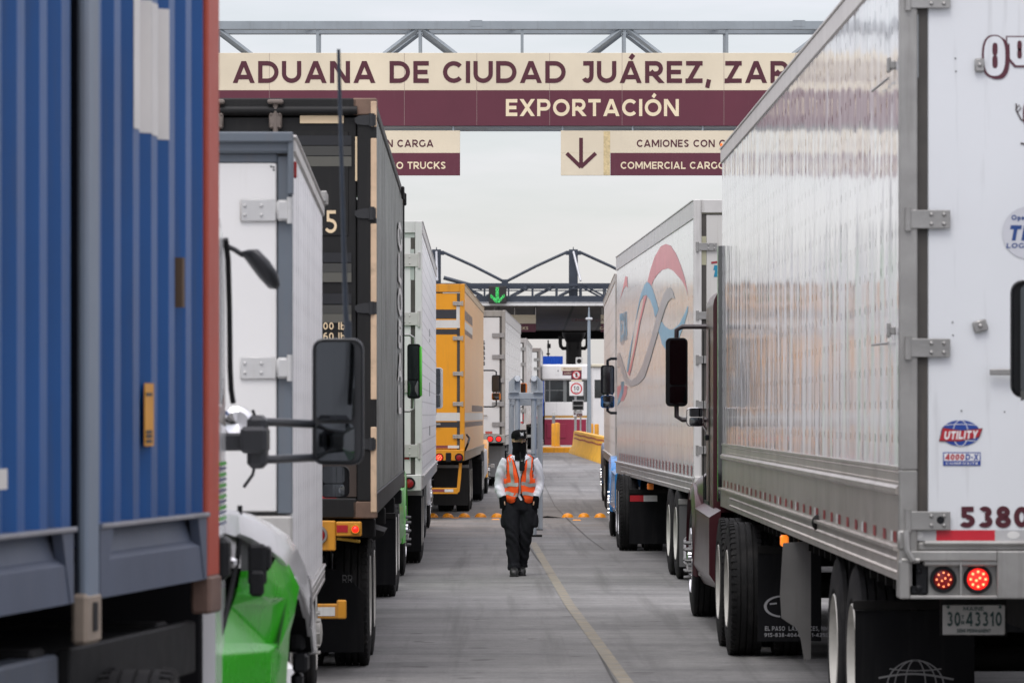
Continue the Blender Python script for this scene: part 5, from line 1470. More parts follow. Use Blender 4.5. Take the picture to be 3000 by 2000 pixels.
for m, lay, pts in ribbons:
    mb = MB(); vs = []
    for a, b in pts:
        yy, zz = plane_uv(r2, -1, W1, 1780 + a * .36345, 680 + b * .36345)
        vs.append((-hw - .002 - .0012 * lay, min(yy, 16.0), zz))
    mb.add(vs, [tuple(range(len(vs)))]); mb.build('ribbon', m, r2, fix=False)
y0, z0 = plane_uv(r2, -1, W1, 1816, 967); y1, z1 = plane_uv(r2, -1, W1, 1838, 887)
mb = MB(); put_text(mb, 'TECMA', min(y0, 15.7), 2.88, -hw - .004, .40, min(y0, 15.7) - y1, .24, plane='-X'); mb.build('lettering', BB, r2, fix=False)
ld2 = [d for d in r2.children if d.name.startswith('door') and max(v.co.x for v in d.data.vertices) < 0][0]
k2 = 44.3 / FPX; X2 = lambda u: (u - 2035) * k2 - hw; Z2 = lambda v: CAMZ + (HV - v) * k2
mb = MB(); rect(mb, X2(2053), X2(2070), Z2(776), Z2(692), -.003, 0); rect(mb, X2(2053), X2(2130), Z2(626), Z2(612), -.003, 0)
put_text(mb, 'TECMA', X2(2086), Z2(811), -.003, 34 * k2, 150 * k2, .42, .12, .25, m=1); stroke(mb, [(X2(2084), Z2(770)), (X2(2135), Z2(763)), (X2(2200), Z2(772))], 6 * k2, -.004, 2)
mb.build('door_lettering', [mat('olive_tape', (.36, .35, .24), .4, 0, .1, 6), TE, mat('print_red', lin('#8e2a34'), .4)], ld2, fix=False)
for u, v in ((1852, 1407), (1852, 1402)):
    yy, zz = plane_uv(r2, -1, W1, u, 1400); 
MB().box(-hw - .02, -hw + .06, 8.2, 8.30, .90, .98, .01).build('marker_lamp', mat('amber_marker', (.8, .22, .03), .3), r2)
for v in (748, 905, 1218):                                  # latches at the nose seen on the wall edge
    pass
BLUE = mat('sky_blue_paint', lin('#2f86c9'), .25, 0, .1, 2, .2, (.12, .10, .10), coat=.5)
t2 = tractor('road_tractor', 'sky blue tractor pulling the trailer with the looping ribbons', 'road tractors in the queues', 2.80, 55.9, .4, BLUE, half=1.22, steer_y=7.5, cab=(4.9, 6.8), cab_w=2.06, hood_l=1.6,
             mir=dict(w=.21, h=.44, z=2.37, out=.22, y=7.0, housing=BLACK, low=.28, ar=.022, tilt=.0, split=.99, spot=.19, spot_mat=mat('blue_spot_housing', lin('#1f5f96'), .3)), skirt=BLUE, fender=BLUE, flap_in=.11, flap_y=-.9, tank=ALU, top_fair=3.75)
mb = MB(); rect(mb, -1.10, -.92, .70, .78, -.905, 0); rect(mb, -.92, -.74, .70, .78, -.905, 1); mb.build('reflective_tape', [RED_T, WHITE_T], t2, fix=False)

R3W = panel_mat('speckled_white_sheet', (.76, .75, .73), .3, 1.22, .25, .25, .03, .55, .25, .4, spec=.2)
r3 = trailer('semi_trailer', 'speckled dirty white trailer just past the ribbon trailer, its side alone showing', 'box trailers queuing in the lanes', 1.83, 67.0, .75, -1, wall=R3W, door=R3W, frame=mat('tan_door_frame', (.42, .38, .34), .5, 0, .15, 3, .4),
             axle_y=(2.6, 3.85), hstyle='flat', hh=.2, lamp_lit=0)
for s in (-1, 1): side_rail(r3, W1, 16.1, 1.0, .15, ALU, s, 0)
DKB = mat('dark_blue_paint', lin('#123a63'), .3, 0, .1, 2, coat=.4)
tractor('road_tractor', 'dark blue tractor ahead of the speckled trailer, rear wheels just visible', 'road tractors in the queues', 3.19, 79.2, .75, DKB, rim='white', mir=None, skirt=BLACK, gz=ground_z(82))
# truck waiting behind the nearest trailer: its mirror reaches into view
WHT = mat('fleet_white_paint', (.62, .63, .64), .25, 0, .06, 2, .2, coat=.5)
tractor('road_tractor', 'truck behind the nearest trailer, only its black mirror edging into view', 'road tractors in the queues', 3.6, 11.0, 0, WHT, half=1.18, steer_y=6.8, cab=(4.6, 6.6), cab_w=2.05, hood_l=1.25,
        mir=dict(w=.22, h=.50, z=2.17, out=.30, y=6.7, housing=BLACK, low=.08, split=.99), spikes=False, fender=WHT)

# ================================================================== TRUCKS ON THE CLOSED SIDE
# ---- blue container truck
CBL = mat('blue_container_paint', lin('#0b4a86'), .38, 0, .24, .8, .35, (.06, .07, .10), .5, rust=.11, bump=.25, bs=2.2, spec=.42)
CSAL = mat('lit_sunfaded_post_paint', lin('#ab4632'), .5, 0, .14, 1.5, .5, (.15, .06, .045), rust=.24, bump=.2, bs=14)  # outer post face: stronger light and sun fading both put into the colour
CRED = mat('red_post_paint', lin('#7d1512'), .5, 0, .12, 1.5, .25, (.14, .05, .04), rust=.12, bump=.2, bs=14)
CGR = mat('grey_blue_rail', lin('#525b6c'), .5, .1, .14, 1.5, .35, (.13, .12, .13), rust=.06, bump=.12, bs=5)
CPOST = mat('grey_post_paint', lin('#75818f'), .5, .1, .12, 2, .35, (.16, .13, .12), rust=.16)
CASTB = mat('rusty_casting', (.14, .085, .065), .65, .1, .3, 6, rust=.2)
YAW_C = 8.4
a = radians(YAW_C); Lc, Wc = 16.15, 2.59
fr = Vector(((640 - HU) * 15.0 / FPX, 15.0))                 # its forward aisle-side corner
dirv = Vector((sin(a), cos(a))); nrm = Vector((cos(a), -sin(a)))
back = fr - dirv * Lc - nrm * Wc / 2
ZC0, ZC1 = 1.15, 4.06
RECESS_SHADE = mat('dark_recess_shade', (.012, .02, .045), .6)  # near-black blue stands for the shade in the recesses beside the posts
cont = thing('shipping_container', 'tall blue corrugated container with red end post and grey inner post, nearest the camera', 'container', (back.x, back.y, ZC0), YAW_C)
H = ZC1 - ZC0; hwc = Wc / 2
for s in (-1, 1):
    for y0, y1 in ((.15, 2.0), (2.15, Lc - 2.10), (Lc - 1.79, Lc - .20)):
        mb = MB(); corrugated(mb, y0, y1, .34, H - .07, s * (hwc - .012), s, .262, .038, .34)
        mb.build('side_panel', CBL, cont, fix=False)
        for yy in (y0 - .01, y1 + .01): MB().box(s * (hwc - .07), s * (hwc - .05), yy - .06, yy + .06, .34, H - .07).build('recess_shade_strip', RECESS_SHADE, cont)
    MB().box(s * (hwc - .08), s * hwc, .1, Lc - .1, H - .10, H - .01, .008).build('top_rail', CBL, cont)
    for y0, y1 in ((.17, 1.98), (2.12, Lc - 2.10), (Lc - 1.80, Lc - .19)):
        o = s * hwc
        mb = MB(); pr = [(o - s * .07, .352), (o + s * .012, .352), (o + s * .012, .336), (o - s * .05, .330), (o - s * .03, .255), (o, .235), (o, .115), (o - s * .07, .112)]
        mb.prism(pr, y0, y1, 'Y')
        mb.prism([(y0 + .02, .336), (y0 + .20, .336), (y0 + .09, .12), (y0 + .02, .12)], o - s * .03, o + s * .004, 'X'); mb.prism([(y1 - .02, .336), (y1 - .16, .336), (y1 - .06, .12), (y1 - .02, .12)], o - s * .03, o + s * .004, 'X')
        mb.build('bottom_rail', CGR, cont)
        MB().box(o - s * .06, o + s * .016, y0 + .02, y1 - .02, .337, .3515, .003).build('rail_lip', mat('worn_lip', lin('#8a8a8e'), .5, .2, .2, 6, rust=.25), cont)
    for y in (2.05, Lc - 1.95):
        mb = MB(); mb.box(s * (hwc - .014), s * (hwc + .020), y - .055, y + .10, .0, H - .02, .01); mb.build('inner_post', CPOST, cont)
        mb = MB(); mb.box(s * (hwc - .03), s * (hwc + .024), y - .075, y + .115, -.02, .14, .012); mb.build('corner_casting', mat('worn_casting', lin('#8f8274'), .6, .1, .2, 6, rust=.2), cont)
        MB().box(s * (hwc + .0262), s * (hwc + .0275), y - .01, y + .05, .02, .11).build('casting_slot', BLACK, cont)
    for y in (0.0, Lc - .19):
        MB().box(s * (hwc - .10), s * (hwc - .030), y + .02, y + .17, .12, H - .1, .012).build('corner_post', CRED, cont)
        MB().box(s * (hwc - .032), s * (hwc + .004), y, y + .19, .12, H - .1, .008).build('post_face', CSAL, cont)
        MB().box(s * (hwc - .06), s * (hwc + .012), y - .003, y + .193, -.01, .125, .01).build('corner_casting', CASTB, cont)
MB().box(-hwc + .08, hwc - .08, .1, Lc - .1, H - .06, H - .03).build('roof', CBL, cont)
MB().box(-hwc + .1, hwc - .1, .1, Lc - .1, .12, .22).build('floor', DARK, cont)
MB().box(-hwc + .14, hwc - .14, Lc - .1, Lc - .05, .12, H - .05).build('front_wall', CBL, cont)
MB().box(-hwc + .14, hwc - .14, .02, .06, .12, H - .05).build('rear_wall', CBL, cont)
# stickers on the blue wall
def cont_uv(u, v):
    return plane_uv(cont, 1, Wc, u, v)
STK = mat('pale_sticker', (.62, .60, .57), .45, 0, .08, 3, .3, (.3, .25, .2)); STY = mat('yellow_sticker', lin('#c98a14'), .45, 0, .1, 6, .2)
for (u0, v0, u1, v1, m) in ((386, -6, 435, 371, STK), (438, 20, 486, 391, STK), (432, 1123, 458, 1306, STY), (0, 1372, 30, 1434, STK)):
    ya, za = cont_uv(u0, v1); yb, zb3 = cont_uv(u1, v0); za -= 0; 
    p0 = cont.matrix_world.inverted() @ Vector((0, 0, 0))
    mb = MB(); yp = Lc - 1.79
    if m is STY or u0 < 20: mb.box(hwc - .0115, hwc - .0085, ya, yb, za, zb3, .0)
    else:
        y_ = yp + .262 * (2 if u0 < 400 else 3) + .01; corrugated(mb, y_ - .01, y_ + .25, za, zb3, hwc - .0095, 1, .262, .038, .34)
    o = mb.build('sticker', m, cont, fix=False)
    if m is STY:
        mb = MB()
        for q in (.05, .13, .2, .8): mb.box(hwc - .009, hwc - .006, ya + .1 * (yb - ya), yb - .25 * (yb - ya), za + q * (zb3 - za), za + (q + .05) * (zb3 - za))
        mb.build('sticker_marks', BLACK_P, cont)
ya, za = cont_uv(534, 900); yb, zb3 = cont_uv(541, 755)
MB().box(hwc - .03, hwc + .001, ya, yb, za, zb3).build('rust_scar', mat('rust_scar', (.10, .06, .03), .7, rust=.4), cont)

CH = mat('chassis_black', (.012, .012, .0125), .6, 0, .3, 4, .4, (.04, .036, .032), spec=.2); CHG = mat('chassis_grey', lin('#565d68'), .55, .2, .2, 3, .4)
ch1 = thing('container_chassis', 'grey and black chassis beneath the blue container', 'trailer', (back.x, back.y, 0), YAW_C)
mb = MB()
for s in (-1, 1):
    mb.box(s * .5, s * .62, .1, Lc - .4, .80, 1.12, .01); 
for y in (.3, 2.0, 5, 8, 11, 13.9, 15.6): mb.box(-1.2, 1.2, y, y + .16, .98, 1.125, .01)
mb.build('frame', CH, ch1)
mb = MB()
for s in (-1, 1): mb.box(s * 1.12, s * 1.22, 1.9, 14.15, .96, 1.10, .01)
mb.build('side_beam', CHG, ch1)
for y in (2.0, 3.3): axle(ch1, y, 1.25)
MB().box(-1.25, 1.25, -.02, .06, .46, .56, .01).build('underride_guard', CHG, ch1)
MB().box(-1.22, 1.22, .0, .12, .86, 1.1, .01).build('bumper', CHG, ch1)
for s in (-1, 1): lamp(ch1, s * 1.0, .98, -.004, .056, 1)
for s in (-1, 1):
    mb = MB(); mb.box(s * .70, s * 1.24, 14.25, 15.98, .975, 1.10, .01); mb.box(s * 1.2, s * 1.245, 14.2, 16.0, .93, 1.115, .008)
    for i in range(9): mb.dome((s * 1.245, 14.35 + .16 * i, .955), .011, .009, 'X' if s > 0 else '-X', 6, 2)
    mb.build('gooseneck_plate', mat('black_gooseneck', (.010, .0105, .011), .6, 0, .3, 5, .4, (.035, .032, .03), spec=.2), ch1)
    mb = MB(); mb.box(s * .75, s * .89, 10.4, 10.54, .34, .98); mb.box(s * .7, s * .94, 10.35, 10.6, .27, .34, .01); mb.build('landing_leg', CH, ch1)

# ---- green and white tractor under the blue container (front half in view)
GRP = mat('green_paint', lin('#36b81f'), .28, 0, .10, 1.5, .12, (.08, .12, .06), coat=.5)
WHP = mat('white_cab_paint', (.78, .785, .79), .22, 0, .05, 1.5, .15, coat=.6)
ARCHB = mat('arch_black', (.006, .006, .007), .8, spec=.1)
g1 = thing('road_tractor', 'white tractor with bright green fender pulling the blue container', 'truck', (-2.15, 11.6, 0), 0)
o_ = g1.location
def gl(mb): mb.v = [(v[0] - o_.x, v[1] - o_.y, v[2] - o_.z) for v in mb.v]; return mb
cx = -2.15
def csec(y, w, z0, z1, r):
    q = []
    for c_x, c_z, a0 in ((cx + w - r, z1 - r, 0), (cx - w + r, z1 - r, 90)):
        for i in range(7):
            t = radians(a0 + 90 * i / 6); q.append((c_x + r * cos(t), y, c_z + r * sin(t)))
    q += [(cx - w, y, z0), (cx + w, y, z0)]
    return q
mb = MB(); mb.loft([csec(15.42, 1.09, .80, 2.72, .18), csec(15.75, 1.09, .80, 2.72, .18), csec(16.05, 1.085, .80, 2.68, .2), csec(16.14, 1.05, .86, 2.60, .2), csec(16.75, .96, 1.0, 1.98, .15), csec(17.0, .93, 1.0, 1.7, .12)])
cab1 = gl(mb).build('cab', WHP, g1, 35)
mb = MB(); mb.loft([csec(16.2, .90, .95, 1.60, .12), csec(17.8, .82, .9, 1.48, .22), csec(18.9, .72, .7, 1.25, .25), csec(19.15, .6, .65, 1.1, .2)])
gl(mb).build('bonnet', WHP, g1, 35)
mb = MB()
for s in (-1, 1):
    x = cx + s * 1.092
    mb.add([(x, 15.05, 1.86), (x, 15.98, 1.80), (x - s * .02, 15.92, 2.40), (x - s * .015, 15.05, 2.46)], [(0, 1, 2, 3)])
mb.add([(cx - .88, 16.76, 1.95), (cx + .88, 16.76, 1.95), (cx + .90, 16.19, 2.5), (cx - .90, 16.19, 2.5)], [(0, 1, 2, 3)])
gl(mb).build('window', GLASS_D, cab1)
mb = MB(); x = cx + 1.10
mb.tube([P(661, 700, 15.9), P(668, 760, 15.95), P(672, 900, 16.0), P(674, 1080, 16.02), P(677, 1140, 16.04), P(683, 1180, 16.06)], .011, 8)
mb.tube([P(703, 1480, 16.1), P(702, 1570, 16.1), P(694, 1650, 16.08), P(676, 1740, 16.0), P(655, 1830, 15.9), P(640, 1875, 15.8), P(622, 1895, 15.7), P(600, 1900, 15.55)], .010, 8)
gl(mb).build('door_seal', BLACK, cab1, 50)
mb = MB(); mb.box(x - .02, x + .03, 15.55, 15.72, CAMZ - .62, CAMZ - .46, .02); gl(mb).build('door_handle', BLACK, cab1)
mb = MB(); mb.box(x + .01, x + .05, 15.72, 15.80, CAMZ - .58, CAMZ - .54, .012); gl(mb).build('latch', CHROME, cab1)
MB().box(-1.05, 1.045, 3.70, 3.80, .80, 1.62, .01).build('recess_blackout', ARCHB, g1)  # black box added to keep the recess behind the cab dark
# slanted stripes on the door
stm = [mat('stripe_green', lin('#3aa52c'), .35), mat('stripe_navy', lin('#2a3a6c'), .35)]
mb = MB(); x = cx + 1.094
for i in range(12):
    z1 = CAMZ + (HV - (1352 + i * 16)) * 15.8 / FPX; z0 = z1 - (.013 if i % 2 == 0 else .009)
    sh = max(0, i - 4) * .035
    mb.add([(x, 15.28 + sh, z0), (x, 15.98, z0), (x, 15.98, z1), (x, 15.28 + sh, z1)], [(0, 1, 2, 3)], i % 2)
gl(mb).build('door_stripes', stm, cab1, fix=False)
# wheel arch: a white cap over the wheel
outer = [(700, 1497, 16.1), (735, 1505, 16.3), (790, 1530, 16.6), (845, 1568, 16.9), (872, 1610, 17.2), (893, 1655, 17.5), (910, 1715, 17.8), (920, 1780, 18.05), (926, 1850, 18.2), (928, 1912, 18.25)]
inner = [(702, 1562, 16.15), (735, 1575, 16.3), (785, 1604, 16.55), (830, 1640, 16.75), (853, 1672, 17.0), (876, 1712, 17.35), (896, 1752, 17.7), (909, 1805, 17.98), (916, 1860, 18.15), (920, 1908, 18.22)]
for sx in (1, -1):                                        # both sides of the bonnet
    m_ = lambda v: Vector((v.x if sx > 0 else 2 * cx - v.x, v.y, v.z))
    rings = []; lining = []
    for i_q, (p, q) in enumerate(zip(outer, inner)):
        a = P(*p); b = P(q[0], q[1], min(q[2], p[2]) - .16); mid = (a + b) / 2 + Vector((.0, -.05, .025))
        rings.append([m_(v) for v in (a + Vector((-.34, .05, .05)), a, mid, b, b + Vector((-.02, .03, -.012)), a + Vector((-.36, .05, .02)))])
        if i_q > 3: lining.append([m_(v) for v in (b + Vector((-.005, .012, -.004)), b + Vector((-.42, .12, -.004)), b + Vector((-.42, .13, .008)), b + Vector((-.005, .03, .004)))])
    mb = MB(); mb.loft(rings); gl(mb).build('fender', WHP, g1, 50)
    mb = MB(); mb.loft(lining); gl(mb).build('arch_lining', ARCHB, g1)
# green fairing between door and wheel
def pts(*L): return [P(*q) for q in L]
V = pts((706, 1672, 16.12), (760, 1668, 16.22), (786, 1672, 16.32), (815, 1622, 16.62), (848, 1655, 16.75), (879, 1722, 16.85),       # 0-5 top edge
        (692, 1742, 16.10), (772, 1748, 16.16), (786, 1752, 16.34), (832, 1752, 16.60), (866, 1790, 16.82),                            # 6-10
        (678, 1778, 16.08), (790, 1885, 16.52), (815, 1880, 16.60), (800, 1765, 16.50),                                                # 11-14
        (640, 1888, 15.9), (818, 1890, 16.55), (850, 1850, 16.80),                                                                     # 15-17
        (600, 1920, 15.6), (790, 1905, 16.42), (845, 1930, 16.78), (838, 2030, 16.78), (820, 2200, 16.7), (560, 2200, 15.5), (790, 2030, 16.45), (610, 2030, 15.6))
F = [(0, 6, 7, 1), (1, 7, 8, 2), (2, 8, 9, 3), (3, 9, 10, 4), (4, 10, 5), (6, 11, 12, 14, 8, 7), (8, 14, 9), (14, 13, 16, 10, 9), (14, 12, 13), (11, 15, 16, 13, 12), (10, 16, 17), (15, 18, 19, 16), (16, 19, 20, 17), (18, 25, 24, 19), (19, 24, 21, 20), (25, 23, 22, 24), (24, 22, 21)]
mb = MB(); mb.add(V, F)
e = len(mb.v)                                              # give the panel its return edge towards the wheel
edge = [5, 10, 17, 20, 21, 22]
for i in edge: mb.v.append(tuple(Vector(mb.v[i]) + Vector((-.28, .06, 0))))
for i in range(len(edge) - 1): mb.f.append((edge[i], edge[i + 1], e + i + 1, e + i)); mb.m.append(0)
fo = gl(mb).build('side_fairing', GRP, g1)
bv = fo.modifiers.new('bevel', 'BEVEL'); bv.width = .035; bv.segments = 3; bv.limit_method = 'ANGLE'; bv.angle_limit = radians(12)
for p_ in fo.data.polygons: p_.use_smooth = True
mb = MB(); mb.add([tuple(Vector((2 * cx - v[0], v[1], v[2]))) for v in [tuple(q) for q in V]], [f[::-1] for f in F]); gl(mb).build('side_fairing', GRP, g1)
mb = MB(); mb.add(pts((703, 1560, 16.2), (790, 1604, 16.6), (850, 1668, 17.0), (815, 1665, 16.85), (786, 1690, 16.5), (706, 1690, 16.25)), [tuple(range(6))]); gl(mb).build('arch_gap', mat('grey_gap_lining', (.10, .105, .105), .6), g1, fix=False)
mb = MB()
c = P(756, 1640, 16.1); mb.box(c.x - .035, c.x + .035, 16.02, 16.10, CAMZ - .66, CAMZ - .50, .012); mb.box(c.x - .028, c.x + .028, 15.99, 16.05, CAMZ - .70, CAMZ - .60, .012); mb.box(c.x + .01, c.x + .05, 16.05, 16.16, CAMZ - .60, CAMZ - .51, .01)
gl(mb).build('bonnet_latch', BLACK, g1)
mb = MB(); mb.tube([P(905, 1690, 17.3), P(912, 1740, 17.5), P(913, 1800, 17.6), P(910, 1835, 17.65)], .007, 6); gl(mb).build('arch_trim', CHROME, g1, 50)
mb = MB(); mb.box(cx + .55, cx + 1.26, 17.05, 17.10, .5, 1.22); mb.box(cx + .5, cx + .6, 16.9, 18.2, .45, 1.25); gl(mb).build('arch_backing', ARCHB, g1)
for s in (-1, 1): wheel(g1, s * 1.09, 17.55 - 11.6, s, 'rib', 'alu', 'steer')
for y in (12.3, 13.57): axle(g1, y - 11.6, 1.1, 'lug', 'alu')
MB().box(-.46, .46, 0.1, 7.3, .78, 1.0).build('frame', CH, g1)
MB().box(-1.2, 1.2, 7.35, 7.55, .36, .75, .06).build('bumper', WHP, g1)
mb = MB(); mb.lathe([(0, .001), (0, .26), (.03, .30), (1.3, .30), (1.33, .26), (1.33, .001)], (-.78 + 1.52, 2.9, .62), 'Y', 24); mb.build('fuel_tank', ALU, g1, 40)
mb = MB(); mb.lathe([(0, .001), (0, .26), (.03, .30), (1.3, .30), (1.33, .26), (1.33, .001)], (-.76, 2.9, .62), 'Y', 24); mb.build('fuel_tank', ALU, g1, 40)
MB().box(.95, 1.30, 6.62, 6.70, .42, .62, .01).build('mud_flap', mat('green_edged_flap', (.012, .016, .012), .5), g1)
mb = MB(); mb.box(1.24, 1.30, 6.4, 6.56, .82, .92, .02); mb.box(1.25, 1.315, 6.3, 6.5, .74, .82, .012); mb.box(1.24, 1.29, 6.35, 6.5, .64, .74, .02); mb.build('bonnet_strap', BLACK, g1)
# big mirror on two arms, antenna, hood and look-down mirrors
MG = mat('mirror_housing_black', (.022, .024, .028), .35, 0, .1, 4)
D1 = 17.0; k1 = D1 / FPX
mc = P(990, 1176, D1)
arms = []
b = P(748, 1290, 16.35)
for v, vb in ((1241, 1236), (1340, 1345)):
    arms.append(([tuple(P(742, vb, 16.4) - o_), tuple(P(800, vb, 16.5) - o_), tuple(P(905, v, 16.98) - o_), tuple(P(926, v, 17.05) - o_)], .017, MG))
mm = mirror_part(g1, tuple(mc - o_), 152 * k1, 372 * k1, MG, arms, split=.66, d=.15, tilt=-.20)
mb = MB(); mb.box(b.x - .055, b.x + .05, 16.25, 16.5, b.z - .05, b.z + .055, .015); mb.box(b.x - .03, b.x + .045, 16.28, 16.5, b.z - .11, b.z + .10, .02); mb.box(b.x - .14, b.x - .03, 16.3, 16.42, b.z - .04, b.z + .03, .01); gl(mb).build('mirror_base', MG, g1)
mb = MB(); mb.tube([P(1018, 990, 17.05), P(1012, 900, 17.05), P(1005, 640, 17.0), P(999, 420, 17.0), P(994, 240, 17.0), P(992, 145, 17.0)], .01, 8, rs=[.014, .011, .0095, .0085, .008, .007]); mb.cyl(P(1019, 1000, 17.05), P(1018, 940, 17.05), .017, 10)
gl(mb).build('antenna', mat('antenna_sleeve', lin('#1f2935'), .45, 0, .3, 30), g1, 50)
mb = MB(); rings = []
for u, v, w in ((706, 742, .012), (725, 745, .03), (745, 755, .052), (775, 790, .058), (800, 822, .05), (813, 838, .02)):
    p = P(u, v, 16.0); rings.append([p + Vector((w * .55 * cos(t) * .8, w * sin(t), w * .62 * cos(t) * -.9 if False else w * .6 * cos(t + .9))) for t in [2 * pi * i / 14 for i in range(14)]])
mb.loft(rings); mb.tube([P(664, 720, 16.0), P(690, 733, 16.0), P(712, 748, 16.0)], .010, 8); gl(mb).build('look_down_mirror', MG, g1, 50)
mb = MB(); mb.lathe([(0, .001), (-.02, .05), (-.01, .068), (.02, .07), (.05, .05), (.06, .001)], tuple(P(695, 1240, 16.9)), 'Y', 20); gl(mb).build('round_mirror', CHROME, g1, 50)
mb = MB(); mb.tube([P(715, 1425, 16.8), P(740, 1390, 16.85), P(752, 1340, 16.9), P(765, 1270, 16.9), P(740, 1200, 16.9)], .007, 6); gl(mb).build('mirror_stalk', BLACK, g1, 50)

# ---- white box truck with grey-blue frame
BW = panel_mat('riveted_white_alu', (.84, .84, .845), .42, .42, .42, .155, .03, .8, .3, .3, bow=.3, vseam=.03, spec=.2)
BD = mat('box_door_white', (.66, .655, .64), .4, 0, .04, 1.2, .22, (.35, .30, .22), .6)
BF = mat('slate_frame_paint', lin('#5b636b'), .45, 0, .1, 2, .3, (.14, .12, .11), rust=.03)
Wb, Lb = 2.4, 6.35
yb = -1.2; aa = -radians(yb)
bt = thing('box_truck', 'short white box truck with slate grey door frame and bolted hinge straps', 'truck', (-.99 - Wb / 2 * cos(aa), 19.7 - Wb / 2 * sin(aa), 0), yb)
hb = Wb / 2; z0, z1 = .80, 3.17
XB = lambda u: (u - 852) / FPX * 19.7 + hb; ZB = lambda v: CAMZ + (HV - v) / FPX * 19.7
for s in (-1, 1):
    MB().box(s * (hb - .03), s * hb, .04, Lb, z0 + .02, z1 - .08).build('side_wall', BW, bt)
    mb = MB(); mb.box(s * (hb - .05), s * (hb + .014), .0, Lb + .02, z1 - .085, z1 - .02, .008); mb.box(s * (hb - .05), s * (hb + .022), .0, Lb + .02, z1 - .02, z1, .006); mb.build('top_rail', ALU, bt)
    mb = MB(); mb.box(s * (hb - .05), s * (hb + .016), .0, Lb + .01, z0, z0 + .10, .008); mb.box(s * (hb - .05), s * (hb + .024), .0, Lb + .01, z0 + .10, z0 + .118, .006)
    for i in range(40):
        for q in (.03, .075): mb.dome((s * (hb + .016), .1 + i * .155, z0 + q), .009, .007, 'X' if s > 0 else '-X', 6, 2)
    mb.build('bottom_rail', ALU, bt)
MB().box(-hb + .04, hb - .04, .03, Lb, z1 - .05, z1 - .02).build('roof', ALU, bt)
MB().box(-hb + .02, hb - .02, Lb - .03, Lb + .01, z0, z1 - .03).build('front_wall', BW, bt)
mb = MB()
for s in (-1, 1): mb.box(s * XB(808), s * hb, -.03, .06, ZB(1504), z1 - .1, .006)
mb.box(-XB(808) , XB(808), -.03, .05, ZB(478), z1 - .09, .004)
mb.box(-hb - .004, hb + .004, -.07, .05, z1 - .09, z1 + .008, .012); mb.box(-hb - .006, hb + .006, -.10, -.07, z1 - .04, z1 + .008, .006)
for s in (-1, 1): mb.box(s * (hb - .02), s * (hb + .006), -.09, .0, ZB(585) + .02, z1 - .03, .006)
mb.build('rear_frame', BF, bt)
for s in (-1, 1):
    d = MB().box(s * .01, s * XB(806), -.045, -.005, ZB(1504) + .01, ZB(480), .006).build('door', BD, bt)
    for v in (618, 1078):
        mb = MB(); zc = ZB(v)
        mb.box(s * XB(700), s * XB(806), -.060, -.046, zc - .053, zc + .053, .005); mb.box(s * XB(806), s * (hb - .004), -.066, -.03, zc - .05, zc + .05, .012)
        mb.cyl((s * (hb - .012), -.06, zc - .062), (s * (hb - .012), -.06, zc + .062), .013, 10)
        for u in (714, 762):
            for dz in (-.022, .022): mb.dome((s * XB(u), -.060, zc + dz), .009, .008, '-Y', 8, 3)
        mb.build('hinge', mat('pale_hinge', (.50, .50, .49), .38, .2, .1, 6, .5, (.22, .14, .08), rust=.05), d, 40)
    mb = MB()
    for u, v in ((790, 490), (797, 492), (798, 500)): disc(mb, s * XB(u), ZB(v), .005, -.0465, n=8)
    mb.build('screw_hole', BLACK, d, fix=False)
mb = MB(); mb.box(-hb, hb, -.05, .05, z0 - .02, ZB(1510), .01); mb.build('sill', mat('grey_sill', (.42, .41, .39), .45, .2, .12, 3, .5), bt)
for s in (-1, 1): lamp(bt, s * .95, z0 + .2, -.052, .056, 1)
MB().box(hb + .0, hb + .018, .06, .12, z1 - .20, z1 - .12, .006).build('side_marker', RED_L, bt)
for y in (Lb - .5, Lb - .15): MB().box(hb, hb + .04, y, y + .05, z1 - .02, z1 + .05, .006).build('tarp_hook', STEEL, bt)
MB().box(-.4, .4, .1, 8.6, .62, .80, .01).build('frame', CH, bt)
MB().box(-1.0, 1.0, .0, .06, .42, .52, .01).build('underride_guard', CH, bt)
axle(bt, 1.9, 1.14, r=.42)
for s in (-1, 1): wheel(bt, s * 1.0, 7.6, s, 'rib', 'white', 'steer', .42)
def bsec(y, w, za, zb, r):
    q = []
    for c_x, c_z, a0 in ((w - r, zb - r, 0), (-w + r, zb - r, 90)):
        for i in range(5):
            t = radians(a0 + 90 * i / 4); q.append((c_x + r * cos(t), y, c_z + r * sin(t)))
    return q + [(-w, y, za), (w, y, za)]
mb = MB(); mb.loft([bsec(Lb + .15, .95, .75, 2.35, .15), bsec(Lb + 1.1, .95, .75, 2.35, .15), bsec(Lb + 1.6, .93, .75, 1.7, .12), bsec(Lb + 2.0, .9, .6, 1.25, .15), bsec(Lb + 2.1, .86, .5, 1.15, .1)])
mb.build('cab', WHP, bt, 35)
kk = 26.6 / FPX
mirror_part(bt, ((981 - HU) * kk - bt.location.x + .145, 26.6 - 19.7, CAMZ + (HV - 1411) * kk), 86 * kk, 94 * kk, BLACK, [([(.90, 7.0, CAMZ + (HV - 1380) * kk), ((981 - HU) * kk - bt.location.x + .145, 7.0, CAMZ + (HV - 1380) * kk)], .012, BLACK)], split=.55, d=.08)

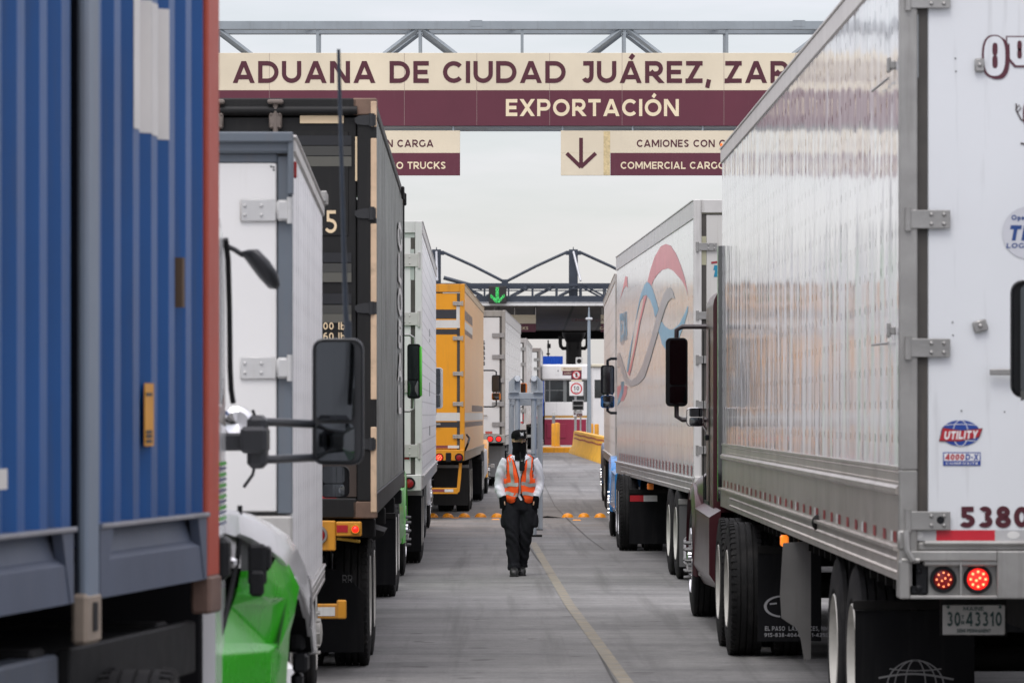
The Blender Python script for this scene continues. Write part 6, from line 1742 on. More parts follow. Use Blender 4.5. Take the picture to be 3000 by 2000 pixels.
# ---- black container on a yellow chassis
KC = mat('black_container_paint', lin('#1d1d1d'), .55, 0, .14, 1.2, .3, (.05, .045, .04), bump=.08, bs=4, spec=.25)
KS = mat('rib_shaded_container_side', lin('#868a86'), .36, 0, .12, 1.0, .8, (.07, .07, .068), .42, bump=.08, bs=4)  # grey raised for grazing light; dark streaks stand in for the ribs' shading
KP = mat('chipped_cream_post', lin('#cdb193'), .6, 0, .2, 4, .7, (.12, .08, .06), .52, rust=.34, streak=False)
KCAST = mat('rusty_brown_casting', (.16, .10, .07), .65, .1, .3, 6, rust=.25)
XK, DK, YK, LK, WK = -.87, 28.8, -.42, 12.19, 2.438
bc = container('shipping_container', 'black corrugated container with chipped cream post and number five on its doors', XK, DK, YK, 1, LK, WK, 1.13, 4.035, KS, KC, KC, KCAST)
HK = 4.035 - 1.13; hk = WK / 2
XK_ = lambda u: (u - 1100) / FPX * DK + hk; ZK = lambda v: CAMZ + (HV - v) / FPX * DK - 1.13
# chipped cream outer edge of the aisle-side rear post
mb = MB()
for za, zb in ((ZK(372), ZK(297)), (ZK(640), ZK(405)), (ZK(885), ZK(655)), (ZK(1170), ZK(920)), (ZK(1500), ZK(1250))):
    mb.box(hk - .036, hk + .005, -.004, .02, za, zb, .004)
mb.build('post_edge', KP, bc)
# header, sill and two doors
mb = MB(); mb.box(-hk + .13, hk - .13, .0, .1, HK - .12, HK - .001, .01); mb.cyl((-hk + .13, .0, HK - .085), (hk - .13, .0, HK - .085), .03, 10)
mb.build('header', KC, bc, 40)
mb = MB(); mb.box(-hk + .13, hk - .13, .0, .1, .0, .14, .01); mb.build('sill', KC, bc)
BROWN = mat('brown_door_foot', lin('#3a2f28'), .6, 0, .2, 3, .3, (.10, .07, .05))
for s in (-1, 1):
    mb = MB(); mb.box(s * .01, s * (hk - .135), .03, .08, .145, HK - .13, .006)
    zs = [ZK(v) for v in (395, 520, 740, 830, 990, 1130, 1280)]
    mb.box(s * .03, s * (hk - .19), .022, .031, ZK(690), ZK(385), .004)
    d = mb.build('door', KC, bc)
    for v in (352, 625, 902, 1300):
        mb = MB(); zc = ZK(v)
        poly = [(s * XK_(1100), zc - .036), (s * XK_(1064), zc - .036), (s * XK_(1045), zc - .03), (s * XK_(1038), zc - .012), (s * XK_(1038), zc + .014), (s * XK_(1048), zc + .026), (s * XK_(1064), zc + .034), (s * XK_(1100), zc + .036)]
        mb.prism(poly, -.012, .03, 'Y'); mb.cyl((s * (hk - .03), -.004, zc - .045), (s * (hk - .03), -.004, zc + .045), .02, 8); mb.build('hinge', mat('hinge_black', (.02, .021, .023), .5, .1), d)
    for u in (806, 380):
        mb = MB(); x = s * abs(XK_(u)) if u == 806 else s * .12
        mb.cyl((x, -.01, .02), (x, -.01, HK - .03), .019, 10)
        mb.box(x - .055, x + .055, -.05, .02, HK - .045, HK - .012, .01); mb.box(x - .045, x + .045, -.025, .025, ZK(378), ZK(330), .012); mb.box(x - .045, x + .045, -.025, .025, .30, .42, .012)
        for dx in (-.03, .03):
            for dz in (ZK(372), ZK(336)): mb.dome((x + dx, -.025, dz), .01, .008, '-Y', 8, 2)
        mb.build('lock_rod', mat('rusty_lock_rod', (.17, .14, .12), .6, .2, .3, 8, rust=.15), d, 40)
    if s > 0:
        CR = mat('cream_print', lin('#ddc6a2'), .5, 0, .08, 6)
        mb = MB(); rect(mb, XK_(877), XK_(1005), ZK(361), ZK(338), .018); rect(mb, XK_(1039), XK_(1061), ZK(530), ZK(400), .018)
        put_text(mb, '45', XK_(905), ZK(682), .018, 66 * DK / FPX, 80 * DK / FPX, .15, .18)
        put_text(mb, '67 200 lbs', XK_(885), ZK(965), .018, 21 * DK / FPX, 136 * DK / FPX, .17, .2); put_text(mb, '58 360 lbs', XK_(885), ZK(995), .018, 21 * DK / FPX, 136 * DK / FPX, .17, .2)
        mb.build('door_print', CR, d, fix=False)
        mb = MB()
        for v0, v1, m in ((397, 425, 0), (428, 455, 1), (458, 487, 2), (740, 768, 0), (771, 797, 1), (798, 826, 2), (860, 890, 0), (893, 918, 1), (919, 945, 2)):
            rect(mb, XK_(810), XK_(1028), ZK(v1), ZK(v0), .0195, m)
        mb.build('door_bands', [mat('band_black', (.008, .009, .012), .5), mat('band_grey', lin('#3a3a37'), .5), mat('band_olive', lin('#53524b'), .5)], d, fix=False)
        mb = MB(); mb.box(XK_(940), XK_(985), .012, .028, ZK(1474), ZK(1452)); mb.build('red_label', RED_T, d)
    MB().box(s * .01, s * (hk - .135), .026, .03, .15, .72).build('door_foot', BROWN, d)
mb = MB(); put_text(mb, 'TRTU', 4.6 - 0, ZK(985), hk + .001, .35, None, .22, plane='X')
# peeling white letters stacked down the aisle side
mb = MB(); zt_ = HK - .68
for i, ch in enumerate('GLOBAL'):
    polys, w = text_polys(ch, .22, .1)
    for j, q in enumerate(polys):
        mb.add([(hk + .003 + .0003 * (j % 7), 8.6 + p[0] * 2.0 + .3 * (i % 2), zt_ - i * .30 + p[1] * .26) for p in q], [tuple(range(len(q)))])
mb.build('side_lettering', mat('peeling_white', (.62, .61, .58), .5, 0, .2, 10, .6, lin('#6a6a67'), .5, streak=False), bc, fix=False)
for y in (10.4, 11.6): MB().box(hk, hk + .03, y, y + .1, HK - .16, HK - .04, .01).build('tarp_lug', KC, bc)

CY = mat('yellow_chassis_paint', lin('#c98a22'), .5, .05, .14, 3, .5, (.14, .08, .05), .52, rust=.06)
ch2 = thing('container_chassis', 'rusty yellow chassis under the black container with scrawled flap', 'trailer', (bc.location.x, bc.location.y, 0), YK)
mb = MB()
for s in (-1, 1): mb.box(s * .48, s * .6, .1, 12.4, .82, 1.10, .01)
for y in (.6, 4, 8, 11.7): mb.box(-1.2, 1.2, y, y + .14, .98, 1.115, .01)
mb.build('frame', CH, ch2)
XC = lambda u: (u - 1100) / FPX * DK + hk; ZC = lambda v: CAMZ + (HV - v) / FPX * DK
mb = MB()
for s in (-1, 1):
    mb.box(s * XC(982), s * XC(1058), -.03, .08, ZC(1570), ZC(1527), .008); mb.box(s * XC(905), s * XC(982), -.04, .08, ZC(1612), ZC(1524), .008)
mb.box(-XC(905), XC(905), -.03, .08, ZC(1590), ZC(1527), .008); mb.build('bumper', CY, ch2)
for s in (-1, 1):
    mb = MB(); mb.box(s * XC(985), s * XC(1018), -.034, -.03, ZC(1558), ZC(1537)); mb.build('reflector', RED_T, ch2)
    mb = MB(); mb.lathe([(-.006, .035), (-.02, .03), (-.02, .024), (0, .024)], (s * XC(1040), -.03, ZC(1549)), 'Y', 18); t = mb.build('tail_light', CY, ch2, 40)
    mb = MB(); mb.lathe([(-.026, .0005), (-.022, .016), (-.01, .024)], (s * XC(1040), -.03, ZC(1549)), 'Y', 16); mb.build('lens', LIT_RED if s > 0 else RED_L, t, 50)
    lamp(ch2, s * XC(930), ZC(1566), -.042, .052, 1, ring=STEEL)
    mb = MB(); mb.tube([(s * XC(985), .0, ZC(1577)), (s * XC(1020), .03, ZC(1581)), (s * XC(1052), .06, ZC(1586))], .012, 6); mb.build('hose', mat('yellow_hose', lin('#a8862a'), .5), ch2, 50)
mb = MB(); mb.box(-XC(1012), XC(1012), .0, .06, ZC(1812), ZC(1768), .008)
for s in (-1, 1): mb.box(s * XC(985), s * XC(1013), -.004, .07, ZC(1812), ZC(1757), .008)
mb.build('underride_guard', CY, ch2)
mb = MB(); n = 12
for i in range(n): rect(mb, -XC(980) + 2 * XC(980) * i / n, -XC(980) + 2 * XC(980) * (i + 1) / n, ZC(1803), ZC(1777), -.003, (i + 1) % 2)
mb.build('reflective_tape', [WHITE_T, RED_T], ch2, fix=False)
for y in (2.0, 3.3): axle(ch2, y, 1.135, 'lug', 'white')
for s in (-1, 1):
    D_ = 29.9; f = lambda u: s * ((u - HU) * D_ / FPX - bc.location.x); h_ = lambda v: CAMZ + (HV - v) * D_ / FPX
    mb = MB(); mb.prism([(f(905), h_(1910)), (f(1068), h_(1910)), (f(1068), h_(1735)), (f(1005), h_(1672)), (f(905), h_(1655))], 1.12, 1.135, 'Y'); mb.build('mud_flap', FLAP, ch2)
    mb = MB(); mb.prism([(f(1082), h_(1545)), (f(1128), h_(1560)), (f(1122), h_(1572)), (f(1095), h_(1585)), (f(1080), h_(1570))], 1.3, 2.4, 'Y'); mb.build('fender', DARK, ch2)
    MB().cyl((s * .45, 1.4, .62), (s * .45, 1.4, .85), .1, 14).build('air_tank', CH, ch2, 40)
    mb = MB(); mb.box(s * .75, s * .89, 9.0, 9.14, .34, 1.0); mb.box(s * .7, s * .94, 8.95, 9.2, .27, .34, .01); mb.build('landing_leg', CH, ch2)
mb = MB(); D_ = 29.9; put_text(mb, 'RR', (1007 - HU) * D_ / FPX - bc.location.x, CAMZ + (HV - 1706) * D_ / FPX, 1.117, 22 * D_ / FPX, 28 * D_ / FPX, .09, .25)
mb.build('chalk_letters', mat('chalk', (.22, .22, .22), .8, 0, .3, 20), ch2, fix=False)

LG = mat('light_green_paint', lin('#4fae3a'), .3, 0, .1, 2, .2, coat=.4)
tractor('road_tractor', 'light green tractor hauling the black container, mirror edged in green', 'road tractors in the queues', -2.285, 41.5, -.3, LG, half=1.22, steer_y=6.4, drive=(.9, 2.17), cab=(3.9, 5.7), cab_w=2.06, hood_l=1.6, top_fair=3.7,
        mir=dict(w=.15, h=.61, z=2.33, out=.30, y=5.0, tilt=.02, housing=BLACK, shell=mat('green_mirror_shell', lin('#52b53c'), .3, coat=.4), arm=STEEL, ar=.015, split=.66, low=.14), spikes=True, fender=LG, skirt=LG, flap_y=.3, rim='white', steer_rim='chrome')

# ---- white trailer C with fine grid side
CW = panel_mat('fine_grid_white_sheet', (.84, .845, .85), .3, 1.22, .30, .16, .012, .5, .25, .2, lines=.36, bow=.2, spec=.22)
CD = mat('cloudy_white_door', (.60, .595, .58), .4, 0, .05, 1.5, .35, (.28, .24, .2), .58)
c1 = trailer('semi_trailer', 'white trailer with fine grid side between the black container and the yellow trailer', 'box trailers queuing in the lanes', -.944, 49.0, -.30, 1, wall=CW, door=CD, frame=mat('pale_door_frame', (.55, .545, .53), .45, 0, .1, 3, .4),
             rail=mat('pale_rail', (.50, .49, .47), .4, .3, .1, 3, .4), hinges=(1.42, 2.18, 2.97, 3.66), hw=.20, hh=.15, hmat=mat('pale_hinge_c', (.48, .46, .44), .42, .2, .1, 6, .3), base=1.12, axle_y=(3.0, 4.25), half=1.26, flap_y=2.3, tape=False, lamp_lit=0, lamp_x=(1.15, .95), zt=4.12, flap_mat=FLAP)
for s in (-1, 1): side_rail(c1, 2.59, 16.1, .97, .16, ALU, s, 0)
dc = [d for d in c1.children if d.name.startswith('door') and min(v.co.x for v in d.data.vertices) > 0][0]
X3 = lambda u: (u - 1232) * 49 / FPX + 2.59 / 2; Z3 = lambda v: CAMZ + (HV - v) * 49 / FPX
mb = MB(); rect(mb, X3(1150), X3(1212), Z3(696), Z3(684), -.003); rect(mb, X3(1199), X3(1211), Z3(820), Z3(730), -.003); mb.build('grey_tape', mat('sage_tape', (.36, .39, .36), .4, 0, .1, 6), dc, fix=False)
mb = MB(); rect(mb, X3(1150), X3(1196), Z3(1345), Z3(1335), -.003); mb.build('reflective_tape', RED_T, dc, fix=False)
mb = MB()
for i, (v0, v1, w) in enumerate(((962, 985, .5), (990, 1002, .3), (1115, 1160, .35), (1240, 1275, .6))):
    ya, za = plane_uv(c1, 1, 2.59, 1258, v1); yb2, zb2 = plane_uv(c1, 1, 2.59, 1261, v0)
    mb.box(1.295, 1.298, ya, ya + w, za, zb2 - .03)
mb.build('scuff_mark', mat('dark_scuff', (.10, .10, .10), .6), c1)
tw = tractor('road_tractor', 'white tractor of the fine grid trailer, its pale mirror over the yellow doors', 'road tractors in the queues', -2.36, 60.6, -.2, WHP, half=1.23, steer_y=7.2, cab=(4.6, 6.7), hood_l=1.6, top_fair=3.8,
        mir=dict(w=.24, h=.66, z=2.27, out=.29, y=6.4, housing=mat('white_mirror_shell', (.6, .6, .6), .3), arm=STEEL, ar=.016, split=.66), fender=WHP, skirt=mat('pale_grey_skirt', (.50, .50, .50), .4, 0, .06, 2, .3), rim='white')

# ---- yellow trailer
YWm = mat('yellow_trailer_door', lin('#dd9410'), .4, 0, .08, 1.2, .28, (.30, .16, .05), .55)
def yellow_side():
    m = panel_mat('yellow_ribbed_side', lin('#d39c40'), .3, .46, .46, .3, .02, .3, .35, .3, (0.0), .012, bow=.6, dcol=(.22, .13, .07))
    nt_ = m.node_tree; b = nt_.nodes['Principled BSDF']; src = b.inputs['Base Color'].links[0].from_socket
    t = nt_.nodes.new('ShaderNodeTexCoord'); sp = nt_.nodes.new('ShaderNodeSeparateXYZ'); nt_.links.new(t.outputs['Object'], sp.inputs[0])
    N = NT.__new__(NT); N.mat = m; N.t = nt_; N.b = b
    post = N.math('LESS_THAN', N.math('FRACT', N.math('DIVIDE', sp.outputs['Y'], .46)), .26)
    c = N.mix(post, src, lin('#cf7f08'))
    nt_.links.new(c, b.inputs['Base Color']); return m
YS = yellow_side(); YF = mat('yellow_frame_paint', lin('#d08c16'), .45, 0, .1, 2, .4, (.16, .10, .05))
e1 = trailer('semi_trailer', 'yellow box trailer with black and white bands around its doors', 'box trailers queuing in the lanes', -.658, 73.0, .95, 1, wall=YS, door=YWm, frame=YF, rail=mat('tan_rail', lin('#a88a5c'), .4, .2, .1, 3, .4, (.12, .09, .06)),
             hinges=(1.45, 2.02, 2.55, 3.17, 3.78), hw=.17, hh=.07, hmat=mat('worn_plate_hinge', (.40, .37, .33), .4, .3, .2, 10, .5, (.45, .25, .05), .5, streak=False), base=1.20, axle_y=(5.5, 6.8), half=1.27, flap_y=3.9, tape=False, lamp_lit=0, guard=YF, zt=4.12, gz=.01, lamp_x=(20, 20.3), flap_mat=mat('dusty_flap', (.022, .021, .02), .6, 0, .3, 2, .3, (.07, .06, .05)))
for o in [c for c in e1.children if c.name.split('.')[0] in ('tail_light', 'underride_guard')]:
    for c in list(o.children): bpy.data.objects.remove(c)
    bpy.data.objects.remove(o)
de = [d for d in e1.children if d.name.startswith('door') and min(v.co.x for v in d.data.vertices) > 0][0]
kE = 73 / FPX; XE = lambda u: (u - 1360) * kE + 2.59 / 2; ZE = lambda v: CAMZ + (HV - v) * kE
BBK = mat('band_charcoal', (.025, .025, .03), .4); BWT = mat('band_white', (.58, .57, .54), .45, 0, .08, 2, .2)
mb = MB()
for d in (de,):
    for v0, v1, m in ((908, 935, 0), (939, 962, 1), (966, 981, 0), (1210, 1234, 1), (1237, 1253, 0)): rect(mb, XE(1170), XE(1357), ZE(v1), ZE(v0), -.003, m)
rect(mb, XE(1297), XE(1348), ZE(861), ZE(852), -.0032, 1); rect(mb, XE(1337), XE(1347), ZE(950), ZE(898), -.0035, 1)
mb.build('door_band', [BBK, BWT], de, fix=False)
mb = MB(); mb.box(1.23, 1.245, -.006, .0, ZE(1310), ZE(840)); mb.build('door_seal', mat('rust_seal', (.15, .09, .05), .6), de)
mb = MB(); rect(mb, XE(1170), XE(1312), ZE(1314), ZE(1306), -.003, 0); rect(mb, XE(1312), XE(1345), ZE(1314), ZE(1306), -.003, 1); mb.build('reflective_tape', [mat('faded_maroon_tape', (.20, .05, .05), .5), WHITE_T], de, fix=False)
mb = MB()
for v0, v1, m, ya, yb2 in ((912, 943, 0, 0, 6.4), (945, 972, 1, 0, 6.4), (968, 985, 0, 0, 6.4)):
    z0, z1 = ZE(v1) + .04, ZE(v0) + .02
    for i in range(int((yb2 - ya) / .46)):
        mb.add([(1.2965, ya + .12 + i * .46, z0), (1.2965, ya + .46 + i * .46 + (.12 if m else -.02), z0), (1.2965, ya + .46 + i * .46 + (.12 if m else -.02), z1), (1.2965, ya + .12 + i * .46, z1)], [(0, 1, 2, 3)], m)
for v0, v1, m in ((1186, 1206, 0), (1210, 1234, 1), (1238, 1253, 0)):
    z0, z1 = ZE(v1), ZE(v0)
    for i in range(33):
        if m == 0 and v0 < 1200 and i < 12: continue
        mb.add([(1.2965, .12 + i * .46, z0), (1.2965, .46 + i * .46 + (.12 if m else -.02), z0), (1.2965, .46 + i * .46 + (.12 if m else -.02), z1), (1.2965, .12 + i * .46, z1)], [(0, 1, 2, 3)], m)
mb.build('side_band', [mat('faded_band_black', (.045, .045, .05), .45), mat('faded_band_white', (.50, .47, .42), .35)], e1, fix=False)
for s in (-1, 1): side_rail(e1, 2.59, 16.1, 1.03, .17, mat('tan_side_rail', lin('#8f7c63'), .45, .2, .15, 2, .5), s, 0)
for q, lit in ((XE(1287), 2), (XE(1345), 1)):
    lamp(e1, q, ZE(1341), -.064, .056, lit, lit == 2, 9); lamp(e1, -q, ZE(1341), -.064, .056, lit, lit == 2, 9)
for s in (-1, 1):
    mb = MB(); mb.box(s * XE(1306), s * XE(1322), -.075, -.06, ZE(1354), ZE(1327), .01); mb.build('plug_box', BLACK, e1)
mb = MB(); mb.box(-XE(1341), XE(1341), .02, .1, ZE(1448), ZE(1430), .008)
for s in (-1, 1): mb.prism([(s * XE(1353), ZE(1358)), (s * XE(1345), ZE(1358)), (s * XE(1341), ZE(1400)), (s * XE(1337), ZE(1448)), (s * XE(1346), ZE(1440)), (s * XE(1350), ZE(1405))], .02, .1, 'Y'); 
for s in (-1, 1): mb.box(s * XE(1254), s * XE(1258), .02, .1, ZE(1448), ZE(1355))
mb.build('underride_guard', YF, e1)
mb = MB(); rect(mb, XE(1254), XE(1302), ZE(1442), ZE(1434), .016, 0); rect(mb, XE(1302), XE(1328), ZE(1442), ZE(1434), .016, 1); mb.build('guard_tape', [mat('faded_maroon_tape2', (.22, .05, .05), .5), WHITE_T], e1, fix=False)
mb = MB(); mb.tube([(1.31, .1, ZE(1320)), (1.36, .0, ZE(1300)), (1.38, .2, ZE(1285)), (1.33, .4, ZE(1275))], .02, 6); mb.build('side_cable', BLACK, e1, 50)
YT = mat('yellow_tractor_paint', lin('#dd9a18'), .3, 0, .08, 2, .2, coat=.4)
tractor('road_tractor', 'yellow tractor ahead of the yellow trailer, dark mirror with orange edge', 'road tractors in the queues', -1.63, 85.2, .9, YT, half=1.22, steer_y=7.2, cab=(4.6, 6.7), hood_l=1.6, top_fair=3.7, gz=ground_z(88),
        mir=dict(w=.20, h=.38, z=2.45, out=.38, y=6.6, housing=BLACK, split=.99, spot=.16, spot_mat=mat('orange_spot_shell', lin('#c9761c'), .4), low=.32, ar=.016, tilt=.0), fender=YT, skirt=mat('grey_skirt', (.42, .42, .43), .4, 0, .08, 2, .3), rim='white', spikes=True)

# ---- white trailer F
FW = panel_mat('net_grid_white_sheet', (.70, .69, .67), .25, 1.22, .38, .30, .02, .4, .3, .4, lines=.38, bow=.2)
f1 = trailer('semi_trailer', 'grubby white trailer with two lit red tail lamps and a wide grey flap', 'box trailers queuing in the lanes', .075, 97.0, 1.55, 1, wall=FW, door=mat('grubby_white_door', (.60, .59, .57), .4, 0, .08, 1.2, .5, (.2, .17, .14), .6), frame=mat('brown_grey_frame', (.30, .28, .25), .5, .1, .15, 3, .4),
             rail=mat('grubby_rail', (.46, .44, .42), .4, .2, .1, 3, .4), hinges=(1.48, 1.95, 2.5, 3.05, 3.55), hw=.27, hh=.10, hstyle='block', hmat=mat('grey_block_hinge', (.30, .29, .28), .45, .3, .2, 8, .3), base=1.22, zt=4.13, axle_y=(3.0, 4.3), half=1.27, tape=False, gz=ground_z(99), lamp_lit=2, lamp_x=(.95 + .0, 1.15), rail_top=.25)
for s in (-1, 1): side_rail(f1, 2.59, 16.1, 1.0, .2, mat('grubby_side_rail', (.42, .40, .37), .45, .2, .15, 2, .4), s, 0)
MB().box(-1.27, 1.27, .75, .78, .25, .98).build('wide_flap', mat('grey_wide_flap', (.22, .22, .215), .6, 0, .12, 1.5, .3), f1)
df = [d for d in f1.children if d.name.startswith('door') and min(v.co.x for v in d.data.vertices) > 0][0]
kF = 97 / FPX; XF = lambda u: (u - 1478.5) * kF + 2.59 / 2; ZF = lambda v: CAMZ - ground_z(99) + (HV - v) * kF
mb = MB(); rect(mb, XF(1421), XF(1441), ZF(1270), ZF(1263), -.003, 0); mb.build('reflective_tape', [mat('faded_tape_red', (.42, .08, .06), .5)], df, fix=False)
mb = MB()
for i, ch in enumerate('54308'): put_text(mb, ch, XF(1411.0), ZF(1010 + 15 * i), -.003, 12 * kF, 9 * kF, .25)
mb.build('stacked_number', BLACK_P, df, fix=False)
mb = MB()
for i in range(9): mb.dome((XF(1422) + .0 + (i % 3) * .02, .70, ZF(1360) - i * .035), .025, .02, '-Y', 8, 3)
mb.build('hanging_chain', CHROME, f1, 50)
ORG = mat('orange_tractor_paint', lin('#d97a12'), .3, 0, .08, 2, coat=.4)
tractor('road_tractor', 'orange tractor far ahead, its mirror framed between the guard pipes', 'road tractors in the queues', -.86, 109.0, 1.55, ORG, half=1.22, steer_y=7.2, cab=(4.6, 6.7), hood_l=1.6, top_fair=3.7, gz=ground_z(112),
        mir=dict(w=.24, h=.56, z=2.22, out=.24, y=6.6, housing=ORG, split=.66), fender=ORG, skirt=DARK)

# ---- two far trailers
gW = panel_mat('far_white_sheet', (.58, .58, .57), .25, 1.22, .4, .3, .02, .3, .25, .3, lines=.15)
gD = mat('far_white_door', (.66, .66, .64), .4, 0, .05, 1, .2)
gF = mat('far_grey_frame', (.40, .38, .36), .5, .1, .12, 3)
h1 = trailer('semi_trailer', 'white trailer far ahead with one red tail lamp seen through the guard pipes', 'box trailers queuing in the lanes', 71.5 * 135 / FPX, 135.0, 1.1, 1, wall=gW, door=gD, frame=gF, hinges=(1.6, 2.4, 3.1, 3.6), hw=.2, hh=.1, base=1.15, zt=1.85 - ground_z(137) + 222 * 135 / FPX, gz=ground_z(137), lamp_lit=2, lamp_x=(1.02, 20), axle_y=(3.0, 4.3))
dh = [d for d in h1.children if d.name.startswith('door') and min(v.co.x for v in d.data.vertices) > 0][0]
mb = MB(); q = 135 / FPX; x = lambda u: (u - 1541.5) * q + 1.295; z = lambda v: CAMZ - ground_z(137) + (HV - v) * q
rect(mb, x(1532), x(1536), z(1229), z(1212), -.003); mb.build('red_label', RED_T, dh, fix=False)
trailer('semi_trailer', 'farthest white trailer, a plain tall door edge beside the toll booth', 'box trailers queuing in the lanes', 113 * 160 / FPX, 160.0, 1.0, 1, wall=gW, door=gD, frame=mat('far_brown_frame', (.24, .21, .19), .5), hinges=(1.6, 2.4, 3.1, 3.45), hw=.22, hh=.1, base=1.15, zt=1.85 - ground_z(162) + 194 * 160 / FPX, gz=ground_z(162), lamp_lit=0, axle_y=(3.0, 4.3), L=12.5)

# ================================================================== THE WORKER
def remeshed(mb, voxel, its, name, m, parent, factor=.5):
    o = mb.build('tmp', m, None)
    r_ = o.modifiers.new('r', 'REMESH'); r_.mode = 'VOXEL'; r_.voxel_size = voxel
    s_ = o.modifiers.new('s', 'SMOOTH'); s_.iterations = its; s_.factor = factor
    dg = bpy.context.evaluated_depsgraph_get(); dg.update()
    me = bpy.data.meshes.new_from_object(o.evaluated_get(dg))
    bpy.data.objects.remove(o)
    me.name = name; me.materials.clear(); me.materials.append(m)
    me.polygons.foreach_set('use_smooth', [True] * len(me.polygons))
    q = bpy.data.objects.new(name, me); COL.objects.link(q); q.parent = parent
    return q
def ering(c, a, b, n=24, yaw=0.0, p=2.0):
    o = []
    for i in range(n):
        t = 2 * pi * i / n
        x = a * math.copysign(abs(cos(t)) ** (2 / p), cos(t)); y = b * math.copysign(abs(sin(t)) ** (2 / p), sin(t))
        o.append((c[0] + x * cos(yaw) - y * sin(yaw), c[1] + x * sin(yaw) + y * cos(yaw), c[2]))
    return o
PX, PY = (1523 - HU) / FPX * 47.7, 47.7
w = thing('person', 'masked worker in orange vest and black cap walking with hands in pockets', 'person', (PX, PY, 0))
SKIN = mat('skin', (.50, .31, .21), .5, 0, .08, 20)
SHIRT = mat('white_shirt_cloth', (.66, .66, .72), .8, 0, .06, 12, bump=.35, bs=14)
TROU = mat('black_trouser_cloth', (.015, .0155, .0185), .85, 0, .25, 9, bump=.3, bs=14, spec=.08)
KNIT = mat('black_knit', (.006, .006, .007), .95, 0, .2, 20, bump=.3, bs=70, spec=.08)
BOOT = mat('black_boot_leather', (.012, .012, .012), .42, 0, .25, 14, bump=.3, bs=40)
VEST = mat('orange_vest_cloth', lin('#ff5a18'), .7, 0, .08, 8, bump=.4, bs=12)
SILV = mat('silver_tape', (.42, .41, .40), .4, .2, .10, 20)
def spline(pts, n):
    """smooth path through (x,y,z,r) points"""
    out = []
    P_ = [pts[0]] + list(pts) + [pts[-1]]
    for i in range(1, len(P_) - 2):
        for k in range(n):
            t = k / n; a, b, c, d = P_[i - 1], P_[i], P_[i + 1], P_[i + 2]
            out.append(tuple(.5 * ((2 * b[j]) + (-a[j] + c[j]) * t + (2 * a[j] - 5 * b[j] + 4 * c[j] - d[j]) * t * t + (-a[j] + 3 * b[j] - 3 * c[j] + d[j]) * t ** 3) for j in range(4)))
    out.append(tuple(pts[-1])); return out
def limb(mb, pts, n=14, seg=5):
    q = spline(pts, seg); mb.tube([p[:3] for p in q], .1, n, rs=[p[3] for p in q])
legs = {-1: [(-.092, .0, .86, .095), (-.10, -.02, .72, .108), (-.088, -.085, .48, .080), (-.078, -.10, .30, .074), (-.067, -.12, .10, .066)],
        1: [(.092, .0, .86, .095), (.094, .0, .70, .104), (.062, .0, .47, .080), (.042, .06, .30, .072), (.020, .14, .12, .066)]}
arms = {-1: [(-.150, .0, 1.33, .062), (-.198, .015, 1.22, .066), (-.232, .035, 1.06, .060), (-.222, -.02, .96, .055), (-.192, -.055, .895, .046)],
        1: [(.150, .0, 1.33, .062), (.196, .015, 1.22, .066), (.222, .035, 1.06, .058), (.206, -.02, .96, .052), (.176, -.055, .895, .044)]}
TOR = [(.80, .165, .120), (.86, .172, .122), (.95, .160, .118), (1.05, .158, .118), (1.15, .168, .122), (1.25, .176, .122), (1.32, .166, .105), (1.37, .115, .082), (1.40, .070, .066)]
HY = -radians(22)                                       # the head turned a little
hx, hyy = -.014, -.02
# body: one continuous figure
mb = MB()
mb.loft([ering((0, 0, z), a - .02, b - .02) for z, a, b in TOR])
mb.loft([ering((-.004, -.005, z), r_, r_) for z, r_ in ((1.36, .06), (1.42, .055), (1.50, .056))])
mb.loft([ering((hx, hyy + dy, z), a, b, yaw=HY) for z, a, b, dy in ((1.432, .020, .03, -.04), (1.442, .042, .062, -.025), (1.47, .056, .082, -.008), (1.51, .067, .092, 0), (1.55, .073, .096, 0), (1.59, .075, .098, .004), (1.62, .070, .09, .006), (1.645, .052, .066, .006), (1.655, .02, .03, .006))])
fwd = Vector((sin(-HY), -cos(-HY), 0)); side_ = Vector((cos(-HY), sin(-HY), 0))
hc = Vector((hx, hyy, 0))
nose = hc + fwd * .095
mb.loft([ering((nose.x, nose.y, z), a, a * 1.2, 10) for z, a in ((1.575, .008), (1.55, .012), (1.53, .017), (1.52, .012))])
for s in (-1, 1):
    limb(mb, [(x, y, z, r_ * .72) for x, y, z, r_ in legs[s]]); limb(mb, [(x, y, z, r_ * .70) for x, y, z, r_ in arms[s]])
    e_ = hc + side_ * (s * .074); mb.loft([ering((e_.x, e_.y, z), .012, .026, 8) for z in (1.52, 1.54, 1.57)])
    # hand slipped into the pocket: palm and five curled fingers
    hx_ = arms[s][-1]; px_, py_, pz_ = hx_[0] - s * .010, hx_[1] + .012, hx_[2]
    limb(mb, [(px_, py_, pz_ + .01, .028), (px_ - s * .004, py_ + .005, pz_ - .04, .032), (px_ - s * .008, py_ + .01, pz_ - .075, .028)], 10, 3)
    for i in range(4):
        l_ = (.07, .08, .075, .058)[i]; fy = py_ - .028 + .019 * i
        limb(mb, [(px_ - s * .008, fy, pz_ - .07, .010), (px_ - s * .014, fy, pz_ - .07 - l_ * .5, .0095), (px_ - s * .024, fy + .004, pz_ - .07 - l_ * .9, .008)], 8, 2)
    limb(mb, [(px_, py_ - .03, pz_ - .02, .012), (px_ - s * .006, py_ - .052, pz_ - .05, .011), (px_ - s * .012, py_ - .058, pz_ - .085, .009)], 8, 2)
remeshed(mb, .007, 6, 'body', SKIN, w)
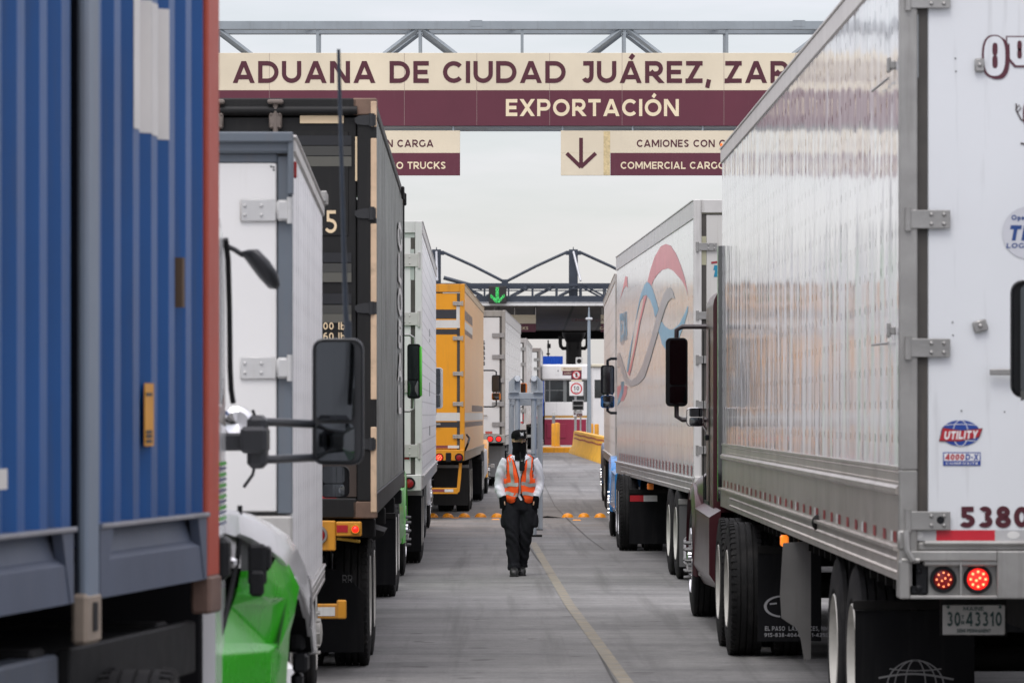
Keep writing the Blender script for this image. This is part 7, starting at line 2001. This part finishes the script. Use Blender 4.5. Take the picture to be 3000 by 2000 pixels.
# eyes in the open strip of the face
mb = MB(); mbi = MB()
for s in (-1, 1):
    c = hc + fwd * .086 + side_ * (s * .030) + Vector((0, 0, 1.556))
    mb.loft([[tuple(c + side_ * (.0135 * q * cos(t)) + Vector((0, 0, .006 * q * sin(t))) + fwd * (.006 * (1 - q))) for t in [2 * pi * i / 12 for i in range(12)]] for q in (1, .6, .2)])
    mbi.loft([[tuple(c + side_ * (.0055 * q * cos(t)) + Vector((0, 0, .0055 * q * sin(t))) + fwd * (.0055 + .002 * (1 - q))) for t in [2 * pi * i / 10 for i in range(10)]] for q in (1, .3)])
mb.build('eye', mat('eye_white', (.5, .48, .45), .3), w, 60); mbi.build('iris', mat('iris_dark', (.02, .012, .01), .2), w, 60)
mb = MB()
for s in (-1, 1):
    c = hc + fwd * .092 + Vector((0, 0, 1.573)); mb.tube([tuple(c + side_ * (s * q) - fwd * (q * q * 6) + Vector((0, 0, .002 - abs(q - .03) * .12))) for q in (.014, .025, .036, .046)], .0035, 6)
mb.build('eyebrow', BLACK, w, 60)
# knitted mask and neck tube
mb = MB()
mb.loft([ering((hx * .6, hyy * .5 + dy, z), a, b, 28, HY * .7) for z, a, b, dy in ((1.325, .098, .098, -.01), (1.345, .094, .096, -.012), (1.37, .086, .090, -.012), (1.41, .080, .088, -.012), (1.44, .074, .094, -.018), (1.47, .072, .100, -.014), (1.51, .079, .108, -.008), (1.528, .082, .112, -.006), (1.533, .080, .108, -.006), (1.527, .070, .09, -.006))], cap=False)
sd_ = mb.build('neck_mask', KNIT, w, 70)
bm = bmesh.new(); bm.from_mesh(sd_.data)
for v in bm.verts:
    a_ = atan2(v.co.x, -v.co.y); r_ = .0035 * sin(v.co.z * 150 + sin(a_ * 2) * 1.5) * (1 if v.co.z < 1.46 else .25)
    d_ = Vector((v.co.x, v.co.y, 0)).normalized(); v.co += d_ * r_
    back = max(0, -(Vector((v.co.x - hx, v.co.y - hyy, 0)).normalized().dot(fwd)) + .35)
    if v.co.z > 1.522: v.co.z += .062 * min(1, back * 1.2)
bm.to_mesh(sd_.data); bm.free()
# cap with a curved peak
mb = MB()
mb.loft([ering((hx, hyy + .002, z), a, b, 28, HY) for z, a, b in ((1.572, .082, .106), (1.60, .0825, .107), (1.625, .080, .103), (1.65, .068, .088), (1.665, .048, .062), (1.672, .02, .026), (1.674, .005, .006))])
mb.dome((hx, hyy, 1.673), .008, .006)
rings = []
for i in range(13):
    t = -1 + 2 * i / 12
    b0 = hc + side_ * (t * .078) + fwd * (.106 * sqrt(max(0, 1 - (t * .90) ** 2)) - .012) + Vector((0, 0, 1.592 - .016 * t * t))
    ln_ = .072 * sqrt(max(0.02, 1 - t ** 4))
    tip = b0 + fwd * ln_ + Vector((0, 0, -.010 - .012 * t * t))
    rings.append([tuple(b0), tuple(tip), tuple(tip - Vector((0, 0, .004))), tuple(b0 - Vector((0, 0, .004)))])
mb.loft(rings)
cap_ = mb.build('cap', KNIT, w, 50)
mb = MB()
def capp(a, z, d=.0015):
    q = hc + side_ * a + Vector((0, 0, z)); rr = .1075 - max(0, z - 1.61) * .42
    return tuple(q + fwd * (rr * sqrt(max(0, 1 - (a / .08) ** 2)) + d))
def cstroke(pts_, wd):
    for i in range(len(pts_) - 1):
        (a0, z0), (a1, z1) = pts_[i], pts_[i + 1]; d = Vector((a1 - a0, z1 - z0)).normalized(); n_ = Vector((-d.y, d.x)) * wd / 2
        mb.add([capp(a0 + n_.x, z0 + n_.y), capp(a1 + n_.x, z1 + n_.y), capp(a1 - n_.x, z1 - n_.y), capp(a0 - n_.x, z0 - n_.y)], [(0, 1, 2, 3)])
for s in (-1, 1):
    cstroke([(s * .003, 1.622), (s * .012, 1.636), (s * .021, 1.643)], .006); cstroke([(s * .004, 1.618), (s * .014, 1.627), (s * .023, 1.630)], .005)
    cstroke([(-s * .018, 1.606), (s * .018, 1.6145)], .005)
cstroke([(0, 1.616), (0, 1.640)], .008)
mb.build('cap_emblem', mat('pale_emblem', (.50, .50, .52), .6), cap_, fix=False)
# trousers with cargo pockets
mb = MB()
mb.loft([ering((0, .0, z), a, b, p=2.3) for z, a, b in ((.72, .10, .09), (.76, .185, .120), (.84, .178, .122), (.93, .160, .118), (.955, .158, .117))])
for s in (-1, 1):
    limb(mb, legs[s], 16)
    q = legs[s][1]
    mb.loft([ering((q[0] + s * .078, q[1] + .005, z), a, b, 14, p=3) for z, a, b in ((.555, .02, .05), (.57, .038, .075), (.62, .042, .08), (.69, .036, .078), (.715, .022, .06))])
    h_ = legs[s][-1]; mb.loft([ering((h_[0], h_[1], z), r_, r_ * 1.08, 16) for z, r_ in ((.075 + (h_[2] - .1), .070), (.10 + (h_[2] - .1), .076), (.14 + (h_[2] - .1), .070))])
tr = remeshed(mb, .008, 5, 'trousers', TROU, w)
for v in tr.data.vertices:                              # creases of the cloth
    c = v.co; k_2 = .008 * sin(c.z * 38 + c.x * 50 + sin(c.y * 30 + c.z * 9) * 2.4) * sin(c.z * 13 + c.x * 21 + .6)
    v.co = c + v.normal * (k_2 * (1.2 if c.z < .5 else .6))
# shirt
mb = MB()
mb.loft([ering((0, 0, z), a, b) for z, a, b in TOR[1:]])
for s in (-1, 1): limb(mb, arms[s], 16)
sh = remeshed(mb, .008, 4, 'shirt', SHIRT, w)
for v in sh.data.vertices:
    c = v.co
    if abs(c.x) > .15 and c.z < 1.28: v.co = c + v.normal * (.0055 * sin(c.z * 44 + c.y * 60 + c.x * 70) * sin(c.z * 17 + c.y * 25 + 1))
mb = MB()
for s in (-1, 1):
    mb.loft([[(s * .062, -.090, 1.375), (s * .085, -.055, 1.385), (s * .112, -.075, 1.36), (s * .060, -.118, 1.325)], [(s * .060, -.096, 1.377), (s * .086, -.060, 1.389), (s * .116, -.082, 1.36), (s * .060, -.126, 1.322)]])
mb.build('collar', SHIRT, w)
for s in (-1, 1):
    h_ = arms[s][-1]; mb = MB(); limb(mb, [(h_[0] + s * .003, h_[1] + .004, h_[2] + .014, .046), (h_[0], h_[1], h_[2] - .02, .047), (h_[0] - s * .012, h_[1] + .008, h_[2] - .115, .050)], 14, 3)
    mb.build('cuff', KNIT, w, 50)
    mb = MB(); mb.box(s * .125, s * .178, -.045, .05, 1.385, 1.393, .003); mb.build('epaulette', KNIT, w)
# vest: an open shell over the torso
def tor(z, add=.016):
    for i in range(len(TOR) - 1):
        if TOR[i][0] <= z <= TOR[i + 1][0]:
            t = (z - TOR[i][0]) / (TOR[i + 1][0] - TOR[i][0]); return TOR[i][1] + (TOR[i + 1][1] - TOR[i][1]) * t + add, TOR[i][2] + (TOR[i + 1][2] - TOR[i][2]) * t + add
    return TOR[-1][1] + add, TOR[-1][2] + add
def opening(z):
    if z > 1.13: return .013 + (z - 1.13) / .25 * .070
    if z > .98: return .010
    return .010 + ((.98 - z) / .12) ** 1.5 * .055
def vpt(z, phi, d=0.0):
    a, b = tor(z, .016 + d); f = .006 * sin(z * 40 + phi * 3) + .004 * sin(phi * 9 + z * 15)
    return (.015 * 0 + (a + f) * sin(phi), -(b + f) * cos(phi), z)
def hem(phi): return .858 + .012 * cos(phi * 2) - .03 * math.exp(-((abs(phi) - .55) / .3) ** 2)
rows = [0, .08, .17, .27, .37, .47, .57, .66, .74, .81, .87, .92, .96, .98, 1.0]
mb = MB(); n = 40; vs = []; keep = []
for i, t in enumerate(rows):
    for k in range(n + 1):
        zt0 = .87 + (1.388 - .87) * t
        p0 = math.asin(min(1, opening(zt0) / tor(zt0)[0])); phi = p0 + (2 * pi - 2 * p0) * k / n
        z = zt0 if t > .1 else zt0 + (hem(phi if phi < pi else 2 * pi - phi) - .87) * (1 - t / .1)
        vs.append(vpt(z, phi))
F = []
for i in range(len(rows) - 1):
    for k in range(n):
        q = [i * (n + 1) + k, i * (n + 1) + k + 1, (i + 1) * (n + 1) + k + 1, (i + 1) * (n + 1) + k]
        cz = sum(vs[j][2] for j in q) / 4; cxx = sum(vs[j][0] for j in q) / 4; cyy = sum(vs[j][1] for j in q) / 4
        if cz > 1.12 and abs(cxx) > .148 + .0 * cz: continue
        F.append(q)
mb.add(vs, F); ve = mb.build('vest', VEST, w, 70, fix=True)
so = ve.modifiers.new('thick', 'SOLIDIFY'); so.thickness = .005; so.offset = 0
def vband(zf, ph0, ph1, wd, n=14):
    vs = []
    for k in range(n + 1):
        ph = ph0 + (ph1 - ph0) * k / n; z = zf(ph)
        vs += [vpt(z - wd / 2, ph, .006), vpt(z + wd / 2, ph, .006)]
    m_ = MB(); m_.add(vs, [(2 * i, 2 * i + 2, 2 * i + 3, 2 * i + 1) for i in range(n)]); m_.build('reflective_band', SILV, ve, fix=False)
for s in (-1, 1):
    vband(lambda p: 1.055 - .015 * abs(p) + .006 * sin(p * 7), s * .10, s * 2.9, .042, 24)
    vband(lambda p: .938 + .010 * sin(p * 5) + .012 * abs(p) * .4, s * .14, s * 2.9, .040, 24)
    m_ = MB(); vs = []
    for i in range(12):
        z = 1.382 - (1.382 - 1.07) * i / 11; xc = s * (.112 - .030 * (i / 11)); a, b = tor(z)
        for e_ in (-.021, .021):
            ph = math.asin(max(-1, min(1, (xc + e_) / a))); vs.append(vpt(z, ph, .007))
    m_.add(vs, [(2 * i, 2 * i + 2, 2 * i + 3, 2 * i + 1) for i in range(11)]); m_.build('reflective_band', SILV, ve, fix=False)
    m_ = MB(); pts_ = []
    for i in range(22):
        z = 1.385 - (1.385 - .87) * i / 21; a, b = tor(z); pts_.append(vpt(z, s * math.asin(min(1, opening(z) / a)), .003))
    m_.tube(pts_, .0042, 6); m_.build('zip_edge', BLACK, ve, 50)
    m_ = MB(); m_.tube([vpt(z, s * math.asin(min(.985, (.150 + .004 * sin(z * 20)) / tor(z)[0])), .003) for z in [1.37 - .02 * i for i in range(13)]], .0042, 6); m_.build('arm_binding', BLACK, ve, 50)
mb = MB(); mb.box(.006, .022, -.142, -.132, .945, .975, .003); mb.build('zip_pull', AMBER, ve)
# boots
for s in (-1, 1):
    x, y, z, _ = legs[s][-1]; up = 0 if s < 0 else .0
    mb = MB()
    prof = [(.10, .030, .046, .012), (.075, .042, .058, .008), (.02, .046, .075, 0), (-.06, .048, .062, 0), (-.12, .052, .050, 0), (-.165, .047, .040, 0), (-.185, .03, .028, 0)]
    rings = []
    for dy, hw_, hh_, lift in prof:
        r_ = []
        for i in range(16):
            t = 2 * pi * i / 16; zz = max(0, hh_ + hh_ * 1.0 * sin(t)) if sin(t) > 0 else hh_ * (1 + sin(t) * 1.0)
            r_.append((x + hw_ * cos(t) * (1 if zz > .012 else .96), y + .02 + dy, up + lift * 0 + zz))
        rings.append(r_)
    mb.loft(rings); mb.loft([ering((x, y + .03, zz), a, b, 16) for zz, a, b in ((.04, .046, .06), (.10, .046, .062), (.16, .046, .06), (.19, .044, .056))])
    b_ = mb.build('boot', BOOT, w, 50)
    m_ = MB(); m_.box(x - .052, x + .052, y - .16, y + .125, -.001, .020, .008); m_.build('boot_sole', mat('boot_sole', (.01, .01, .01), .7), b_)
    m_ = MB()
    for i in range(4): m_.tube([(x - .028, y - .045 + .012 * i, .085 + .022 * i), (x, y - .058 + .012 * i, .098 + .022 * i), (x + .028, y - .045 + .012 * i, .085 + .022 * i)], .004, 6)
    if s > 0: m_.tube([(x + .02, y - .04, .13), (x + .045, y - .06, .15), (x + .055, y - .06, .12), (x + .05, y - .06, .09)], .003, 6)
    m_.build('boot_lace', KNIT, b_, 60)
# radio clipped at the chest
rd = thing('handheld_radio', 'black handheld radio with stub antenna clipped to the orange vest', 'radio', (PX + .024, PY - .158, 1.205))
mb = MB(); mb.box(-.030, .030, -.018, .024, 0, .125, .008); mb.box(-.024, .024, -.018, .02, .122, .138, .006); mb.build('body', BLACK, rd)
mb = MB(); mb.tube([(-.018, 0, .13), (-.020, 0, .17), (-.024, 0, .215)], .008, 8, rs=[.009, .008, .006]); mb.build('antenna', BLACK, rd, 50)
mb = MB(); mb.cyl((.012, 0, .136), (.012, 0, .152), .008, 10); mb.build('knob', BLACK, rd, 40)
mb = MB(); rect(mb, -.012, .012, .112, .118, -.0185); mb.build('logo_strip', SILV, rd, fix=False)
